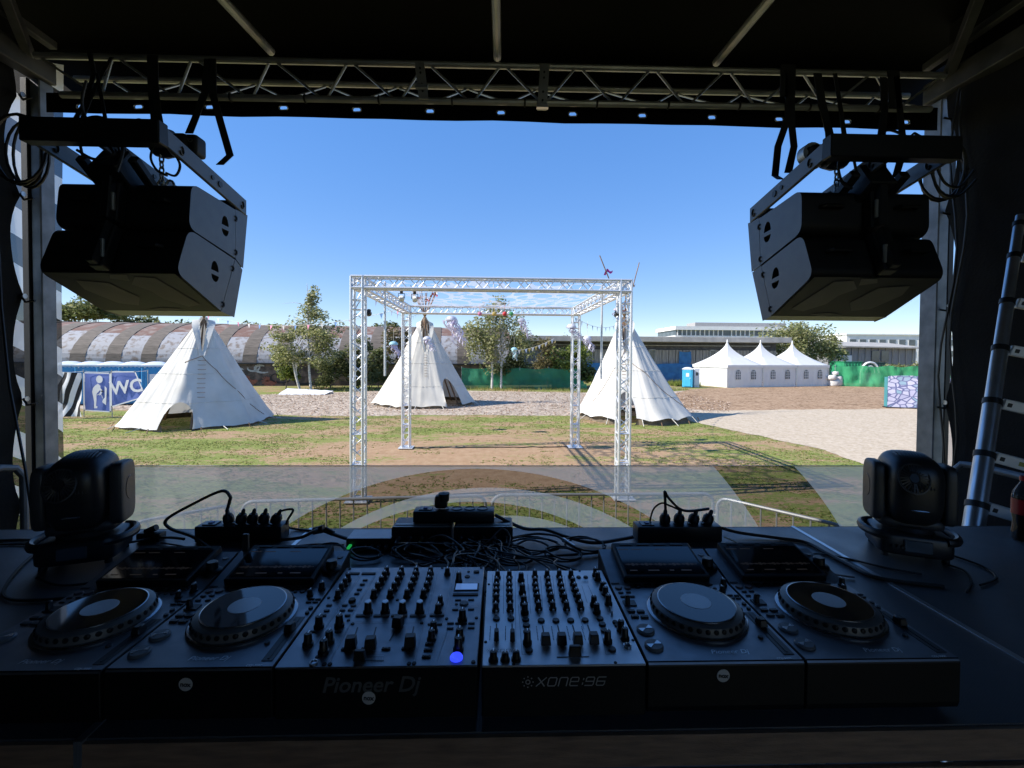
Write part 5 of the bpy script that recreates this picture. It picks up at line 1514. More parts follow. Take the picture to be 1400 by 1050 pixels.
# ------------------------------------------------------------------ valance with eyelets
def valance():
    y = YF - .14 + .055
    zl_t, zr_t = ZR - .14, ZR - .14
    def zb(px): return None
    A, B = atY(85, 154, y), atY(1262, 178, y)
    At, Bt = V((A.x - .1, y, atY(84, 127, y).z)), V((B.x + .1, y, atY(1272, 147, y).z))
    outer = [V((A.x - .1, y, A.z))]
    n = 24
    for i in range(n + 1):
        f = i / n; px = 85 + (1262 - 85) * f
        py = 154 + 24 * f + 1.2 * math.sin(f * 40) * math.sin(f * 9)
        q = atY(px, py, y); outer.append(V((q.x, y, q.z)))
    outer += [V((B.x + .1, y, B.z)), Bt, At]
    holes = []
    for px, py in ((112, 146), (190, 146.5), (287, 147), (388, 148), (488, 150.5), (588, 152.5), (685, 154.5), (783, 156.5), (878, 158.5), (973, 161), (1065, 163.5), (1157, 167), (1237, 167.5)):
        c_ = atY(px, py, y); lp = []
        for i in range(12):
            a = 2 * math.pi * i / 12; ca, sa = math.cos(a), math.sin(a)
            lp.append(V((c_.x + .012 * (1 if ca > 0 else -1) + .012 * ca, y, c_.z + .0125 * sa)))
        holes.append(lp)
    bm = bmesh.new(); es = []
    for lp in [outer] + holes:
        vs = [bm.verts.new(p) for p in lp]
        es += [bm.edges.new((vs[i], vs[(i + 1) % len(vs)])) for i in range(len(vs))]
    bmesh.ops.triangle_fill(bm, use_beauty=True, edges=es)
    me = bpy.data.meshes.new('valance'); bm.to_mesh(me); bm.free(); me.materials.append(m_roof)
    o = bpy.data.objects.new('valance', me); COL.objects.link(o); o.parent = st_; o.location = -WO[st_.name]
    for lp in holes:
        c_ = sum(lp, V()) / len(lp)
        MB().tube([c_ + (p - c_) * 1.22 + V((0, -.004, 0)) for p in lp], .0045, 5, True).build('eyelet', m_alu, st_, smooth=True)
valance()
MB().grid(lambda u, v: V((XLw - .9 + (XRw - XLw + 1.8) * u, YF + .42 + .01 * math.sin(u * 40), (atY(85, 137.5, YF + .42).z * (1 - u) + atY(1260, 157, YF + .42).z * u) * (1 - v) + (ZR + .3) * v)), 40, 3).build('fascia', m_roof, st_)
# ------------------------------------------------------------------ lattice truss across the stage front
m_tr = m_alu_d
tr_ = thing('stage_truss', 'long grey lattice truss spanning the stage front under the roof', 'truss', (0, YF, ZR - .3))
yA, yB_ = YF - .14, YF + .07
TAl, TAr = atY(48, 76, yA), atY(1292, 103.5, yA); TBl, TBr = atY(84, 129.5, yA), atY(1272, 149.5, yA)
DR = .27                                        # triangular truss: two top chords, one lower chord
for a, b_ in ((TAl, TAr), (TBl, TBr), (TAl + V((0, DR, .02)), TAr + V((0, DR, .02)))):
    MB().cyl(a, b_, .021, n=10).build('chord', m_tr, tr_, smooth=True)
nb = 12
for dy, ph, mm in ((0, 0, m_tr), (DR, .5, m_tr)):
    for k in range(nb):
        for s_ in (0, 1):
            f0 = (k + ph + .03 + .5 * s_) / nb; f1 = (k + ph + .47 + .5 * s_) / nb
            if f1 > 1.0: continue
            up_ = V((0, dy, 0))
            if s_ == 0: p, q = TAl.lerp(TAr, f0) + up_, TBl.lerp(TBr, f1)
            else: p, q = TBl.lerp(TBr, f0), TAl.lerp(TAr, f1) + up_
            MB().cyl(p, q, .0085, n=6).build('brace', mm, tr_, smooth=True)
for px, py0, py1 in ((573, 83, 135), (745, 86, 150)):
    a, b_ = atY(px, py0, yA - .035), atY(px + (6 if px < 600 else -4), py1, yA - .035)
    o = MB().bar(a, b_, .012, .062).build('bracket', m_tr, tr_, bevel=.002) if False else None
    mb = MB(); w = V((.031, 0, 0)); t = V((0, .012, 0))
    mb.add([a - w, a + w, b_ + w, b_ - w, a - w + t, a + w + t, b_ + w + t, b_ - w + t], [(0, 1, 2, 3), (4, 7, 6, 5), (0, 4, 5, 1), (2, 6, 7, 3), (1, 5, 6, 2), (0, 3, 7, 4)])
    br_ = mb.build('bracket', m_tr, tr_, bevel=.002)
    for f in (.2, .32, .62, .8):
        c_ = a.lerp(b_, f); MB().cyl(c_ + V((0, -.006, 0)), c_ + V((0, .001, 0)), .007, n=6).build('bolt', m_black, br_)
    c_ = a.lerp(b_, .74 if px < 600 else .97)
    MB().box(c_ + V((0, -.02, 0)), (.075, .03, .022)).build('foot_tab', m_alu, br_)
for f in [i / 12 for i in range(1, 12)]:        # straps tying the valance to the lower chord
    p = TBl.lerp(TBr, f + .02)
    MB().tube([p + V((.0, .023 * math.sin(a), .024 * math.cos(a))) for a in [2 * math.pi * i / 10 for i in range(10)]], .007, 5, True).build('tie_strap', m_rubber, tr_)
# ------------------------------------------------------------------ translucent side cloths outside the posts
m_side = mat('grey_mesh_print', (.40, .40, .42), (.46, .46, .47), 2, .8); add_trans(m_side, .7)
m_zeb2 = bpy.data.materials.new('zebra_mesh_cloth'); m_zeb2.use_nodes = True; zebra_nodes(m_zeb2, .9, (0, R(60), 0), .75)
def semi(m, k):
    nt = m.node_tree; N, L = nt.nodes, nt.links; out = N['Material Output']; prev = out.inputs['Surface'].links[0].from_socket
    t = N.new('ShaderNodeBsdfTransparent'); mx = N.new('ShaderNodeMixShader'); mx.inputs[0].default_value = k
    L.new(prev, mx.inputs[1]); L.new(t.outputs[0], mx.inputs[2]); L.new(mx.outputs[0], out.inputs['Surface'])
semi(m_side, .55); semi(m_zeb2, .15)
xa_ = XPL - .09
o = MB().grid(lambda u, v: V((-3.95 + (3.95 + XIL - .05) * u, YF + .16 + .03 * math.sin(u * 9 + v * 4), .3 + (ZR - .35) * v)), 14, 30).build('side_banner', m_zeb2, smooth=True, angle=80)
tag(o, 'zebra striped mesh cloth hung outside the left stage post', 'banner')
o = MB().grid(lambda u, v: V((atY(1284, 400, 3.3).x + .25 * u + .05 * math.sin(v * 7) * u, YF + .20 + .1 * u, .3 + (ZR - .40) * v)), 10, 30).build('side_banner', m_side, smooth=True, angle=80)
tag(o, 'thin grey see-through mesh cloth hung outside the right stage post', 'banner')
# ------------------------------------------------------------------ safety rails beside the deck
m_rail = mat('grey_painted_tube', (0.20, 0.21, 0.22), (0.13, 0.14, 0.15), 5, .45, .3)
def railing(label, pts):
    t = thing('safety_rail', label, 'rail', V((pts[-1].x, pts[-1].y, SF)))
    MB().tube(pts, .021, 10).build('tube', m_rail, t, smooth=True)
    for z in (.5,):
        MB().tube([V((pts[-1].x, pts[-1].y, SF + z)), V((pts[0].x, pts[0].y, SF + z))], .016, 8).build('mid_tube', m_rail, t, smooth=True)
a = atX(33, 634, -2.95); 
zr_ = a.z
railing('grey tube safety rail beside the left stage wall', [V((-2.98, a.y - 2.2, zr_)), V((-2.98, a.y - .10, zr_)), V((-2.97, a.y - .03, zr_ - .02)), V((-2.955, a.y, zr_ - .08)), V((-2.95, a.y, SF))])
a = atY(1302, 632, 2.72)
railing('grey tube safety rail behind the ladder by the right stage wall', [V((a.x + .02, .4, a.z - .02)), V((a.x + .06, a.y - .1, a.z)), V((a.x + .03, a.y - .03, a.z - .005)), V((a.x, a.y, a.z - .06)), V((a.x - .005, a.y, SF))])
# ------------------------------------------------------------------ cables hanging in the corners
def hang_loop(label, px, py, d, w, h, n, r_, seed):
    rr = random.Random(seed); c_ = atY(px, py, d); mb = MB(); pts = []
    for k in range(n * 20 + 1):
        a = 2 * math.pi * k / 20; q = k / (n * 20)
        pts.append(c_ + V((w * math.cos(a) * (1 + .12 * math.sin(3 * q * 6)), .05 * math.sin(a * .5) + .03 * q, h * math.sin(a) * (1 + .10 * q) + (.0))))
    return tag(mb.tube(pts, r_, 6).build('hanging_cable', m_rubber, smooth=True), label, 'cable')
hang_loop('coiled black cable slung in the corner by the left stage post', 28, 205, 2.75, .13, .19, 4, .008, 1)
hang_loop('coiled black cable hanging behind the right speaker bracket', 1296, 232, 2.8, .13, .17, 4, .008, 2)
p0, p1 = atY(2, 420, 2.75), atY(44, 705, 2.5)
tag(MB().tube([p0 + V((-.05, 0, .9)), p0 + V((-.03, .02, .3)), p0, p0.lerp(p1, .4) + V((-.02, 0, 0)), p0.lerp(p1, .8), p1, p1 + V((.02, 0, -.5))], .007, 6).build('hanging_cable', m_rubber, smooth=True), 'thin black cable running down the left wall edge', 'cable')
for i, (px, lab) in enumerate(((1312, 'black cable dropping down the right wall next to its scalloped edge'), (1322, 'second black cable running down the right wall towards the ladder'))):
    a, b_ = atX(px, 120, XRw - .06), atX(px - 28 + i * 4, 640, XRw - .06)
    tag(MB().tube([a.lerp(b_, k / 12) + V((0, .04 * math.sin(k * .9 + i), 0)) for k in range(13)], .007, 6).build('hanging_cable', m_rubber, smooth=True), lab, 'cable')
# ================================================================== hanging speaker clusters
m_cab = mat('speaker_paint', (0.095, 0.098, 0.105), (0.08, 0.082, 0.09), 14, .38, bump=.05, bscale=220, spec=.55)
m_cabk = mat('speaker_back_black', (0.008, 0.008, 0.009), (0.006, 0.006, 0.006), 8, .5, bump=.05, bscale=120)
m_camo = mat('speaker_underside', (0.050, 0.048, 0.043), (0.038, 0.036, 0.033), 3, .6)
m_camo2 = mat('pale_underside_panel', (0.20, 0.185, 0.155), (0.15, 0.14, 0.115), 5, .7)
m_grille = mat('speaker_grille', (0.016, 0.016, 0.017), (0.012, 0.012, 0.012), 30, .55, bump=.3, bscale=260)
def plate(name, outer, holes, X, m, parent, depth, sgn, pocket_m):
    """flat side plate in the plane x=X with D-shaped recessed openings; points are (y,z)"""
    bm = bmesh.new(); es = []
    for lp in [outer] + holes:
        vs = [bm.verts.new((X, p[0], p[1])) for p in lp]
        es += [bm.edges.new((vs[i], vs[(i + 1) % len(vs)])) for i in range(len(vs))]
    bmesh.ops.triangle_fill(bm, use_beauty=True, edges=es)
    me = bpy.data.meshes.new(name); bm.to_mesh(me); bm.free(); me.materials.append(m)
    off = WO[parent.name]
    o = bpy.data.objects.new(name, me); COL.objects.link(o); o.parent = parent; o.location = -off; WO[o.name] = V((0, 0, 0))
    for lp in holes:
        mb = MB(); n = len(lp)
        P = [V((X, p[0], p[1])) for p in lp] + [V((X - sgn * depth, p[0], p[1])) for p in lp]
        mb.add(P, [(i, (i + 1) % n, n + (i + 1) % n, n + i) for i in range(n)] + [tuple(range(n, 2 * n))])
        k = mb.build('handle_recess', pocket_m, None, loc=(0, 0, 0)); k.parent = o
    return o
def roundpoly(pts, r, which, seg=5):
    out = []
    n = len(pts)
    for i, p in enumerate(pts):
        if i not in which: out.append(p); continue
        a, b_ = V(pts[i - 1] + (0,)), V(pts[(i + 1) % n] + (0,)); q = V(p + (0,))
        s = q + (a - q).normalized() * r; e = q + (b_ - q).normalized() * r
        for k in range(seg + 1):
            t = k / seg; c = s * (1 - t) ** 2 + q * 2 * t * (1 - t) + e * t * t
            out.append((c.x, c.y))
    return out
def dhole(cy, cz, w, h, up, tilt):
    pts = []
    for i in range(9):
        a = math.pi * i / 8
        pts.append((w * math.cos(a), h * math.sin(a)))
    out = []
    for x, z in pts:
        z = z if up else -z
        out.append((cy + x + z * tilt * 0, cz + z + x * tilt))
    return out
def cluster(side, X, W, labels, dz=0.0):
    """side -1: left of the picture; the seen side plate lies at x=X, box extends outwards by W"""
    s = side
    def pz(px, py):
        if s < 0: p = atX(px, py, X)
        else: p = atX(px, py, X)
        return (p.y, p.z)
    if s < 0:
        up = [pz(262, 250), pz(322, 287), pz(322, 353), pz(258, 311)]
        fu_ = [pz(322.8, 287.5), pz(338, 295), pz(332, 366), pz(322.8, 353.5)]
        lo = [pz(258, 313), pz(321, 355), pz(302, 425), pz(241, 372)]
        fl_ = [pz(322, 356), pz(331, 369), pz(320, 433), pz(303, 425.5)]
        bump = [(227, 175), (228, 201), (336, 295), (336, 274)]
        hU, hL = (308, 311), (294, 373)
    else:
        up = [pz(1096, 258), pz(1038, 299), pz(1040, 362), pz(1096, 317)]
        fu_ = [pz(1037, 299.5), pz(1023, 306), pz(1028, 371), pz(1039, 362.5)]
        lo = [pz(1097, 320), pz(1041, 364), pz(1055, 431), pz(1112, 376)]
        fl_ = [pz(1040, 364.5), pz(1029, 373), pz(1043, 438), pz(1054, 431.5)]
        bump = [(1127, 194), (1126, 219), (1026, 305), (1026, 285)]
        hU, hL = (1049, 319), (1060, 382)
    xo = X + s * W
    base = V(((X + xo) / 2, (up[0][0] + up[1][0]) / 2, up[0][1] - .6))
    for nm, pr, frn, lab, hpx in (('upper', up, fu_, labels[1], hU), ('lower', lo, fl_, labels[2], hL)):
        root = thing('speaker_cabinet', lab, 'speaker', V((base.x, pr[0][0] + .2, min(p[1] for p in pr))))
        rp_ = roundpoly(pr, .06, (0, 3))
        d = (V(pr[1] + (0,)) - V(pr[0] + (0,))).normalized(); tl = d.y / d.x
        c_ = pz(*hpx)
        hs = [dhole(c_[0], c_[1] + .012, .036, .062, True, tl * .6), dhole(c_[0], c_[1] - .014, .036, .042, False, tl * .6)]
        if s > 0: pass
        side_o = plate('side_plate', rp_, hs, X, m_cab, root, .05, -s, m_camo)
        # body: rounded profile drawn from just behind the plate to the far side, back corners tapering in plan
        n = len(rp_); mb = MB(); P = []
        for xx, sc in ((X + s * .004, 1), (X + s * (W * .5), 1), (xo, 1)):
            for (y, z) in rp_: P.append(V((xx, y, z)))
        F = []
        for k in range(2):
            for i in range(n):
                F.append((k * n + i, k * n + (i + 1) % n, (k + 1) * n + (i + 1) % n, (k + 1) * n + i))
        F.append(tuple(range(2 * n, 3 * n)))
        mb.add(P, F); mb.build('body', m_cabk, root, smooth=True, angle=25)
        # front frame strip and grille
        n = len(frn); mb = MB(); mb.add([V((X, y, z)) for y, z in frn] + [V((xo, y, z)) for y, z in frn], [tuple(range(n)), tuple(range(2 * n - 1, n - 1, -1))] + [(i, (i + 1) % n, n + (i + 1) % n, n + i) for i in range(n)])
        mb.build('front_frame', m_cab, root, bevel=.004)
        fa, fb = V((0,) + frn[1]), V((0,) + frn[2]); fd = (fb - fa).normalized(); fn_ = V((0, -fd.z, fd.y)) * (-.008 if (V((0, -fd.z, fd.y)).y < 0) else .008)
        MB().add([V((X + s * .03, 0, 0)) + fa.lerp(fb, .06) + fn_, V((xo - s * .03, 0, 0)) + fa.lerp(fb, .06) + fn_, V((xo - s * .03, 0, 0)) + fa.lerp(fb, .94) + fn_, V((X + s * .03, 0, 0)) + fa.lerp(fb, .94) + fn_], [(0, 1, 2, 3)]).build('grille', m_grille, root)
        # rigging hooks on the plate's front edge
        for f in (.18, .88):
            q = V((X, pr[1][0], pr[1][1])).lerp(V((X, pr[2][0], pr[2][1])), f); k = V((-s * .004, 0, 0))
            MB().tube([q + k + V((0, .010 * math.cos(a), .017 * math.sin(a))) for a in [R(-150 + 300 * i / 8) for i in range(9)]], .0045, 5).build('rigging_hook', m_blackm, root, smooth=True)
        # central rear rigging column with recess and latch
        xm = X + s * W * .52
        bt, bb = V((0,) + pr[0]), V((0,) + pr[3])
        for w, o_, m_ in ((.17, .045, m_cabk), (.06, .075, m_blackm)):
            c0, c1_ = bt.lerp(bb, .04), bt.lerp(bb, .96)
            MB().bar(V((xm, c0.y - o_ / 2, c0.z)), V((xm, c1_.y - o_ / 2, c1_.z)), w, o_).build('rear_column', m_, root, bevel=.006)
        cm_ = bt.lerp(bb, .55)
        MB().box((xm - s * .02, cm_.y - .085, cm_.z), (.03, .018, .10)).build('latch', m_alu_d, root, bevel=.004)
        for sx2 in (.22, .80):                   # recessed rear handles
            q = V((X + s * W * sx2, cm_.y - .004, cm_.z + .03))
            MB().tube([q + V((-.06, 0, 0)), q + V((-.05, -.035, 0)), q + V((.05, -.035, 0)), q + V((.06, 0, 0))], .011, 6).build('rear_handle', m_cabk, root, smooth=True)
        if nm == 'lower':                        # underside with thin raised panels in a paler colour
            A, B = V((0,) + pr[3]), V((0,) + pr[2]); e1 = (B - A)
            nn = V((0, e1.z, -e1.y)).normalized(); nn = nn if nn.z < 0 else -nn
            def us(u, v, h): return V((X + s * W * u, 0, 0)) + A + e1 * v + nn * h
            o = MB().add([us(.02, .03, .003), us(.98, .03, .003), us(.98, .99, .003), us(.02, .99, .003)], [(0, 1, 2, 3)]).build('underside', m_camo, root)
            pt = random.Random(5)
            for poly in ([(.10, .80), (.20, .12), (.34, .10), (.44, .28), (.36, .44), (.34, .66), (.22, .86)], [(.52, .62), (.60, .25), (.82, .20), (.86, .42), (.76, .78), (.62, .84)], [(.38, .05), (.50, .05), (.54, .14), (.42, .20)], [(.30, .93), (.46, .90), (.60, .96), (.40, .99)]):
                MB().add([us(u, v, .006) for u, v in poly], [tuple(range(len(poly)))]).build('pale_panel', m_camo2, root)
    # bumper frame carrying the cabinets
    A = [atX(px, py, X) for px, py in bump]
    broot = thing('speaker_bumper', labels[0], 'rigging frame', V((base.x, A[0].y, A[1].z)))
    xob = atY(45 if s < 0 else 1298, 190, A[0].y).x; Wb = abs(xob - X)
    def beam(x, w=.022):
        mb = MB(); P = [V((x, p.y, p.z)) for p in A] + [V((x + s * w, p.y, p.z)) for p in A]
        mb.add(P, [(0, 1, 2, 3), (7, 6, 5, 4), (0, 4, 5, 1), (1, 5, 6, 2), (2, 6, 7, 3), (3, 7, 4, 0)]); return mb
    fdir = (A[3] - A[0]).normalized()
    for x in (X - s * .006, X + s * Wb * .5, xob - s * .016):
        bo = beam(x).build('side_bar', m_cab, broot, bevel=.004)
        for f in (.50, .60):
            c_ = A[0].lerp(A[3], f).lerp(A[1].lerp(A[2], f), .5); c_.x = x - s * .002
            MB().cyl(c_ + V((-s * .004, 0, 0)), c_ + V((s * .001, 0, 0)), .019 if f > .55 else .013, n=14).build('pin_hole', m_black, bo, smooth=True)
        for f in (.14, .93):
            c_ = A[0].lerp(A[3], f).lerp(A[1].lerp(A[2], f), .55); c_.x = x - s * .004
            MB().tube([c_ + V((0, .013 * math.cos(a), .022 * math.sin(a))) for a in [R(-170 + 260 * i / 8) for i in range(9)]], .005, 5).build('hook_slot', m_black, bo, smooth=True)
    hb_ = A[0].z - A[1].z
    mb = MB(); mb.box(((X + xob) / 2, A[0].y - .03, (A[0].z + A[1].z) / 2 + .004), (Wb + .02, .07, hb_ * 1.25)); mb.build('rear_crossbar', m_cabk, broot, bevel=.006)
    p = A[2].lerp(A[3], .5); 
    MB().box(((X + xob) / 2, p.y - .05, p.z), (Wb - .03, .05, .06)).build('front_crossbar', m_cabk, broot, bevel=.005)
    xa_m = X + s * W * .52
    for dx, w_ in ((0, .15), (-s * .13, .05), (s * .15, .05)):
        MB().bar(V((xa_m + dx, A[0].y + .10, A[1].z - .02)), V((xa_m + dx, up[0][0] + .06, up[0][1] - .02)), w_, .16 if w_ > .1 else .05).build('rear_arm', m_cabk, broot, bevel=.008)
    c_ = A[0].lerp(A[3], .55)
    # hanging point: hoist hook, chain ring, motor
    xm = X + s * W * (.30 if s < 0 else .34); q = V((xm, c_.y - .12, A[0].z - .05))
    ht = thing('chain_hoist', labels[3], 'hoist', q)
    mb = MB(); mb.lathe([(.03, -.06), (.075, -.05), (.085, .0), (.075, .055), (.03, .06)], 16, Matrix.Translation(q + V((0, 0, .10))) @ Matrix.Rotation(R(90), 4, 'Y'))
    mb.build('motor_housing', m_cabk, ht, smooth=True)
    mb = MB(); mb.box(q + V((-s * .10, .03, .10)), (.10, .12, .12)); mb.build('gear_case', m_blackm, ht, bevel=.03, seg=3)
    for k in range(6):
        a = q + V((0, -.02, .03 - .032 * k)); MB().tube([a + V((.012 * math.cos(t) * (k % 2), .012 * math.cos(t) * (1 - k % 2), .022 * math.sin(t))) for t in [2 * math.pi * i / 10 for i in range(10)]], .005, 5, True).build('chain_link', m_alu_d, ht, smooth=True)
    for dx in (-.02, .03):
        a = q + V((dx, 0, -.15)); MB().tube([a + V((.024 * math.cos(t), .006, .036 * math.sin(t))) for t in [2 * math.pi * i / 12 for i in range(12)]], .007, 6, True).build('shackle', m_alu_d, ht, smooth=True)
    if s < 0:
        p = q + V((.13, .04, .10)); MB().box(p, (.13, .10, .12)).build('cover', m_blackm, ht, bevel=.02, seg=3)
        put_text('lettering', '≡SIVO' if False else 'ESIVO', .032, Matrix.Translation(p + V((.0, -.052, .015))) @ Matrix.Rotation(R(90), 4, 'X'), m_alu_d, ht, ext=.0008, shear=.25)
    else:
        p = q + V((-.12, .04, .12)); MB().lathe([(.0, -.03), (.06, -.03), (.06, .03), (.0, .03)], 18, Matrix.Translation(p) @ Matrix.Rotation(R(90), 4, 'X')).build('chain_wheel', m_alu_d, ht, smooth=True)
        for k in range(5):
            a = 2 * math.pi * k / 5; MB().cyl(p + V((.034 * math.cos(a), -.034, .034 * math.sin(a))), p + V((.034 * math.cos(a), -.028, .034 * math.sin(a))), .011, n=8).build('wheel_hole', m_black, ht)
    return A, X, xo
labL = ('black rigging frame over the speaker pair beside the left post', 'upper black speaker of the pair hanging by the left post', 'lower tilted speaker of the pair hanging above the stained tepee', 'black chain hoist with pale lettering on the left rigging frame')
labR = ('black rigging frame over the speaker pair beside the right post', 'upper black speaker of the pair hanging by the right post', 'lower tilted speaker of the pair hanging above the willow', 'black chain hoist with spoked wheel on the right rigging frame')
AL, XL_, XOL = cluster(-1, -1.775, .74, labL)
AR, XR_, XOR = cluster(1, 1.70, .74, labR)
# straps, slings and cables going up to the truss
m_strap = mat('black_webbing', (0.012, 0.012, 0.013), (0.008, 0.008, 0.009), 30, .8)
def strap(label, pts, w=.035, group=None):
    w *= 1.35
    pts = [V(p) for p in pts]; mb = MB()
    for side in (V((w / 2, 0, 0)),):
        n = len(pts)
        P = [p - side for p in pts] + [p + side for p in pts] + [p - side + V((0, .006, 0)) for p in pts] + [p + side + V((0, .006, 0)) for p in pts]
        F = []
        for i in range(n - 1):
            F += [(i, n + i, n + i + 1, i + 1), (2 * n + i, 2 * n + i + 1, 3 * n + i + 1, 3 * n + i), (i, i + 1, 2 * n + i + 1, 2 * n + i), (n + i, 3 * n + i, 3 * n + i + 1, n + i + 1)]
        mb.add(P, F)
    return tag(mb.build('sling_strap', m_strap, smooth=True, angle=60), label, 'strap', group)
zt_tr = TBl.z
yT = yA - .03
def up(px, py, y=None): return atY(px, py, y or yT)
gS = 'black slings from the truss to the speaker frames'
strap('black sling hanging from the truss in a loop above the stained tepee, outer strand', [up(290, 80), up(291, 130), up(302, 170), up(312, 205), up(314, 212, yT), up(300, 225, AL[0].y + .42)], .034, gS)
strap('black sling dropping from the truss to the lettered hoist', [up(284, 80), up(280, 125), up(267, 160), up(258, 182, AL[0].y + .30)], .034, gS)
strap('wide black sling on the truss at the left frame centre', [up(208, 75), up(209, 120), up(212, 150), up(215, 172, AL[0].y + .1)], .05, gS)
strap('black sling from the truss to the left frame outer end', [up(122, 72), up(128, 100), up(118, 135), up(95, 176, AL[0].y)], .022, gS)
strap('narrow black sling crossing to the left frame', [up(152, 78), up(130, 118), up(106, 176, AL[0].y)], .016, gS)
strap('thin black sling leaning inward over the left frame', [up(132, 100), up(146, 176, AL[0].y)], .014, gS)
strap('black sling looping below the truss left of the willow, first strand', [up(1079, 100), up(1078, 160), up(1064, 200), up(1060, 240, yT), up(1068, 245, AR[0].y + .35)], .034, gS)
strap('black sling looping below the truss left of the willow, second strand', [up(1081, 100), up(1083, 172), up(1086, 200), up(1078, 236, AR[0].y + .3)], .034, gS)
strap('black sling holding the spoked hoist under the truss', [up(1118, 100), up(1124, 140), up(1134, 180), up(1137, 200, AR[0].y + .1)], .04, gS)
strap('narrow black sling beside the spoked hoist sling', [up(1142, 100), up(1150, 150), up(1157, 200, AR[0].y + .05)], .02, gS)
strap('black sling dropping to the right frame outer half', [up(1208, 105), up(1210, 150), up(1204, 200, AR[0].y), up(1208, 240, AR[0].y + .25)], .034, gS)
strap('black sling from truss to right frame end near the post', [up(1226, 105), up(1232, 160), up(1236, 205, AR[0].y), up(1225, 242, AR[0].y + .25)], .03, gS)
strap('wide black band wrapped on the truss above the right frame', [up(1078, 88), up(1077, 132)], .075, gS)
strap('wide black band wrapped on the truss near the right post', [up(1222, 96), up(1224, 148)], .06, gS)
for i, (pts, lab) in enumerate((
    ([(100, 185), (115, 165), (135, 160), (160, 172), (172, 190)], 'looped black speaker cable lying on the left frame'),
    ([(95, 180), (120, 172), (150, 176), (168, 200), (160, 235)], 'black speaker cable dropping behind the left frame'),
    ([(178, 178), (188, 164), (202, 170), (205, 182)], 'short black cable loop poking above the left frame'),
    ([(105, 205), (130, 218), (155, 212), (150, 200)], 'black cable loop hanging below the left frame'))):
    P = [atY(x, y, AL[0].y - .02 + .02 * (j % 2)) for j, (x, y) in enumerate(pts)]
    S2 = []
    for j in range(len(P) - 1):
        for k in range(6):
            t = k / 6; p0 = P[max(0, j - 1)]; p1, p2 = P[j], P[j + 1]; p3 = P[min(len(P) - 1, j + 2)]
            S2.append(.5 * ((2 * p1) + (p2 - p0) * t + (2 * p0 - 5 * p1 + 4 * p2 - p3) * t * t + (3 * p1 - p0 - 3 * p2 + p3) * t ** 3))
    tag(MB().tube(S2 + [P[-1]], .008, 6).build('speaker_cable', m_rubber, smooth=True), lab, 'cable')
def fcable(lab, px, y0, r_=.007):
    P = [atY(x, y, y0 + .015 * (j % 3)) for j, (x, y) in enumerate(px)]; S2 = []
    for j in range(len(P) - 1):
        for k in range(6):
            t = k / 6; p0 = P[max(0, j - 1)]; p1, p2 = P[j], P[j + 1]; p3 = P[min(len(P) - 1, j + 2)]
            S2.append(.5 * ((2 * p1) + (p2 - p0) * t + (2 * p0 - 5 * p1 + 4 * p2 - p3) * t * t + (3 * p1 - p0 - 3 * p2 + p3) * t ** 3))
    tag(MB().tube(S2 + [P[-1]], r_, 6).build('speaker_cable', m_rubber, smooth=True), lab, 'cable')
yl, yr = AL[0].y + .10, AR[0].y + .10
for lab, px in (('black cable hanging from the truss to the left frame in a slack bow', [(118, 110), (112, 140), (120, 165), (138, 178)]),
    ('black cable looping under the left frame between its bars', [(110, 200), (118, 225), (140, 232), (158, 215), (172, 205)]),
    ('black cable dropping from the lettered hoist to the speaker top', [(212, 195), (206, 215), (214, 232), (228, 240)]),
    ('black cable bundled behind the left frame crossbar', [(150, 205), (160, 222), (158, 240), (166, 250)]),
    ('black cable curling around the left hoist chain', [(235, 205), (246, 225), (240, 240), (226, 236)])): fcable(lab, px, yl)
for lab, px in (('black cable dropping beside the spoked hoist chain', [(1150, 205), (1146, 228), (1152, 250), (1165, 258)]),
    ('black cable bundled over the right frame crossbar', [(1196, 188), (1215, 178), (1238, 186), (1256, 196)]),
    ('black cable bow sagging from the right frame end toward the wall', [(1270, 225), (1285, 262), (1310, 268), (1335, 245)]),
    ('second black cable bow sagging from the right frame end', [(1278, 222), (1292, 250), (1312, 255), (1332, 232)]),
    ('short black cable hooked under the right hoist', [(1166, 212), (1170, 238), (1160, 252), (1148, 246)])): fcable(lab, px, yr)
P = [atX(x, y, XR_ + .35) for x, y in ((1140, 258), (1138, 285), (1150, 320), (1170, 340), (1190, 348))]
tag(MB().tube(P, .005, 5).build('speaker_cable', m_rubber, smooth=True), 'thin cable curving across the back of the right speakers', 'cable')
P = [atY(x, y, AR[0].y + .05) for x, y in ((1235, 195), (1250, 182), (1268, 192), (1276, 205))]
tag(MB().tube(P, .007, 5).build('speaker_cable', m_rubber, smooth=True), 'short cable arching over the right frame end', 'cable')

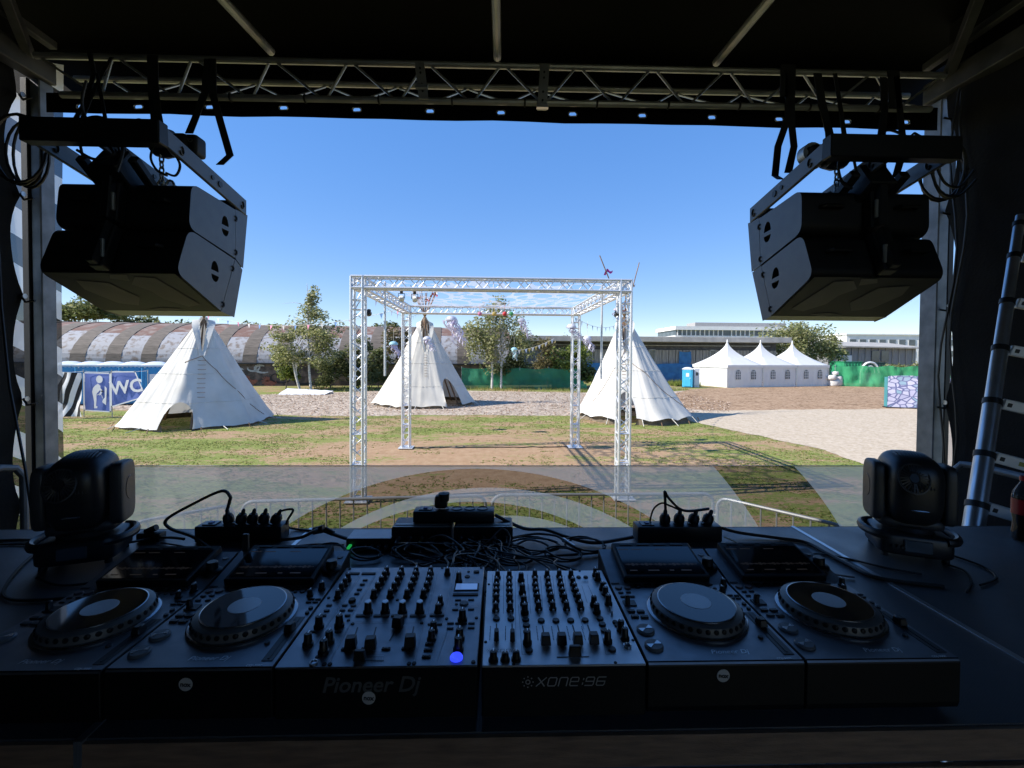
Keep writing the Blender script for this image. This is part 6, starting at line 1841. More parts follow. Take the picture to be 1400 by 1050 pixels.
# ================================================================== moving head lights on the deck
ZT = CZ - .725                                  # deck top
m_mh = mat('moving_head_plastic', (0.020, 0.020, 0.023), (0.015, 0.015, 0.017), 20, .38, bump=.04, bscale=200)
m_mh2 = mat('moving_head_yoke', (0.042, 0.043, 0.047), (0.034, 0.035, 0.038), 20, .45, bump=.04, bscale=200)
m_mhi = mat('glossy_trim', (0.5, 0.5, 0.52), None, 4, .2, .8)
def sup(w, d, h, nu=28, nv=16, e=.45):          # rounded box (superellipsoid)
    def fn(u, v):
        a = 2 * math.pi * u; b_ = math.pi * (v - .5)
        def pw(x): return math.copysign(abs(x) ** e, x)
        return V((w * pw(math.cos(b_)) * pw(math.cos(a)), d * pw(math.cos(b_)) * pw(math.sin(a)), h * pw(math.sin(b_))))
    return fn
def moving_head(label, loc, rz, tilt):
    root = thing('moving_head_light', label, 'stage light', (0, 0, 0), 'moving head lights on the deck')
    MB().grid(lambda u, v: sup(.155, .125, .045, e=.3)(u, v) + V((0, 0, .055)), 36, 12).build('base', m_mh, root, smooth=True, angle=60)
    for sx_ in (-1, 1):
        b_ = MB(); ring = []
        for i in range(15):
            a = R(-90 + 180 * i / 14); ring.append(V((sx_ * (.115 + .075 * math.cos(a)), .115 * math.sin(a), .085)))
        b_.tube(ring, .017, 8); b_.build('carry_handle', m_mh, root, smooth=True)
        for sy in (-1, 1): MB().cyl((sx_ * .12, sy * .09, 0), (sx_ * .12, sy * .09, .02), .016, .014, 10).build('foot', m_rubber, root, smooth=True)
    MB().lathe([(.10, .095), (.105, .105), (.095, .118), (.07, .122)], 28).build('turntable', m_mh, root, smooth=True)
    MB().grid(lambda u, v: sup(.135, .07, .022, e=.35)(u, v) + V((0, 0, .130)), 28, 8).build('yoke_foot', m_mh2, root, smooth=True, angle=60)
    for sx_ in (-1, 1):
        ya = MB()
        ya.grid(lambda u, v: sup(.030, .085, .118, e=.38)(u, v) + V((sx_ * .143, 0, .250)), 26, 16)
        yo = ya.build('yoke_arm', m_mh2, root, smooth=True, angle=60)
        MB().lathe([(.0, .0), (.045, .0), (.048, -.004)], 20, Matrix.Translation((sx_ * .1745, 0, .262)) @ Matrix.Rotation(sx_ * R(90), 4, 'Y')).build('pivot_cover', m_mh, yo, smooth=True)
    c_ = V((0, 0, .268)); Rm = Matrix.Translation(c_) @ Matrix.Rotation(tilt, 4, 'X')
    hb = MB(); f = sup(.118, .148, .138, e=.58)
    hb.grid(lambda u, v: Rm @ f(u, v), 36, 22); ho = hb.build('head', m_mh, root, smooth=True, angle=70)
    for i in range(17):                          # cooling ribs over the back of the head
        x = -.096 + .012 * i; k = (1 - (abs(x) / .118) ** 3.4) ** .55
        pts = [Rm @ V((x, -.152 * k * math.cos(a), .142 * k * math.sin(a))) for a in [R(12 + 88 * j / 9) for j in range(10)]]
        MB().tube(pts, .0042, 4).build('cooling_rib', m_mh2, ho)
    fg = Rm @ Matrix.Translation((-.03, -.136, .062)) @ Matrix.Rotation(R(58), 4, 'X')
    MB().lathe([(.0, .018), (.018, .018), (.02, .010)], 16, fg).build('fan_hub', m_mh, ho, smooth=True)
    for i in range(26):
        a = 2 * math.pi * i / 26
        p, q = V((.021 * math.cos(a), .021 * math.sin(a), .016)), V((.058 * math.cos(a), .058 * math.sin(a), .012))
        MB().bar(fg @ p, fg @ q, .003, .005).build('fan_blade', m_mh2, ho)
    MB().tube([fg @ V((.06 * math.cos(2 * math.pi * i / 24), .06 * math.sin(2 * math.pi * i / 24), .012)) for i in range(24)], .004, 5, True).build('fan_ring', m_mh2, ho, smooth=True)
    MB().tube([Rm @ V((x, -.143 + 2.2 * x * x, -.058 + .0 * x)) for x in [-.05 + .01 * i for i in range(11)]], .0045, 6).build('trim_strip', m_mhi, ho, smooth=True)
    MB().lathe([(.088, .0), (.092, .02), (.080, .03), (.0, .034)], 28, Rm @ Matrix.Translation((0, .118, 0)) @ Matrix.Rotation(R(-90), 4, 'X')).build('lens', m_glass, ho, smooth=True)
    MB().box((0, -.13, .058), (.11, .012, .045)).build('display', m_glass, root, bevel=.003)
    for i in range(4): MB().cyl((-.10 + .02 * i - .04 * (i > 1) * 0, -.128, .05), (-.10 + .02 * i, -.135, .05), .006, n=8).build('socket', m_blackm, root)
    root.location = loc; root.rotation_euler = (0, 0, rz)
    root.scale = (.73, .73, .92)
    return root
pL, pR = atZ(113, 766, ZT), atZ(1246, 757, ZT)
moving_head('black moving head light on the left deck with finned back turned to us', (pL.x - .005, pL.y + .02, ZT), R(20), R(8))
moving_head('black moving head light on the right deck beside the ladder', (pR.x, pR.y + .02, ZT), R(-24), R(4))
# ================================================================== deck tables
m_deck = bpy.data.materials.new('black_ribbed_deck'); m_deck.use_nodes = True
def deck_nodes():
    nt = m_deck.node_tree; N, L = nt.nodes, nt.links; b = N['Principled BSDF']
    b.inputs['Base Color'].default_value = (.14, .14, .145, 1); b.inputs['Metallic'].default_value = .5; b.inputs['Roughness'].default_value = .42; b.inputs['Specular IOR Level'].default_value = .8
    g = N.new('ShaderNodeNewGeometry')
    outs = []
    for rot in (0, 60, -60):
        mp = N.new('ShaderNodeMapping'); mp.inputs['Rotation'].default_value = (0, 0, R(rot)); L.new(g.outputs['Position'], mp.inputs['Vector'])
        w = N.new('ShaderNodeTexWave'); w.inputs['Scale'].default_value = 75; w.bands_direction = 'X'; L.new(mp.outputs[0], w.inputs['Vector']); outs.append(w.outputs['Fac'])
    a = N.new('ShaderNodeMath'); a.operation = 'MAXIMUM'; L.new(outs[0], a.inputs[0]); L.new(outs[1], a.inputs[1])
    a2 = N.new('ShaderNodeMath'); a2.operation = 'MAXIMUM'; L.new(a.outputs[0], a2.inputs[0]); L.new(outs[2], a2.inputs[1])
    bp = N.new('ShaderNodeBump'); bp.inputs['Strength'].default_value = .22; bp.inputs['Distance'].default_value = .002; L.new(a2.outputs[0], bp.inputs['Height']); L.new(bp.outputs[0], b.inputs['Normal'])
    n = N.new('ShaderNodeTexNoise'); n.inputs['Scale'].default_value = 5; n.inputs['Detail'].default_value = 6; L.new(g.outputs['Position'], n.inputs['Vector'])
    mr = N.new('ShaderNodeMapRange'); mr.inputs['From Min'].default_value = .3; mr.inputs['From Max'].default_value = .7; mr.inputs['To Min'].default_value = .34; mr.inputs['To Max'].default_value = .52
    L.new(n.outputs['Fac'], mr.inputs['Value']); L.new(mr.outputs[0], b.inputs['Roughness'])
deck_nodes()
yN = (atZ(300, 1016, ZT).y + atZ(1100, 996, ZT).y) / 2 ; yF_ = (atZ(500, 722.5, ZT).y + atZ(1040, 719, ZT).y) / 2
xs1 = (atZ(428, 722, ZT).x + atZ(100, 1018, ZT).x) / 2; xs2 = (atZ(1070, 720, ZT).x + atZ(1400, 890, ZT).x) / 2
def deck(x0, x1, lab):
    t = thing('deck_table', lab, 'table', ((x0 + x1) / 2, (yN + yF_) / 2, SF), 'stage decks used as tables')
    MB().box(((x0 + x1) / 2, (yN + yF_) / 2, ZT - .013), (x1 - x0 - .016, yF_ - yN - .02, .026)).build('deck_board', m_deck, t)
    for (a, b_) in (((x0 + .004, yN), (x0 + .004, yF_)), ((x1 - .004, yN), (x1 - .004, yF_))):
        MB().bar(V((a[0], a[1], ZT - .045)), V((b_[0], b_[1], ZT - .045)), .0075, .094).build('edge_profile', m_alu, t)
    MB().bar(V((x0 + .008, yF_ - .004, ZT - .046)), V((x1 - .008, yF_ - .004, ZT - .046)), .0075, .09).build('edge_profile', m_blackm, t)
    MB().bar(V((x0 + .008, yN + .004, ZT - .034)), V((x1 - .008, yN + .004, ZT - .034)), .008, .062).build('front_edge', m_wood_e, t)
    MB().bar(V((x0 + .008, yN - .004, ZT - .088)), V((x1 - .008, yN - .004, ZT - .088)), .010, .040).build('front_rail', m_wood_e, t)
    for sx_ in (x0 + .08, x1 - .08):
        for sy in (yN + .08, yF_ - .08):
            MB().cyl((sx_, sy, SF), (sx_, sy, ZT - .03), .024, n=10).build('leg', m_alu_d, t, smooth=True)
    return t
d1 = deck(xs1 - 2.0, xs1, 'black stage deck table carrying the left moving head and cables')
d2 = deck(xs1, xs2, 'middle black stage deck table carrying both mixers and players')
d3 = deck(xs2, xs2 + 2.0, 'black stage deck table carrying the right moving head and bottle')
for px, t in ((847, d2), (1385, d3)):
    p = atZ(px, 1030 if px < 900 else 1011, ZT - .05); 
    MB().box((p.x, yN - .010, ZT - .088), (.075, .006, .010)).build('slot', m_black, t)

# ================================================================== DJ equipment
ZP = CZ - .607                                  # top face of the gear
m_panel = mat('anthracite_panel', (0.26, 0.27, 0.29), (0.23, 0.24, 0.26), 30, .43, .85, spec=.5, rvar=.04, bump=.02, bscale=400)
m_panelx = mat('silver_grey_panel', (0.60, 0.61, 0.63), (0.56, 0.57, 0.59), 30, .45, .75, spec=.5, rvar=.04, bump=.02, bscale=400)
m_side = mat('gear_side_black', (0.004, 0.004, 0.0045), (0.003, 0.003, 0.0035), 20, .5, spec=.3)
m_knob = mat('black_knob', (0.008, 0.008, 0.009), (0.006, 0.006, 0.006), 40, .42)
m_knobt = mat('silver_knob_cap', (0.42, 0.43, 0.45), (0.36, 0.37, 0.39), 8, .3, .8)
m_btn = mat('dark_button', (0.026, 0.027, 0.030), (0.02, 0.021, 0.023), 30, .45)
m_btn2 = mat('grey_button', (0.14, 0.145, 0.155), (0.12, 0.125, 0.13), 30, .5)
m_btnc = mat('rose_button', (0.20, 0.13, 0.12), (0.16, 0.10, 0.095), 30, .4)
m_scr = mat('glossy_screen', (0.008, 0.008, 0.010), (0.010, 0.010, 0.012), 8, .06, spec=.6)
m_jogt = mat('jog_top', (0.012, 0.012, 0.014), (0.014, 0.014, 0.016), 8, .05, spec=.65)
m_jogr = mat('jog_rim', (0.12, 0.115, 0.108), (0.09, 0.087, 0.082), 20, .4)
m_jogm = mat('jog_metal_ring', (0.36, 0.37, 0.39), None, 8, .22, .9)
m_line = mat('panel_print', (0.55, 0.57, 0.60), None, 20, .6)
m_lined = mat('dark_panel_print', (0.015, 0.015, 0.017), None, 20, .6)
m_letter = mat('grey_lettering', (0.85, 0.86, 0.88), (0.8, 0.81, 0.83), 20, .5, .8)
m_sticker = mat('pale_round_sticker', (0.55, 0.51, 0.46), (0.46, 0.43, 0.40), 20, .7)
m_blit = emit(mat('lit_blue_button', (0.03, 0.05, 0.5), None, 5, .3), (.03, .06, 1.0), .75)
m_slcd = emit(mat('lit_small_display', (0.05, 0.08, 0.14), None, 5, .12), (.14, .30, .75), .28)
m_wave = emit(mat('lit_waveform', (0.06, 0.05, 0.03), None, 5, .3), (.22, .17, .13), .022)
m_hour = mat('hourglass_silver', (0.55, 0.56, 0.58), (0.36, 0.37, 0.38), 4, .25, .8)
I4 = Matrix.Identity(4)
def knob_mb(r=.0085, h=.022, skirt=True, n=14):
    mb = MB()
    mb.lathe([(r * 1.18, 0), (r * 1.18, h * .22), (r * .92, h * .30), (r * .80, h * .95), (r * .66, h), (0, h)] if skirt else [(r, 0), (r, h * .9), (r * .85, h), (0, h)], n)
    return mb
PROTO = {}
def part(key, make, name, m, parent, loc, rz=0, cap=None, smooth=True, bevel=0):
    """first use builds the mesh, later ones share it"""
    if key not in PROTO:
        o = make().build(name, m, parent, smooth=smooth, bevel=bevel, angle=40, loc=None) if parent is None else None
        mb = make()
        me_o = mb.build(name, m, None, smooth=smooth, bevel=bevel, angle=40, loc=(0, 0, 0)); PROTO[key] = me_o.data
        bpy.data.objects.remove(me_o)
    o = bpy.data.objects.new(name, PROTO[key]); COL.objects.link(o); o.parent = parent
    o.location = V(loc) - WO[parent.name]; o.rotation_euler = (0, 0, rz)
    WO[o.name] = V(loc)
    return o
def box_mb(w, d, h): return lambda: MB().box((0, 0, h / 2), (w, d, h))
def knob(parent, p, r=.0085, h=.022, cap=None, rz=0):
    o = part(('k', r, h), lambda: knob_mb(r, h), 'knob', m_knob, parent, p, rz)
    c = part(('kp', r, h), lambda: MB().box((0, r * .45, h + .0006), (r * .22, r * .9, .0012)), 'pointer', m_letter, o, V(p), rz, smooth=False)
    if cap: part(('kc', r, h), lambda: MB().lathe([(r * .78, h), (r * .72, h + .0015), (0, h + .0018)], 14), 'cap', cap, o, V(p))
    return o
def button(parent, p, w=.010, d=.006, h=.003, m=m_btn, rz=0, name='button'):
    return part(('b', w, d, h, m.name), box_mb(w, d, h), name, m, parent, p, rz, bevel=min(.0012, h * .4))
def rbutton(parent, p, r, h=.004, m=m_btn, name='button'):
    return part(('rb', r, h, m.name), lambda: MB().lathe([(r * 1.12, 0), (r * 1.12, h * .5), (r, h * .6), (r * .95, h), (0, h)], 18), name, m, parent, p)
def line(parent, a, b_, w=.0008, m=m_line, z=.0006):
    a, b_ = V(a), V(b_); mb = MB(); d = (b_ - a).normalized(); n_ = V((-d.y, d.x, 0)) * w / 2; zz = V((0, 0, z))
    mb.add([a - n_ + zz, b_ - n_ + zz, b_ + n_ + zz, a + n_ + zz], [(0, 1, 2, 3)]); return mb
def fader(parent, a, b_, pos, cw=.012, cd=.022, ch=.016, m=m_knob, name='fader_cap', slotw=.003):
    a, b_ = V(a), V(b_)
    ang = math.atan2((b_ - a).y, (b_ - a).x) - math.pi / 2
    mb = line(parent, a, b_, slotw, m_black, .0007); mb.build('fader_slot', m_black, parent)
    p = a.lerp(b_, pos)
    return part((name, cw, cd, ch), lambda: MB().box((0, 0, ch * .5 + .002), (cw, cd, ch), taper=.82), name, m, parent, p, ang, bevel=.0015)

# ------------------------------------------------------------------ media player (built once, copied)
W_, D_, H_ = .318, .453, .118
def player():
    t = thing('media_player', None, 'media player', (0, 0, 0), 'four media players')
    zt = H_                                       # local z = 0 at deck top; y from front (0) to rear
    hw = W_ / 2
    prof_ = [(0.004, .016), (0.0, .030), (0.0, zt - .006), (.004, zt), (.300, zt), (.318, zt + .004), (D_, zt + .031), (D_, .016)]
    mb = MB(); n = len(prof_)
    P = [V((-hw, y, z)) for y, z in prof_] + [V((hw, y, z)) for y, z in prof_]
    F = [tuple(range(n)), tuple(range(2 * n - 1, n - 1, -1))]
    mi = [0, 0]
    for i in range(n):
        F.append((i, n + i, n + (i + 1) % n, (i + 1) % n)); mi.append(1 if 2 <= i <= 5 else 0)
    mb.add(P, F); mb.m = mi
    mb.build('body', [m_side, m_panel], t, bevel=.0016, angle=8)
    for sx_ in (-1, 1):
        for y in (.04, .40): MB().cyl((sx_ * .13, y, 0), (sx_ * .13, y, .017), .017, .015, 12).build('foot', m_rubber, t, smooth=True)
    def L3(u, v, dz=0): return V((-hw + u * W_, v * D_, zt + dz))
    # screen: bezel box tilting up at the rear
    ang = math.atan2(.027, D_ - .318)
    M_ = Matrix.Translation((-.004, .312, zt + .001)) @ Matrix.Rotation(ang, 4, 'X')
    b_ = MB(); b_.T = M_; b_.box((0, .072, .010), (.232, .150, .022)); so = b_.build('screen', m_side, t, bevel=.003)
    b_ = MB(); b_.T = M_; b_.box((0, .066, .0216), (.214, .118, .0012)); b_.build('screen_glass', m_scr, so)
    for i in range(4):
        b_ = MB(); b_.T = M_; b_.box((-.075 + .05 * i, .137, .0215), (.036, .007, .002)); b_.build('screen_button', m_btn, so)
    rw_ = random.Random(9); b_ = MB(); b_.T = M_
    for i in range(70):
        x = -.10 + .2 * i / 70; h = .002 + .010 * abs(math.sin(i * .7) * math.sin(i * .23))
        b_.box((x, .045, .0224), (.0016, h, .0002))
    for x, w in ((-.085, .02), (-.03, .03), (.02, .012), (.06, .028)): b_.box((x, .020, .0224), (w, .004, .0002))
    for x in (-.09, -.05, 0.02): b_.box((x, .112, .0224), (.03, .003, .0002))
    tag(b_.build('screen_readout', m_wave, so), kind='stuff')
    # rotary selector and its collar
    p = V((.135, .372, zt + .013))
    MB().lathe([(.026, -.004), (.026, .004), (.020, .008), (.0, .008)], 22, Matrix.Translation(p)).build('selector_collar', m_side, t, smooth=True)
    MB().lathe([(.015, .006), (.0145, .024), (.012, .027), (0, .027)], 20, Matrix.Translation(p)).build('selector_knob', m_knob, t, smooth=True)
    MB().lathe([(.009, .0), (.009, .004), (0, .004)], 12, Matrix.Translation((.140, .425, zt + .022))).build('button', m_btn, t, smooth=True)
    # hot cue row
    for i in range(8): button(t, V((-.088 + .0275 * i, .300, zt)), .020, .008, .003)
    # left column
    for i, (x, y, w) in enumerate(((-.146, .405, .020), (-.146, .383, .018), (-.140, .355, .010), (-.146, .335, .015), (-.124, .335, .015), (-.145, .308, .022))): button(t, V((x, y, zt + max(0, (y - .318) * .17))), w, .007, .003, m_btn2 if i == 0 else m_btn)
    for x in (-.142, -.118): rbutton(t, V((x, .286, zt)), .0085, .004, m_btnc)
    rbutton(t, V((-.090, .290, zt)), .006, .003)
    for x, y in ((-.142, .262), (-.122, .264), (-.142, .243), (-.118, .243)): button(t, V((x, y, zt)), .013, .007, .003)
    # lever switch
    MB().box((-.134, .212, zt + .0015), (.030, .022, .003)).build('lever_plate', m_btn, t)
    MB().box((-.140, .210, zt + .012), (.012, .012, .022), taper=.85).build('lever', m_knob, t, bevel=.002)
    for x, y in ((-.140, .178), (-.118, .176), (-.138, .156), (-.116, .154)): button(t, V((x, y, zt)), .018, .010, .004)
    # play and cue
    for y in (.104, .050):
        p = V((-.130, y, zt))
        o = part('play', lambda: MB().lathe([(.0195, 0), (.0195, .003), (.017, .0055), (0, .006)], 26), 'play_button', m_btn2, t, p)
        r_ = .0155; mb = MB(); zz = V((0, 0, .0064))
        for a0 in (R(25), R(205)):
            mb.add([p + zz] + [p + zz + V((r_ * math.cos(a0 + R(50) * k / 5 - R(25)), r_ * math.sin(a0 + R(50) * k / 5 - R(25)), 0)) for k in range(6)], [tuple(range(7))])
        mb.build('hourglass_mark', m_hour, o)
    # jog wheel
    c_ = V((.012, .170, zt))
    jw = MB().lathe([(.110, 0), (.1115, .004), (.108, .006), (.100, .006)], 56, Matrix.Translation(c_)).build('jog_wheel', m_jogm, t, smooth=True)
    MB().lathe([(.104, .004), (.104, .010), (.100, .022), (.086, .027)], 56, Matrix.Translation(c_)).build('jog_rim', m_jogr, jw, smooth=True)
    dm = None
    for i in range(36):                           # finger dimples round the rim
        a = 2 * math.pi * i / 36; p = c_ + V((.1015 * math.cos(a), .1015 * math.sin(a), .0155))
        if dm is None:
            dm = MB().sphere(V((0, 0, 0)), .0062, 8, 5, (.55, 1, 1)).build('dimple', m_side, None, smooth=True, loc=(0, 0, 0)); dmesh = dm.data; bpy.data.objects.remove(dm)
        o = bpy.data.objects.new('dimple', dmesh); COL.objects.link(o); o.parent = jw; o.location = p; o.rotation_euler = (0, 0, a)
    MB().lathe([(.0875, .026), (.0875, .0285), (.085, .0292), (.0846, .028)], 56, Matrix.Translation(c_), cap=False).build('jog_ring', m_jogm, jw, smooth=True)
    MB().lathe([(.085, .0270), (.085, .0289), (.034, .0289), (0, .0289)], 56, Matrix.Translation(c_)).build('jog_top', m_jogt, jw)
    MB().lathe([(.034, .0289), (.0335, .0296), (0, .0296)], 40, Matrix.Translation(c_)).build('jog_display', m_scr2, jw)
    # right column: knobs, keys, tempo slider
    knob(t, V((.140, .292, zt)), .008, .020)
    knob(t, V((.122, .262, zt)), .007, .016)
    for x, y in ((.060, .280), (.078, .280), (.112, .280)): rbutton(t, V((x, y, zt)), .004, .003)
    rbutton(t, V((.096, .281, zt)), .006, .003)
    for x, y in ((.134, .245), (.150, .243), (.148, .231), (.132, .231)): button(t, V((x, y, zt)), .014, .006, .003)
    rbutton(t, V((.148, .205, zt)), .005); rbutton(t, V((.148, .185, zt)), .0045)
    mb = MB(); mb.box((.139, .095, zt + .0006), (.022, .150, .0012)); mb.build('tempo_plate', m_btn, t, bevel=.0004)
    mb = MB(); mb.box((.139, .095, zt + .0016), (.004, .138, .0010)); mb.build('tempo_slot', m_black, t)
    MB().box((.139, .118, zt + .010), (.020, .024, .016), taper=.75).build('tempo_slider', m_knob, t, bevel=.002)
    rbutton(t, V((.112, .075, zt)), .005)
    for a, b_ in (((-.159, .232), (-.100, .232)), ((.105, .215), (.158, .215))): pass
    put_text('lettering', 'Pioneer Dj', .018, Matrix.Translation((.020, .030, zt + .0006)), m_letter, t, ext=.0002, shear=.25)
    put_text('lettering', 'CDJ-3000', .0075, Matrix.Translation((.120, .008, zt + .0006)), m_letter, t, ext=.0002, shear=.25)
    return t
m_scr2 = mat('jog_display_glass', (0.45, 0.47, 0.50), (0.40, 0.42, 0.45), 8, .2, spec=.7)
base_pl = player()
def front_mid(x0, y0, x1, y1):
    a, b_ = atZ(x0, y0, ZP), atZ(x1, y1, ZP); return a.lerp(b_, .5), b_.x - a.x
P1, _ = front_mid(-92, 921, 141, 917.5); P2_, _ = front_mid(141, 917.5, 373, 912.5); P3, _ = front_mid(886, 908, 1093, 902.5); P4, _ = front_mid(1093, 902.5, 1300, 897)
gap = W_ + .004
xm2 = atZ(373, 912.5, ZP).x - W_ / 2 - .001
xm3 = atZ(885.5, 908, ZP).x + W_ / 2 + .002
spots = [(xm2 - gap, P2_.y - .004, 'media player at the far left under the left moving head'), (xm2, P2_.y, 'media player with usb stick beside the anthracite mixer'), (xm3, P3.y, 'media player with bright sky reflection beside the silver mixer'), (xm3 + gap, P4.y - .006, 'media player at the right end nearest the white deck seam')]
for i, (x, y, lab) in enumerate(spots):
    o = base_pl if i == 0 else copy_tree(base_pl)
    o.location = (x, y, ZT); o['label'] = lab
ZPL = ZT + H_
# ------------------------------------------------------------------ large mixer
def c4(x, y, Z=None):  return atZ(420 + x / 4.6667, 680 + y / 4.6667, ZP if Z is None else Z)
vA, vB = atZ(374.5, 912.5, ZP), atZ(655, 910.5, ZP); vC, vD = atZ(474.5, 776, ZP), atZ(661.5, 775, ZP)
def slab_gear(name, lab, cat, x0, x1, y0, y1, m_top):
    t = thing(name, lab, cat, ((x0 + x1) / 2, (y0 + y1) / 2, ZT))
    MB().box(((x0 + x1) / 2, (y0 + y1) / 2, (ZT + .014 + ZP - .004) / 2), (x1 - x0, y1 - y0, ZP - .004 - ZT - .014)).build('body', m_side, t, bevel=.003)
    MB().box(((x0 + x1) / 2, (y0 + y1) / 2, ZP - .0022), (x1 - x0 - .001, y1 - y0 - .001, .0044)).build('top_panel', m_top, t, bevel=.0012)
    for x in (x0 + .04, x1 - .04):
        for y in (y0 + .04, y1 - .04): MB().cyl((x, y, ZT), (x, y, ZT + .015), .018, n=12).build('foot', m_rubber, t)
    return t
vx0, vx1 = (vA.x + vC.x) / 2, (vB.x + vD.x) / 2 - .001; vy0, vy1 = (vA.y + vB.y) / 2, (vC.y + vD.y) / 2
mx = slab_gear('dj_mixer', 'wide anthracite mixer with blue lit button and small blue display', 'mixer', vx0, vx1, vy0, vy1, m_panel)
for x, y in ((195, 640), (218, 596), (241, 565), (262, 532)): knob(mx, c4(x, y), .0075, .020)
for col in (((425, 637), (449, 592), (473, 553), (492, 518), (507, 490)), ((530, 637), (555, 592), (575, 553), (590, 518), (602, 490)), ((637, 637), (659, 592), (674, 553), (687, 518), (695, 490)), ((742, 637), (760, 592), (772, 553), (780, 518), (788, 490))):
    for x, y in col: knob(mx, c4(x, y), .0082, .020)
for x in (388, 498, 608, 718): knob(mx, c4(x, 738), .0098, .027, m_knobt)
for x, y, r_, h in ((75, 830, .0095, .026), (205, 822, .0095, .026), (5, 945, .0095, .026), (140, 928, .0095, .026), (105, 995, .0095, .028), (835, 738, .0085, .022), (849, 682, .0075, .020), (894, 492, .008, .018), (967, 540, .0085, .026), (990, 786, .0095, .026), (793, 910, .0085, .022), (806, 855, .0085, .022), (972, 905, .0095, .024), (964, 978, .0095, .028)): knob(mx, c4(x, y), r_, h)
for x, y in ((140, 690), (125, 725), (105, 755), (240, 690), (225, 722), (295, 692), (278, 720), (258, 755), (370, 530), (352, 557), (333, 590), (317, 616)): button(mx, c4(x, y), .013, .008, .003, m_btn2 if y > 600 else m_btn)
for x, y in ((335, 757), (382, 757), (448, 757), (500, 757), (560, 757), (615, 757), (680, 757), (732, 757), (806, 754), (850, 754)): button(mx, c4(x, y), .018, .009, .003, m_btn2)
for x, y in ((290, 488), (392, 488)): button(mx, c4(x, y), .038, .010, .0025, m_side)
for x, y in ((945, 718), (1046, 716), (915, 805), (965, 805), (1000, 805), (1048, 805), (912, 838), (1046, 834), (790, 812), (840, 812), (962, 657), (1046, 655), (40, 858), (198, 858)): button(mx, c4(x, y), .015, .006, .0025)
for x, y in ((780, 938), (772, 977), (760, 1020), (245, 972), (372, 970), (503, 970), (630, 968)): 
    o = button(mx, c4(x, y), .018, .009, .003, m_side); button(mx, c4(x, y) + V((0, 0, .003)), .009, .0045, .0012, m_btn2)
for x, y in ((137, 642), (172, 657), (263, 785), (1080, 482), (1080, 770), (890, 775), (575, 655), (1110, 450), (272, 457), (862, 450), (290, 808), (730, 803), (952, 683), (1030, 475)): rbutton(mx, c4(x, y), .0035, .002, m_side)
rbutton(mx, c4(287, 662), .008, .006, m_side); rbutton(mx, c4(1000, 680), .010, .004, m_btn2); button(mx, c4(1080, 477), .016, .012, .003, m_side)
rbutton(mx, c4(1022, 507), .007, .002, m_side)
rbutton(mx, c4(952, 1026), .0115, .006, m_blit, 'lit_button')
p = c4(1017, 574); MB().box(p + V((0, 0, .001)), (.064, .036, .002)).build('display_bezel', m_side, mx); MB().box(p + V((0, 0, .0024)), (.056, .029, .0010)).build('display', m_slcd, mx)
p = c4(1010, 622); MB().box(p + V((0, 0, .0012)), (.064, .010, .0024)).build('display_strip', m_side, mx, bevel=.0005)
for a, b_, ps in (((270, 985), (322, 830), .15), ((398, 985), (440, 828), .12), ((525, 918), (600, 790), .70), ((650, 985), (680, 825), .20)):
    fader(mx, c4(*a), c4(*b_), ps, .024, .021, .022)
fader(mx, c4(300, 1044), c4(490, 1043), .18, .012, .024, .020, m_knob, 'crossfader_cap')
jk = c4(42, 1058); o = MB().lathe([(.0085, 0), (.0085, .003), (.006, .0035), (.0045, .001)], 16, Matrix.Translation(jk)).build('jack', m_alu, mx, smooth=True)
for x, y in ((65, 1020), (110, 1066), (145, 1066), (650, 1062), (682, 1060), (1060, 1052)): rbutton(mx, c4(x, y), .004, .002, m_side)
pr_ = MB()
for a, b_ in (((280, 800), (745, 796)), ((280, 800), (130, 1075)), ((255, 450), (5, 790)), ((445, 480), (258, 800)), ((830, 480), (765, 745)), ((745, 796), (680, 1060)), ((920, 560), (850, 820)), ((905, 820), (830, 1040)), ((340, 500), (0, 1010)), ((920, 700), (1090, 696)), ((372, 1012), (490, 1010)), ((372, 1030), (440, 1030)), ((940, 460), (915, 690))):
    q = line(None, c4(*a), c4(*b_), .0009); pr_.add(q.v, q.f)
for k in range(12):
    q = line(None, c4(380 + k * 9, 1022), c4(378 + k * 9, 1066), .0005); pr_.add(q.v, q.f)
pr_.build('panel_print', m_line, mx)
put_text('lettering', 'Pioneer Dj', .043, Matrix.Translation((vx0 + .185, vy0 - .0008, ZP - .036)) @ Matrix.Rotation(R(90), 4, 'X'), mat('dim_lettering', (.10, .097, .094), None, 9, .5), mx, ext=.0004, shear=.25, bold=.0006)
# ------------------------------------------------------------------ silver mixer
def c7(x, y): return atZ(640 + x / 4.6667, 760 + y / 4.6667, ZP)
xA, xB = atZ(659, 911, ZP), atZ(884.5, 907.5, ZP); xC, xD = atZ(666, 781, ZP), atZ(822, 779, ZP)
qx0, qx1 = max((xA.x + xC.x) / 2, vx1 + .006), (xB.x + xD.x) / 2; qy0, qy1 = (xA.y + xB.y) / 2, (xC.y + xD.y) / 2
xo_ = slab_gear('dj_mixer', 'silver grey mixer with rows of black knobs and four faders', 'mixer', qx0, qx1, qy0, qy1, m_panelx)
cols = [[(188, 140), (181, 185), (180, 222), (178, 254), (178, 292), (176, 350)], [(263, 140), (262, 185), (263, 222), (264, 254), (266, 292), (268, 350)],
        [(426, 135), (428, 185), (433, 222), (438, 256), (444, 290), (450, 342)], [(504, 135), (511, 185), (517, 222), (523, 256), (531, 290), (540, 342)],
        [(581, 135), (589, 185), (598, 222), (604, 256), (616, 290), (628, 342)], [(656, 135), (669, 185), (680, 222), (691, 256), (704, 290), (718, 338)]]
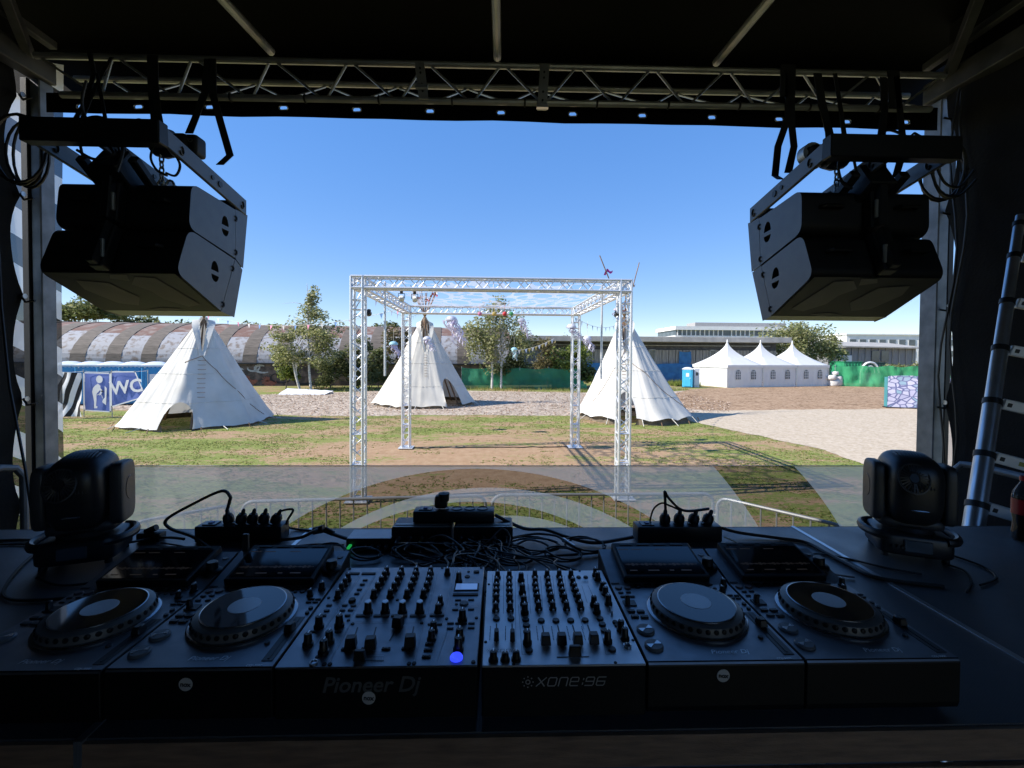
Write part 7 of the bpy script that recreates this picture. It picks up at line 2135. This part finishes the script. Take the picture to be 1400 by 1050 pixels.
for ci, col in enumerate(cols):
    for k, (x, y) in enumerate(col): knob(xo_, c7(x, y), .0078, .019, m_lined if False else None)
    x, y = col[-1]; part('pin', lambda: MB().lathe([(.0028, 0), (.002, .010), (0, .011)], 8), 'toggle', m_alu, xo_, c7(x + 4, y + 26))
for x, y, h in ((338, 160, .022), (346, 240, .024), (356, 312, .022), (361, 368, .024), (813, 128, .022), (826, 155, .022), (858, 215, .02), (876, 246, .02), (895, 310, .024), (802, 318, .024), (820, 362, .022), (975, 478, .024), (1000, 534, .026), (890, 552, .026), (378, 562, .028), (161, 670, .020), (236, 666, .016), (306, 664, .018)): knob(xo_, c7(x, y), .0085, h)
for x, y in ((180, 404), (273, 403), (367, 409), (372, 446), (375, 486), (466, 416), (560, 416), (654, 415), (746, 413), (841, 403), (856, 440), (869, 480), (388, 606), (918, 600)): rbutton(xo_, c7(x, y), .0075, .004, m_btn)
for x, y in ((705, 138), (750, 138), (938, 425), (950, 446)): rbutton(xo_, c7(x, y), .0058, .003, m_side)
for x, y in ((132, 182), (112, 550), (290, 692), (940, 682), (1052, 538), (876, 174), (712, 97)): rbutton(xo_, c7(x, y), .003, .0015, m_side)
fader(xo_, c7(181, 555), c7(181, 432), .14, .011, .020, .020); fader(xo_, c7(284, 558), c7(280, 432), .14, .011, .020, .020)
for a, b_ in (((497, 575), (474, 445)), ((600, 573), (571, 443)), ((703, 571), (666, 442)), ((806, 568), (762, 440))): fader(xo_, c7(*a), c7(*b_), .08, .021, .020, .020)
fader(xo_, c7(565, 648), c7(772, 644), .56, .011, .026, .022, m_knob, 'crossfader_cap')
o = MB().lathe([(.0085, 0), (.0085, .004), (.006, .005), (.0045, .001)], 16, Matrix.Translation(c7(1016, 578))).build('jack', m_alu, xo_, smooth=True)
for x, y in ((905, 350), (918, 378)): part('pin', None, 'toggle', m_alu, xo_, c7(x, y))
pr_ = MB()
for x0, x1 in ((142, 138), (239, 238), (436, 446), (532, 546), (629, 650), (724, 748)):
    for k in range(10):
        p = c7(x0 + (x1 - x0) * k / 9, 452 + 84 * k / 9); pr_.box(p + V((0, 0, .0006)), (.0016, .0016, .0006))
for a, b_ in (((155, 120), (155, 370)), ((228, 120), (225, 370)), ((300, 120), (305, 560)), ((378, 120), (385, 300)), ((462, 130), (478, 370)), ((540, 130), (562, 370)), ((615, 130), (640, 350)), ((725, 190), (760, 300)), ((765, 190), (800, 265)), ((320, 310), (345, 630)), ((345, 630), (410, 630)), ((830, 400), (880, 630)), ((880, 630), (945, 628)), ((700, 360), (740, 470)), ((155, 260), (225, 258)), ((385, 180), (400, 370))):
    q = line(None, c7(*a), c7(*b_), .0007, m_lined); pr_.add(q.v, q.f)
pr_.build('panel_print', m_lined, xo_)
GL = {'x': [[(0, 1), (1, 0)], [(0, 0), (1, 1)]], 'o': [[(.12, 0), (.88, 0), (1, .15), (1, .85), (.88, 1), (.12, 1), (0, .85), (0, .15), (.12, 0)]],
      'n': [[(0, 0), (0, .85), (.12, 1), (.88, 1), (1, .85), (1, 0)]], 'e': [[(1, 0), (.12, 0), (0, .15), (0, .85), (.12, 1), (.88, 1), (1, .85), (1, .5), (0, .5)]],
      ':': [[(.2, .15), (.2, .30)], [(.2, .70), (.2, .85)]], '9': [[(.0, 0), (.88, 0), (1, .15), (1, .85), (.88, 1), (.12, 1), (0, .85), (0, .5), (1, .5)]],
      '6': [[(1, 1), (.12, 1), (0, .85), (0, .15), (.12, 0), (.88, 0), (1, .15), (1, .5), (0, .5)]]}
def xone(txt, size, M_, m, parent, w=.10, sun_=True):
    mb = MB(); x = 0
    sh = Matrix(((1, .25, 0, 0), (0, 1, 0, 0), (0, 0, 1, 0), (0, 0, 0, 1)))
    if sun_:
        for k in range(8):
            a = 2 * math.pi * k / 8; c_ = V((-1.0 + .62 * math.cos(a), .5 + .62 * math.sin(a), 0)) * size
            mb.add([M_ @ (c_ + V((.09 * size * math.cos(q), .09 * size * math.sin(q), .001))) for q in [2 * math.pi * j / 8 for j in range(8)]], [tuple(range(8))])
        strokes(mb, [[((-1.0 + .25 * math.cos(2 * math.pi * j / 10)) * size, (.5 + .25 * math.sin(2 * math.pi * j / 10)) * size) for j in range(11)]], size * .12, M_)
    for ch in txt:
        adv = .55 if ch == ':' else 1.32
        strokes(mb, [[((x + (.95 if ch != ':' else 1) * px) * size, py * size) for px, py in ln] for ln in GL[ch]], w * size, M_ @ sh)
        x += adv
    return mb.build('lettering', m, parent)
a, b_ = atY(733, 938, qy0), atY(832, 934, qy0)
xone('xone:96', (b_.x - a.x) / 8.7, Matrix.Translation((a.x, qy0 - .001, atY(735, 937, qy0).z)) @ Matrix.Rotation(R(90), 4, 'X'), mat('front_lettering', (.40, .39, .38), None, 9, .5), xo_, .13)
a = c7(165, 618); b_ = c7(312, 615)
xone('xone', (b_.x - a.x) / 5.3, Matrix.Translation(a + V((0, 0, .0004))), m_lined, xo_, .12)
a = c7(725, 172); b_ = c7(775, 170)
xone('96', (b_.x - a.x) / 2.8, Matrix.Translation(a + V((0, 0, .0004))), m_line, xo_, .13, False)
# ------------------------------------------------------------------ round stickers on the gear fronts
def sticker(px, py, y, txt, lab, parent_y):
    p = atY(px, py, y - .0015); t = thing('round_sticker', lab, 'sticker', p)
    M_ = Matrix.Translation(p) @ Matrix.Rotation(R(90), 4, 'X')
    MB().prism([(.0128 * math.cos(2 * math.pi * i / 26), .0128 * math.sin(2 * math.pi * i / 26)) for i in range(26)], -.0012, .0, M_).build('disc', m_sticker, t)
    put_text('lettering', txt, .0125, M_ @ Matrix.Translation((0, 0, .0004)) @ Matrix.Rotation(R(-4), 4, 'Z'), m_black, t, ext=.0002, bold=.0005)
sticker(253.5, 936, P2_.y, 'nox', 'pale round sticker lettered nox on the player beside the wide mixer', 0)
sticker(504, 954.5, vy0, 'nox', 'pale round sticker lettered nox under the wide mixer lettering', 0)
sticker(989, 924, P3.y, 'nox', 'pale round sticker lettered nox on the player beside the silver mixer', 0)
# ------------------------------------------------------------------ usb stick
p = V((xm2 - .128, P2_.y + .425, ZT + H_ + .028))
us_ = thing('usb_stick', 'black usb stick standing in the player beside the anthracite mixer', 'usb stick', p)
MB().box(p + V((0, 0, .040)), (.017, .011, .05)).build('body', m_black, us_, bevel=.002); MB().box(p + V((0, 0, .010)), (.012, .005, .022)).build('plug', m_alu, us_)
# ================================================================== power strips, boxes, cables
m_pbox = mat('power_strip_black', (0.012, 0.012, 0.013), (0.009, 0.009, 0.010), 10, .38)
m_sock = mat('socket_ring', (0.03, 0.032, 0.036), None, 10, .3)
m_switch = mat('blue_mark', (0.02, 0.05, 0.30), None, 5, .4)
def curve_pts(P, n=7):
    S2 = []
    for j in range(len(P) - 1):
        p0 = P[max(0, j - 1)]; p1, p2 = P[j], P[j + 1]; p3 = P[min(len(P) - 1, j + 2)]
        for k in range(n):
            t = k / n
            S2.append(.5 * ((2 * p1) + (p2 - p0) * t + (2 * p0 - 5 * p1 + 4 * p2 - p3) * t * t + (3 * p1 - p0 - 3 * p2 + p3) * t ** 3))
    return S2 + [P[-1]]
def cable(label, P, r=.004, m=None, group=None, name='cable'):
    return tag(MB().tube(curve_pts([V(p) for p in P]), r, 6).build(name, m or m_rubber, smooth=True), label, 'cable', group)
def dk(px, py, dz=0.0): return atZ(px, py, ZT + dz)       # point on (or just above) the deck top
def plug_up(parent, p, s=1.0, lean=0.0, name='plug'):
    Rm = Matrix.Translation(p) @ Matrix.Rotation(lean, 4, 'Y')
    pl = MB().lathe([(.017 * s, 0), (.019 * s, .010), (.019 * s, .024), (.013 * s, .036), (.006 * s, .044), (.0, .044)], 14, Rm).build(name, m_rubber, parent, smooth=True)
    return pl
def power_strip(label, c, L_, w, h, n, used, rz=0, sockets_up=True):
    c = V(c); t = thing('power_strip', label, 'power strip', c)
    Rm = Matrix.Rotation(rz, 3, 'Z')
    MB().box(c + V((0, 0, h / 2)), (L_, w, h), Rm).build('body', m_pbox, t, bevel=.005, seg=2)
    pos = []
    for i in range(n):
        x = -L_ / 2 + .09 + (L_ - .11) * (i + .5) / n
        p = c + Rm @ V((x, 0, 0)) + V((0, 0, h)); pos.append(p)
        so = MB().lathe([(.021, -.001), (.022, .003), (.020, .0035), (.018, -.004 + .005), (.0, .001)], 20, Matrix.Translation(p)).build('socket', m_sock, t, smooth=True)
    q = c + Rm @ V((-L_ / 2 + .045, 0, 0)) + V((0, 0, h))
    MB().box(q + V((0, 0, .002)), (.05, w * .62, .004), Rm).build('switch_plate', m_sock, t, bevel=.001)
    MB().box(q + V((0, 0, .0055)), (.016, .020, .004), Rm).build('switch', m_switch, t, bevel=.001)
    for i in used:
        pl = thing('plug', None, None, pos[i]); bpy.data.objects.remove(pl)
    return t, pos
zs = .062
tL, posL = power_strip('black power strip with five plugs behind the left players', dk(325, 742) + V((.0, .035, 0)), .33, .07, zs, 5, ())
tR, posR = power_strip('black power strip with plugs and tall cable loop behind the right players', dk(930, 742) + V((0, .035, 0)), .335, .07, zs, 4, ())
dz_b = .075
# two long junction boxes behind the mixers
def jbox(label, px0, px1, pyb, n, cols):
    a, b_ = dk(px0, pyb), dk(px1, pyb); t = thing('splitter_box', label, 'connector box', (a + b_) / 2 + V((0, .05, 0)))
    c = (a + b_) / 2; L_ = (b_ - a).length; h = dz_b
    MB().box(c + V((0, .055, h / 2)), (L_, .11, h)).build('body', m_pbox, t, bevel=.004)
    MB().box(c + V((0, .004, h + .0015)), (L_ - .01, .006, .003)).build('edge_strip', m_alu_d, t)
    MB().box(c + V((0, .03, h + .001)), (L_ - .02, .012, .002)).build('edge_strip', m_alu_d, t)
    for i in range(n):
        p = c + V((-L_ * .38 + L_ * .76 * i / max(1, n - 1), -.001, h * .45))
        MB().lathe([(.010, 0), (.010, .006), (.007, .008)], 14, Matrix.Translation(p) @ Matrix.Rotation(R(90), 4, 'X')).build('socket', m_sock, t, smooth=True)
        MB().cyl(p + V((0, -.004, 0)), p + V((0, -.042, -.004)), .0075, .0055, 10).build('connector', cols[i % len(cols)], t, smooth=True)
    return t, c, L_
m_brass = mat('brass_connector', (.38, .26, .08), None, 9, .35, .8)
m_gplug = mat('grey_connector', (.07, .07, .075), None, 9, .4)
jb1, cj1, Lj1 = jbox('long black connector box with one brass plug behind the mixers', 535, 617, 748, 5, (m_gplug, m_gplug, m_brass, m_gplug, m_rubber))
jb2, cj2, Lj2 = jbox('long black connector box on the silver mixer side', 620, 701, 748, 5, (m_gplug, m_rubber, m_gplug, m_gplug, m_rubber))
# power strip lying across the two boxes
cC = (cj1 + cj2) / 2 + V((-.0, .075, dz_b + .001))
tC, posC = power_strip('black power strip lying across the two connector boxes', cC, .315, .065, .045, 4, ())
def plug(label, p, s=1.0, lean=0.0, big=False):
    t = thing('power_plug', label, 'plug', p, 'plugs in the power strips')
    Rm = Matrix.Translation(p + V((0, 0, .0035))) @ Matrix.Rotation(lean, 4, 'Y')
    if big: MB().box(p + V((0, 0, .030)), (.05, .045, .05)).build('body', m_rubber, t, bevel=.012, seg=3); MB().lathe([(.02, 0), (.022, .03), (0, .034)], 14, Matrix.Translation(p + V((.012, -.01, .035)))).build('cap', m_rubber, t, smooth=True)
    else:
        MB().lathe([(.0185 * s, 0), (.020 * s, .008), (.020 * s, .022), (.014 * s, .035), (0, .036)], 16, Rm).build('body', m_rubber, t, smooth=True)
        MB().lathe([(.009 * s, .032), (.007 * s, .050), (.004 * s, .056)], 10, Rm).build('strain_relief', m_rubber, t, smooth=True)
    return Rm @ V((0, 0, .05))
topL = [plug(l, p, 1.0, a) for l, p, a in (('round plug next to the switch of the left power strip', posL[0], -.15), ('second plug along the left power strip', posL[1], .25), ('third plug along the left power strip', posL[2], .2), ('fourth plug along the left power strip', posL[3], .2), ('end plug of the left power strip with trailing cable', posL[4], .45))]
topR = [plug(l, p, 1.05, a) for l, p, a in (('round plug next to the switch of the right power strip', posR[0], .05), ('second plug along the right power strip', posR[1], .1), ('third plug along the right power strip', posR[2], .3), ('end plug of the right power strip', posR[3], .4))]
plug('bulky square plug standing on the centre power strip', posC[0] + V((-.01, 0, 0)), 1, 0, True)
# left strip's tall loop
p = topL[0]; q1 = atY(310, 674, p.y); q2 = atY(302, 671.5, p.y); q3 = atY(262, 690, p.y); q4 = atY(228, 710, p.y); q5 = atY(232, 722, p.y)
cable('thick black power cable looping high above the left power strip', [p, p.lerp(q1, .5) + V((.01, 0, 0)), q1 + V((.012, 0, -.012)), q2, q3, q4, q5, dk(262, 733, .03), dk(285, 748, .008)], .0062)
p = topL[4]; cable('black cable falling from the end plug of the left strip', [p, p + V((.05, 0, .005)), atY(392, 714, p.y), dk(398, 722, .01), dk(430, 726, .006)], .0045)
a = dk(382, 738, .02); cable('thick black mains lead with coupling running from the left strip', [a, dk(410, 735, .03), dk(428, 727, .045), dk(440, 722, .042), dk(452, 729, .03), dk(480, 738, .01), dk(520, 745, .006)], .0065)
cp_ = dk(441, 724, .04); t = thing('cable_coupling', 'black round cable coupling behind the second player screen', 'plug', cp_)
MB().cyl(cp_ + V((-.035, .0, -.006)), cp_ + V((.005, 0, .004)), .014, .016, 12).build('plug_body', m_rubber, t, smooth=True); MB().cyl(cp_ + V((.010, 0, 0)), cp_ + V((.045, -.01, -.012)), .012, .010, 12).build('socket_body', m_rubber, t, smooth=True)
# right strip's tall loop
p0, p1 = topR[0], topR[1]; pk = atY(909, 672, p0.y)
cable('thick black cable rising in a tall loop from the right power strip', [p0, p0.lerp(pk, .6), pk, atY(915, 682, p0.y), atY(935, 698, p0.y), topR[3] + V((-.01, 0, .01))], .0055)
cable('thin black cable arching over the right power strip plugs', [dk(888, 716, .05), atY(893, 697, p0.y), atY(904, 688, p0.y), atY(915, 691, p0.y), p1], .0038)
cable('thick black lead running from the right strip across the deck seam', [dk(987, 722, .05), dk(1010, 728, .02), dk(1060, 735, .008), dk(1100, 741, .007), dk(1130, 756, .007), dk(1160, 772, .007), dk(1200, 790, .007), dk(1290, 802, .006)], .0068)
cable('thick black lead curving from the centre strip to the right strip', [cC + V((.16, 0, .02)), dk(715, 722, .05), dk(745, 724, .03), dk(775, 734, .02), dk(810, 742, .012), dk(845, 738, .02), dk(866, 734, .035)], .0066)
# white topped hub
a, b_ = dk(473, 752), dk(535, 752); c = (a + b_) / 2; L_ = (b_ - a).length
hub = thing('network_hub', 'small pale topped hub full of cables behind the wide mixer', 'hub', c + V((0, .04, 0)))
MB().box(c + V((0, .045, .020)), (L_, .09, .040)).build('body', m_pbox, hub, bevel=.003)
MB().box(c + V((0, .045, .0415)), (L_ - .004, .088, .003)).build('top_plate', mat('pale_metal', (.34, .35, .37), None, 9, .4, .5), hub, bevel=.001)
for i in range(6): MB().box(c + V((-L_ * .40 + L_ * .8 * i / 5, -.012, .018)), (.011, .030, .009)).build('network_plug', m_gplug if i else emit(mat('lit_green_plug', (.02, .3, .08), None, 5, .4), (.02, .5, .1), .3), hub, bevel=.002)
# small boxes beside the moving heads
for (px, py, lab) in ((207, 733, 'small black adapter next to the left moving head'), (1150, 700, None)):
    if not lab: continue
    p = dk(px, py + 6); t = thing('cable_adapter', lab, 'adapter', p); MB().box(p + V((0, 0, .017)), (.09, .04, .034)).build('body', m_rubber, t, bevel=.006, seg=2); MB().cyl(p + V((-.02, 0, .034)), p + V((.02, 0, .052)), .012, n=10).build('plug', m_rubber, t, smooth=True)
# cables hugging the deck at the left
cable('black cable swinging in a wide loop under the left moving head', [dk(60, 748, .006), dk(30, 772, .006), dk(8, 800, .006), dk(10, 818, .006), dk(60, 820, .006), dk(150, 812, .006)], .0045)
cable('black cable running along the left deck edge behind the light', [dk(-40, 741, .006), dk(40, 738, .006), dk(110, 748, .03), dk(180, 741, .02), dk(205, 736, .02)], .0045)
cable('second black cable running along the left deck edge', [dk(-40, 746, .006), dk(40, 744, .006), dk(120, 752, .02), dk(170, 746, .01)], .004)
cable('thin cable crossing below the left light base', [dk(50, 790, .006), dk(80, 800, .006), dk(130, 795, .006), dk(210, 770, .006), dk(262, 765, .006)], .0035)
cable('thin lead from adapter to the left power strip', [dk(215, 735, .018), dk(235, 735, .02), dk(252, 737, .02)], .005)
cable('thin dark lead lying before the left power strip', [dk(220, 742, .006), dk(255, 748, .006), dk(280, 757, .005)], .003)
for i, (pts, lab) in enumerate(((((1290, 770), (1318, 780), (1328, 795), (1322, 810)), 'thin cable curling from the right moving head, inner one'), (((1305, 760), (1345, 775), (1362, 790), (1340, 800)), 'thin cable curling from the right moving head, outer one'), (((1090, 760), (1120, 757), (1160, 764), (1210, 776), (1260, 785)), 'thin black cable crossing the white deck seam'))):
    cable(lab, [dk(x, y, .005) for x, y in pts], .0035)
# tangle behind the mixers
rt = random.Random(12)
gT = 'thin cables tangled behind the mixers'
def tangle(a, b_, wig, lift, r, k=6):
    P = []
    for i in range(k + 1):
        f = i / k; p = a.lerp(b_, f)
        P.append(p + V((rt.uniform(-wig, wig), rt.uniform(-wig, wig) * .8, abs(rt.gauss(0, lift)) + r)) if 0 < i < k else p)
    return P
y_lo, y_hi = qy1 + .012, cj1.y - .05
for i in range(26):
    x = rt.uniform(vx0 + .06, qx1 + .05)
    src = (cj1 if rt.random() < .5 else cj2) + V((rt.uniform(-.09, .09), -.04, dz_b * .42))
    dst = V((x, vy1 + .004 if x < vx1 else qy1 + .004, ZT + .055 + rt.uniform(-.02, .015)))
    cable('thin black cable in the tangle behind the mixers', tangle(src, dst, .06, .02, .004, 5), rt.choice((.0028, .0032, .0036)), group=gT)
def loop(c, w, h, n, r_, lab, m=None, z=.005, grp=None):
    P = [c + V((w * math.cos(a) * (1 + .12 * math.sin(2.3 * a)), h * math.sin(a) * (1 + .1 * math.cos(1.7 * a)), z + .006 * (a / 6.28) + .010 * (1 + math.sin(a * .9)))) for a in [2 * math.pi * i / 14 for i in range(14 * n + 1)]]
    return tag(MB().tube(P, r_, 6).build('cable', m or m_rubber, smooth=True), lab, 'cable', grp)
for px, py, w, h in ((700, 768, .07, .05), (730, 752, .09, .05), (660, 765, .07, .045), (560, 763, .06, .03), (800, 752, .07, .05), (610, 768, .09, .03), (770, 765, .06, .04), (500, 765, .05, .03), (450, 762, .05, .05)):
    loop(dk(px, py), w, h, 2, .0034, 'coiled loop of thin black cable lying behind the mixers', grp='coiled cables behind the mixers')
m_greyc = mat('grey_cable', (.10, .10, .11), None, 9, .5)
cable('grey cable arching over the connector boxes toward the silver mixer', [cj2 + V((-.03, -.04, .02)), cj2 + V((.02, -.07, .05)), cj2 + V((.07, -.05, .09)), cj2 + V((.10, -.06, .06)), cj2 + V((.08, -.14, .02))], .0034, m_greyc)
cable('grey cable coiled beside the long connector box', [dk(706, 745, .01), dk(722, 738, .03), dk(742, 742, .03), dk(750, 750, .015), dk(730, 758, .01), dk(712, 752, .01)], .0040, m_greyc)
cable('black audio cable with silver jack leaning over the tangle', [dk(700, 735, .02), dk(730, 730, .02), dk(758, 732, .03), dk(770, 738, .028)], .0045)
p = dk(770, 738, .030); t = thing('audio_jack', 'silver audio jack lying over the cable tangle', 'jack', p)
MB().cyl(p, p + V((.035, -.045, -.008)), .0085, .0075, 12).build('sleeve', m_alu, t, smooth=True); MB().cyl(p + V((.035, -.045, -.008)), p + V((.055, -.07, -.012)), .005, .004, 10).build('relief', m_rubber, t, smooth=True)
cable('long black cable lying from the tangle to the right players', [dk(560, 772, .015), dk(640, 765, .015), dk(720, 762, .015), dk(800, 757, .012), dk(860, 752, .012), dk(960, 750, .01), dk(1010, 757, .008)], .0045)
cable('thin reddish cable lying behind the second player screen', [dk(375, 758, .006), dk(400, 748, .006), dk(430, 744, .006), dk(470, 745, .006)], .003, mat('reddish_cable', (.10, .02, .02), None, 8, .5))
cable('white lead bending beside the right power strip', [dk(990, 734, .03), dk(1008, 742, .01), dk(1016, 747, .006), dk(1015, 756, .006)], .0032, m_rope)
cable('grey lead crossing behind the right player screens', [dk(1085, 772, .03), dk(1112, 777, .012), dk(1140, 785, .008), dk(1168, 789, .006)], .0034, m_greyc)
for i in range(12):
    x = rt.uniform(vx0 - .25, qx1 + .30); a = V((x, qy1 + rt.uniform(.03, .10), ZT + .005)); b_ = a + V((rt.uniform(-.25, .25), rt.uniform(-.03, .12), 0))
    cable('thin black cable snaking over the deck behind the gear', tangle(a, b_, .04, .012, .004, 5), .0032, group='thin cables snaking over the deck')
# dark wedge bracket behind the right end player
# ================================================================== ladder leaning in the right corner
m_lad = mat('ladder_aluminium', (0.62, 0.63, 0.65), (0.50, 0.51, 0.53), 4, .30, .85, stretch=(6, 6, .5))
m_rung = mat('pale_rung', (0.86, 0.87, 0.88), (0.80, 0.81, 0.82), 4, .4, .1)
m_yel = mat('yellow_rung_label', (.55, .50, .12), None, 5, .6)
b0 = atY(1332, 716, 2.06); t0 = atY(1394, 300, 2.50)
dirL = (t0 - b0).normalized()
foot = b0 - dirL * ((b0.z - SF) / dirL.z)
lad = thing('telescopic_ladder', 'silver telescopic ladder leaning against the right stage wall', 'ladder', foot)
ru = V((.92, -.36, 0)).normalized()
ru = (ru - dirL * ru.dot(dirL)).normalized()
zr_list = [(1319, 690), (1331, 622), (1340, 549), (1352, 478), (1363, 414)]
hs_ = [0]
def on_rail(py):
    best = None
    for i in range(400):
        p = foot + dirL * (i * .01)
        d = _CM.inverted() @ (p - EYE); yy = 525 - ((d.y / -d.z) / (36 / cam_d.lens) - cam_d.shift_y) * 1400
        if best is None or abs(yy - py) < best[0]: best = (abs(yy - py), i * .01)
    return best[1]
ss = sorted(on_rail(py) for py in (690, 622, 549, 478, 414, 350, 306))
ext_ = [0.0] + ss + [ss[-1] + .06]
WL = .42
for side in (0, 1):
    for i in range(len(ext_) - 1):
        r_ = .041 - .0030 * i
        a, b_ = foot + ru * (WL * side) + dirL * ext_[i], foot + ru * (WL * side) + dirL * ext_[i + 1]
        MB().cyl(a, b_, r_, r_, 20).build('rail_section', m_lad, lad, smooth=True)
        if i < len(ext_) - 2:
            MB().cyl(b_ - dirL * .016, b_ + dirL * .014, r_ + .0035, n=20).build('collar', m_rubber, lad, smooth=True)
fwd = ru.cross(dirL).normalized()
for i, s_ in enumerate(ss[:-1] + [ss[-1]]):
    a = foot + dirL * (s_ + .004) + ru * .038; b_ = foot + dirL * (s_ + .004) + ru * (WL - .05)
    ro = MB().bar(a, b_, .030, .055).build('rung', m_rung, lad, bevel=.004)
    MB().bar(a + ru * .012, a + ru * .034, .034, .024).build('rung_lock', m_rubber, lad, bevel=.004)
    if i in (1, 3): MB().bar(a.lerp(b_, .25), a.lerp(b_, .8), .0315, .02).build('rung_label', m_yel, ro)
# ------------------------------------------------------------------ cola bottle at the right edge
m_cola = mat('dark_cola', (.012, .006, .004), None, 5, .06, spec=.6); m_lab = mat('red_bottle_label', (.30, .012, .016), (.25, .01, .013), 5, .35); m_cap = mat('red_bottle_cap', (.35, .015, .02), None, 5, .4)
m_pet = bpy.data.materials.new('clear_bottle'); m_pet.use_nodes = True
_b = m_pet.node_tree.nodes['Principled BSDF']; _b.inputs['Transmission Weight'].default_value = 1.0; _b.inputs['Roughness'].default_value = .05; _b.inputs['IOR'].default_value = 1.15; _b.inputs['Base Color'].default_value = (.75, .8, .85, 1)
p = dk(1398, 738) ; bo = thing('cola_bottle', 'cola bottle with red label standing on the right deck', 'bottle', p)
T_ = Matrix.Translation(p)
MB().lathe([(.024, 0), (.033, .006), (.034, .03), (.031, .055), (.030, .08), (.0335, .10), (.034, .17), (0, .17)], 28, T_).build('cola', m_cola, bo, smooth=True)
MB().lathe([(.0348, .172), (.032, .19), (.022, .215), (.013, .232), (.012, .242)], 28, T_).build('neck', m_pet, bo, smooth=True)
MB().lathe([(.0352, .105), (.0352, .166)], 28, T_).build('label_band', m_lab, bo, smooth=True)
c_ = p + V((-.016, -.0335, .135)); MB().box(c_, (.016, .0015, .034), Matrix.Rotation(R(-26), 3, 'Z')).build('white_mark', m_white, bo)
for i in range(5): MB().box(c_ + V((-.0005, -.0012, -.012 + .005 * i)), (.011, .001, .0018), Matrix.Rotation(R(-26), 3, 'Z')).build('print_line', m_lined, bo)
MB().lathe([(.014, .240), (.0145, .256), (.013, .258), (0, .258)], 20, T_).build('cap', m_cap, bo, smooth=True)

# ================================================================== clear leftovers
for me in list(bpy.data.meshes):
    if me.users == 0: bpy.data.meshes.remove(me)
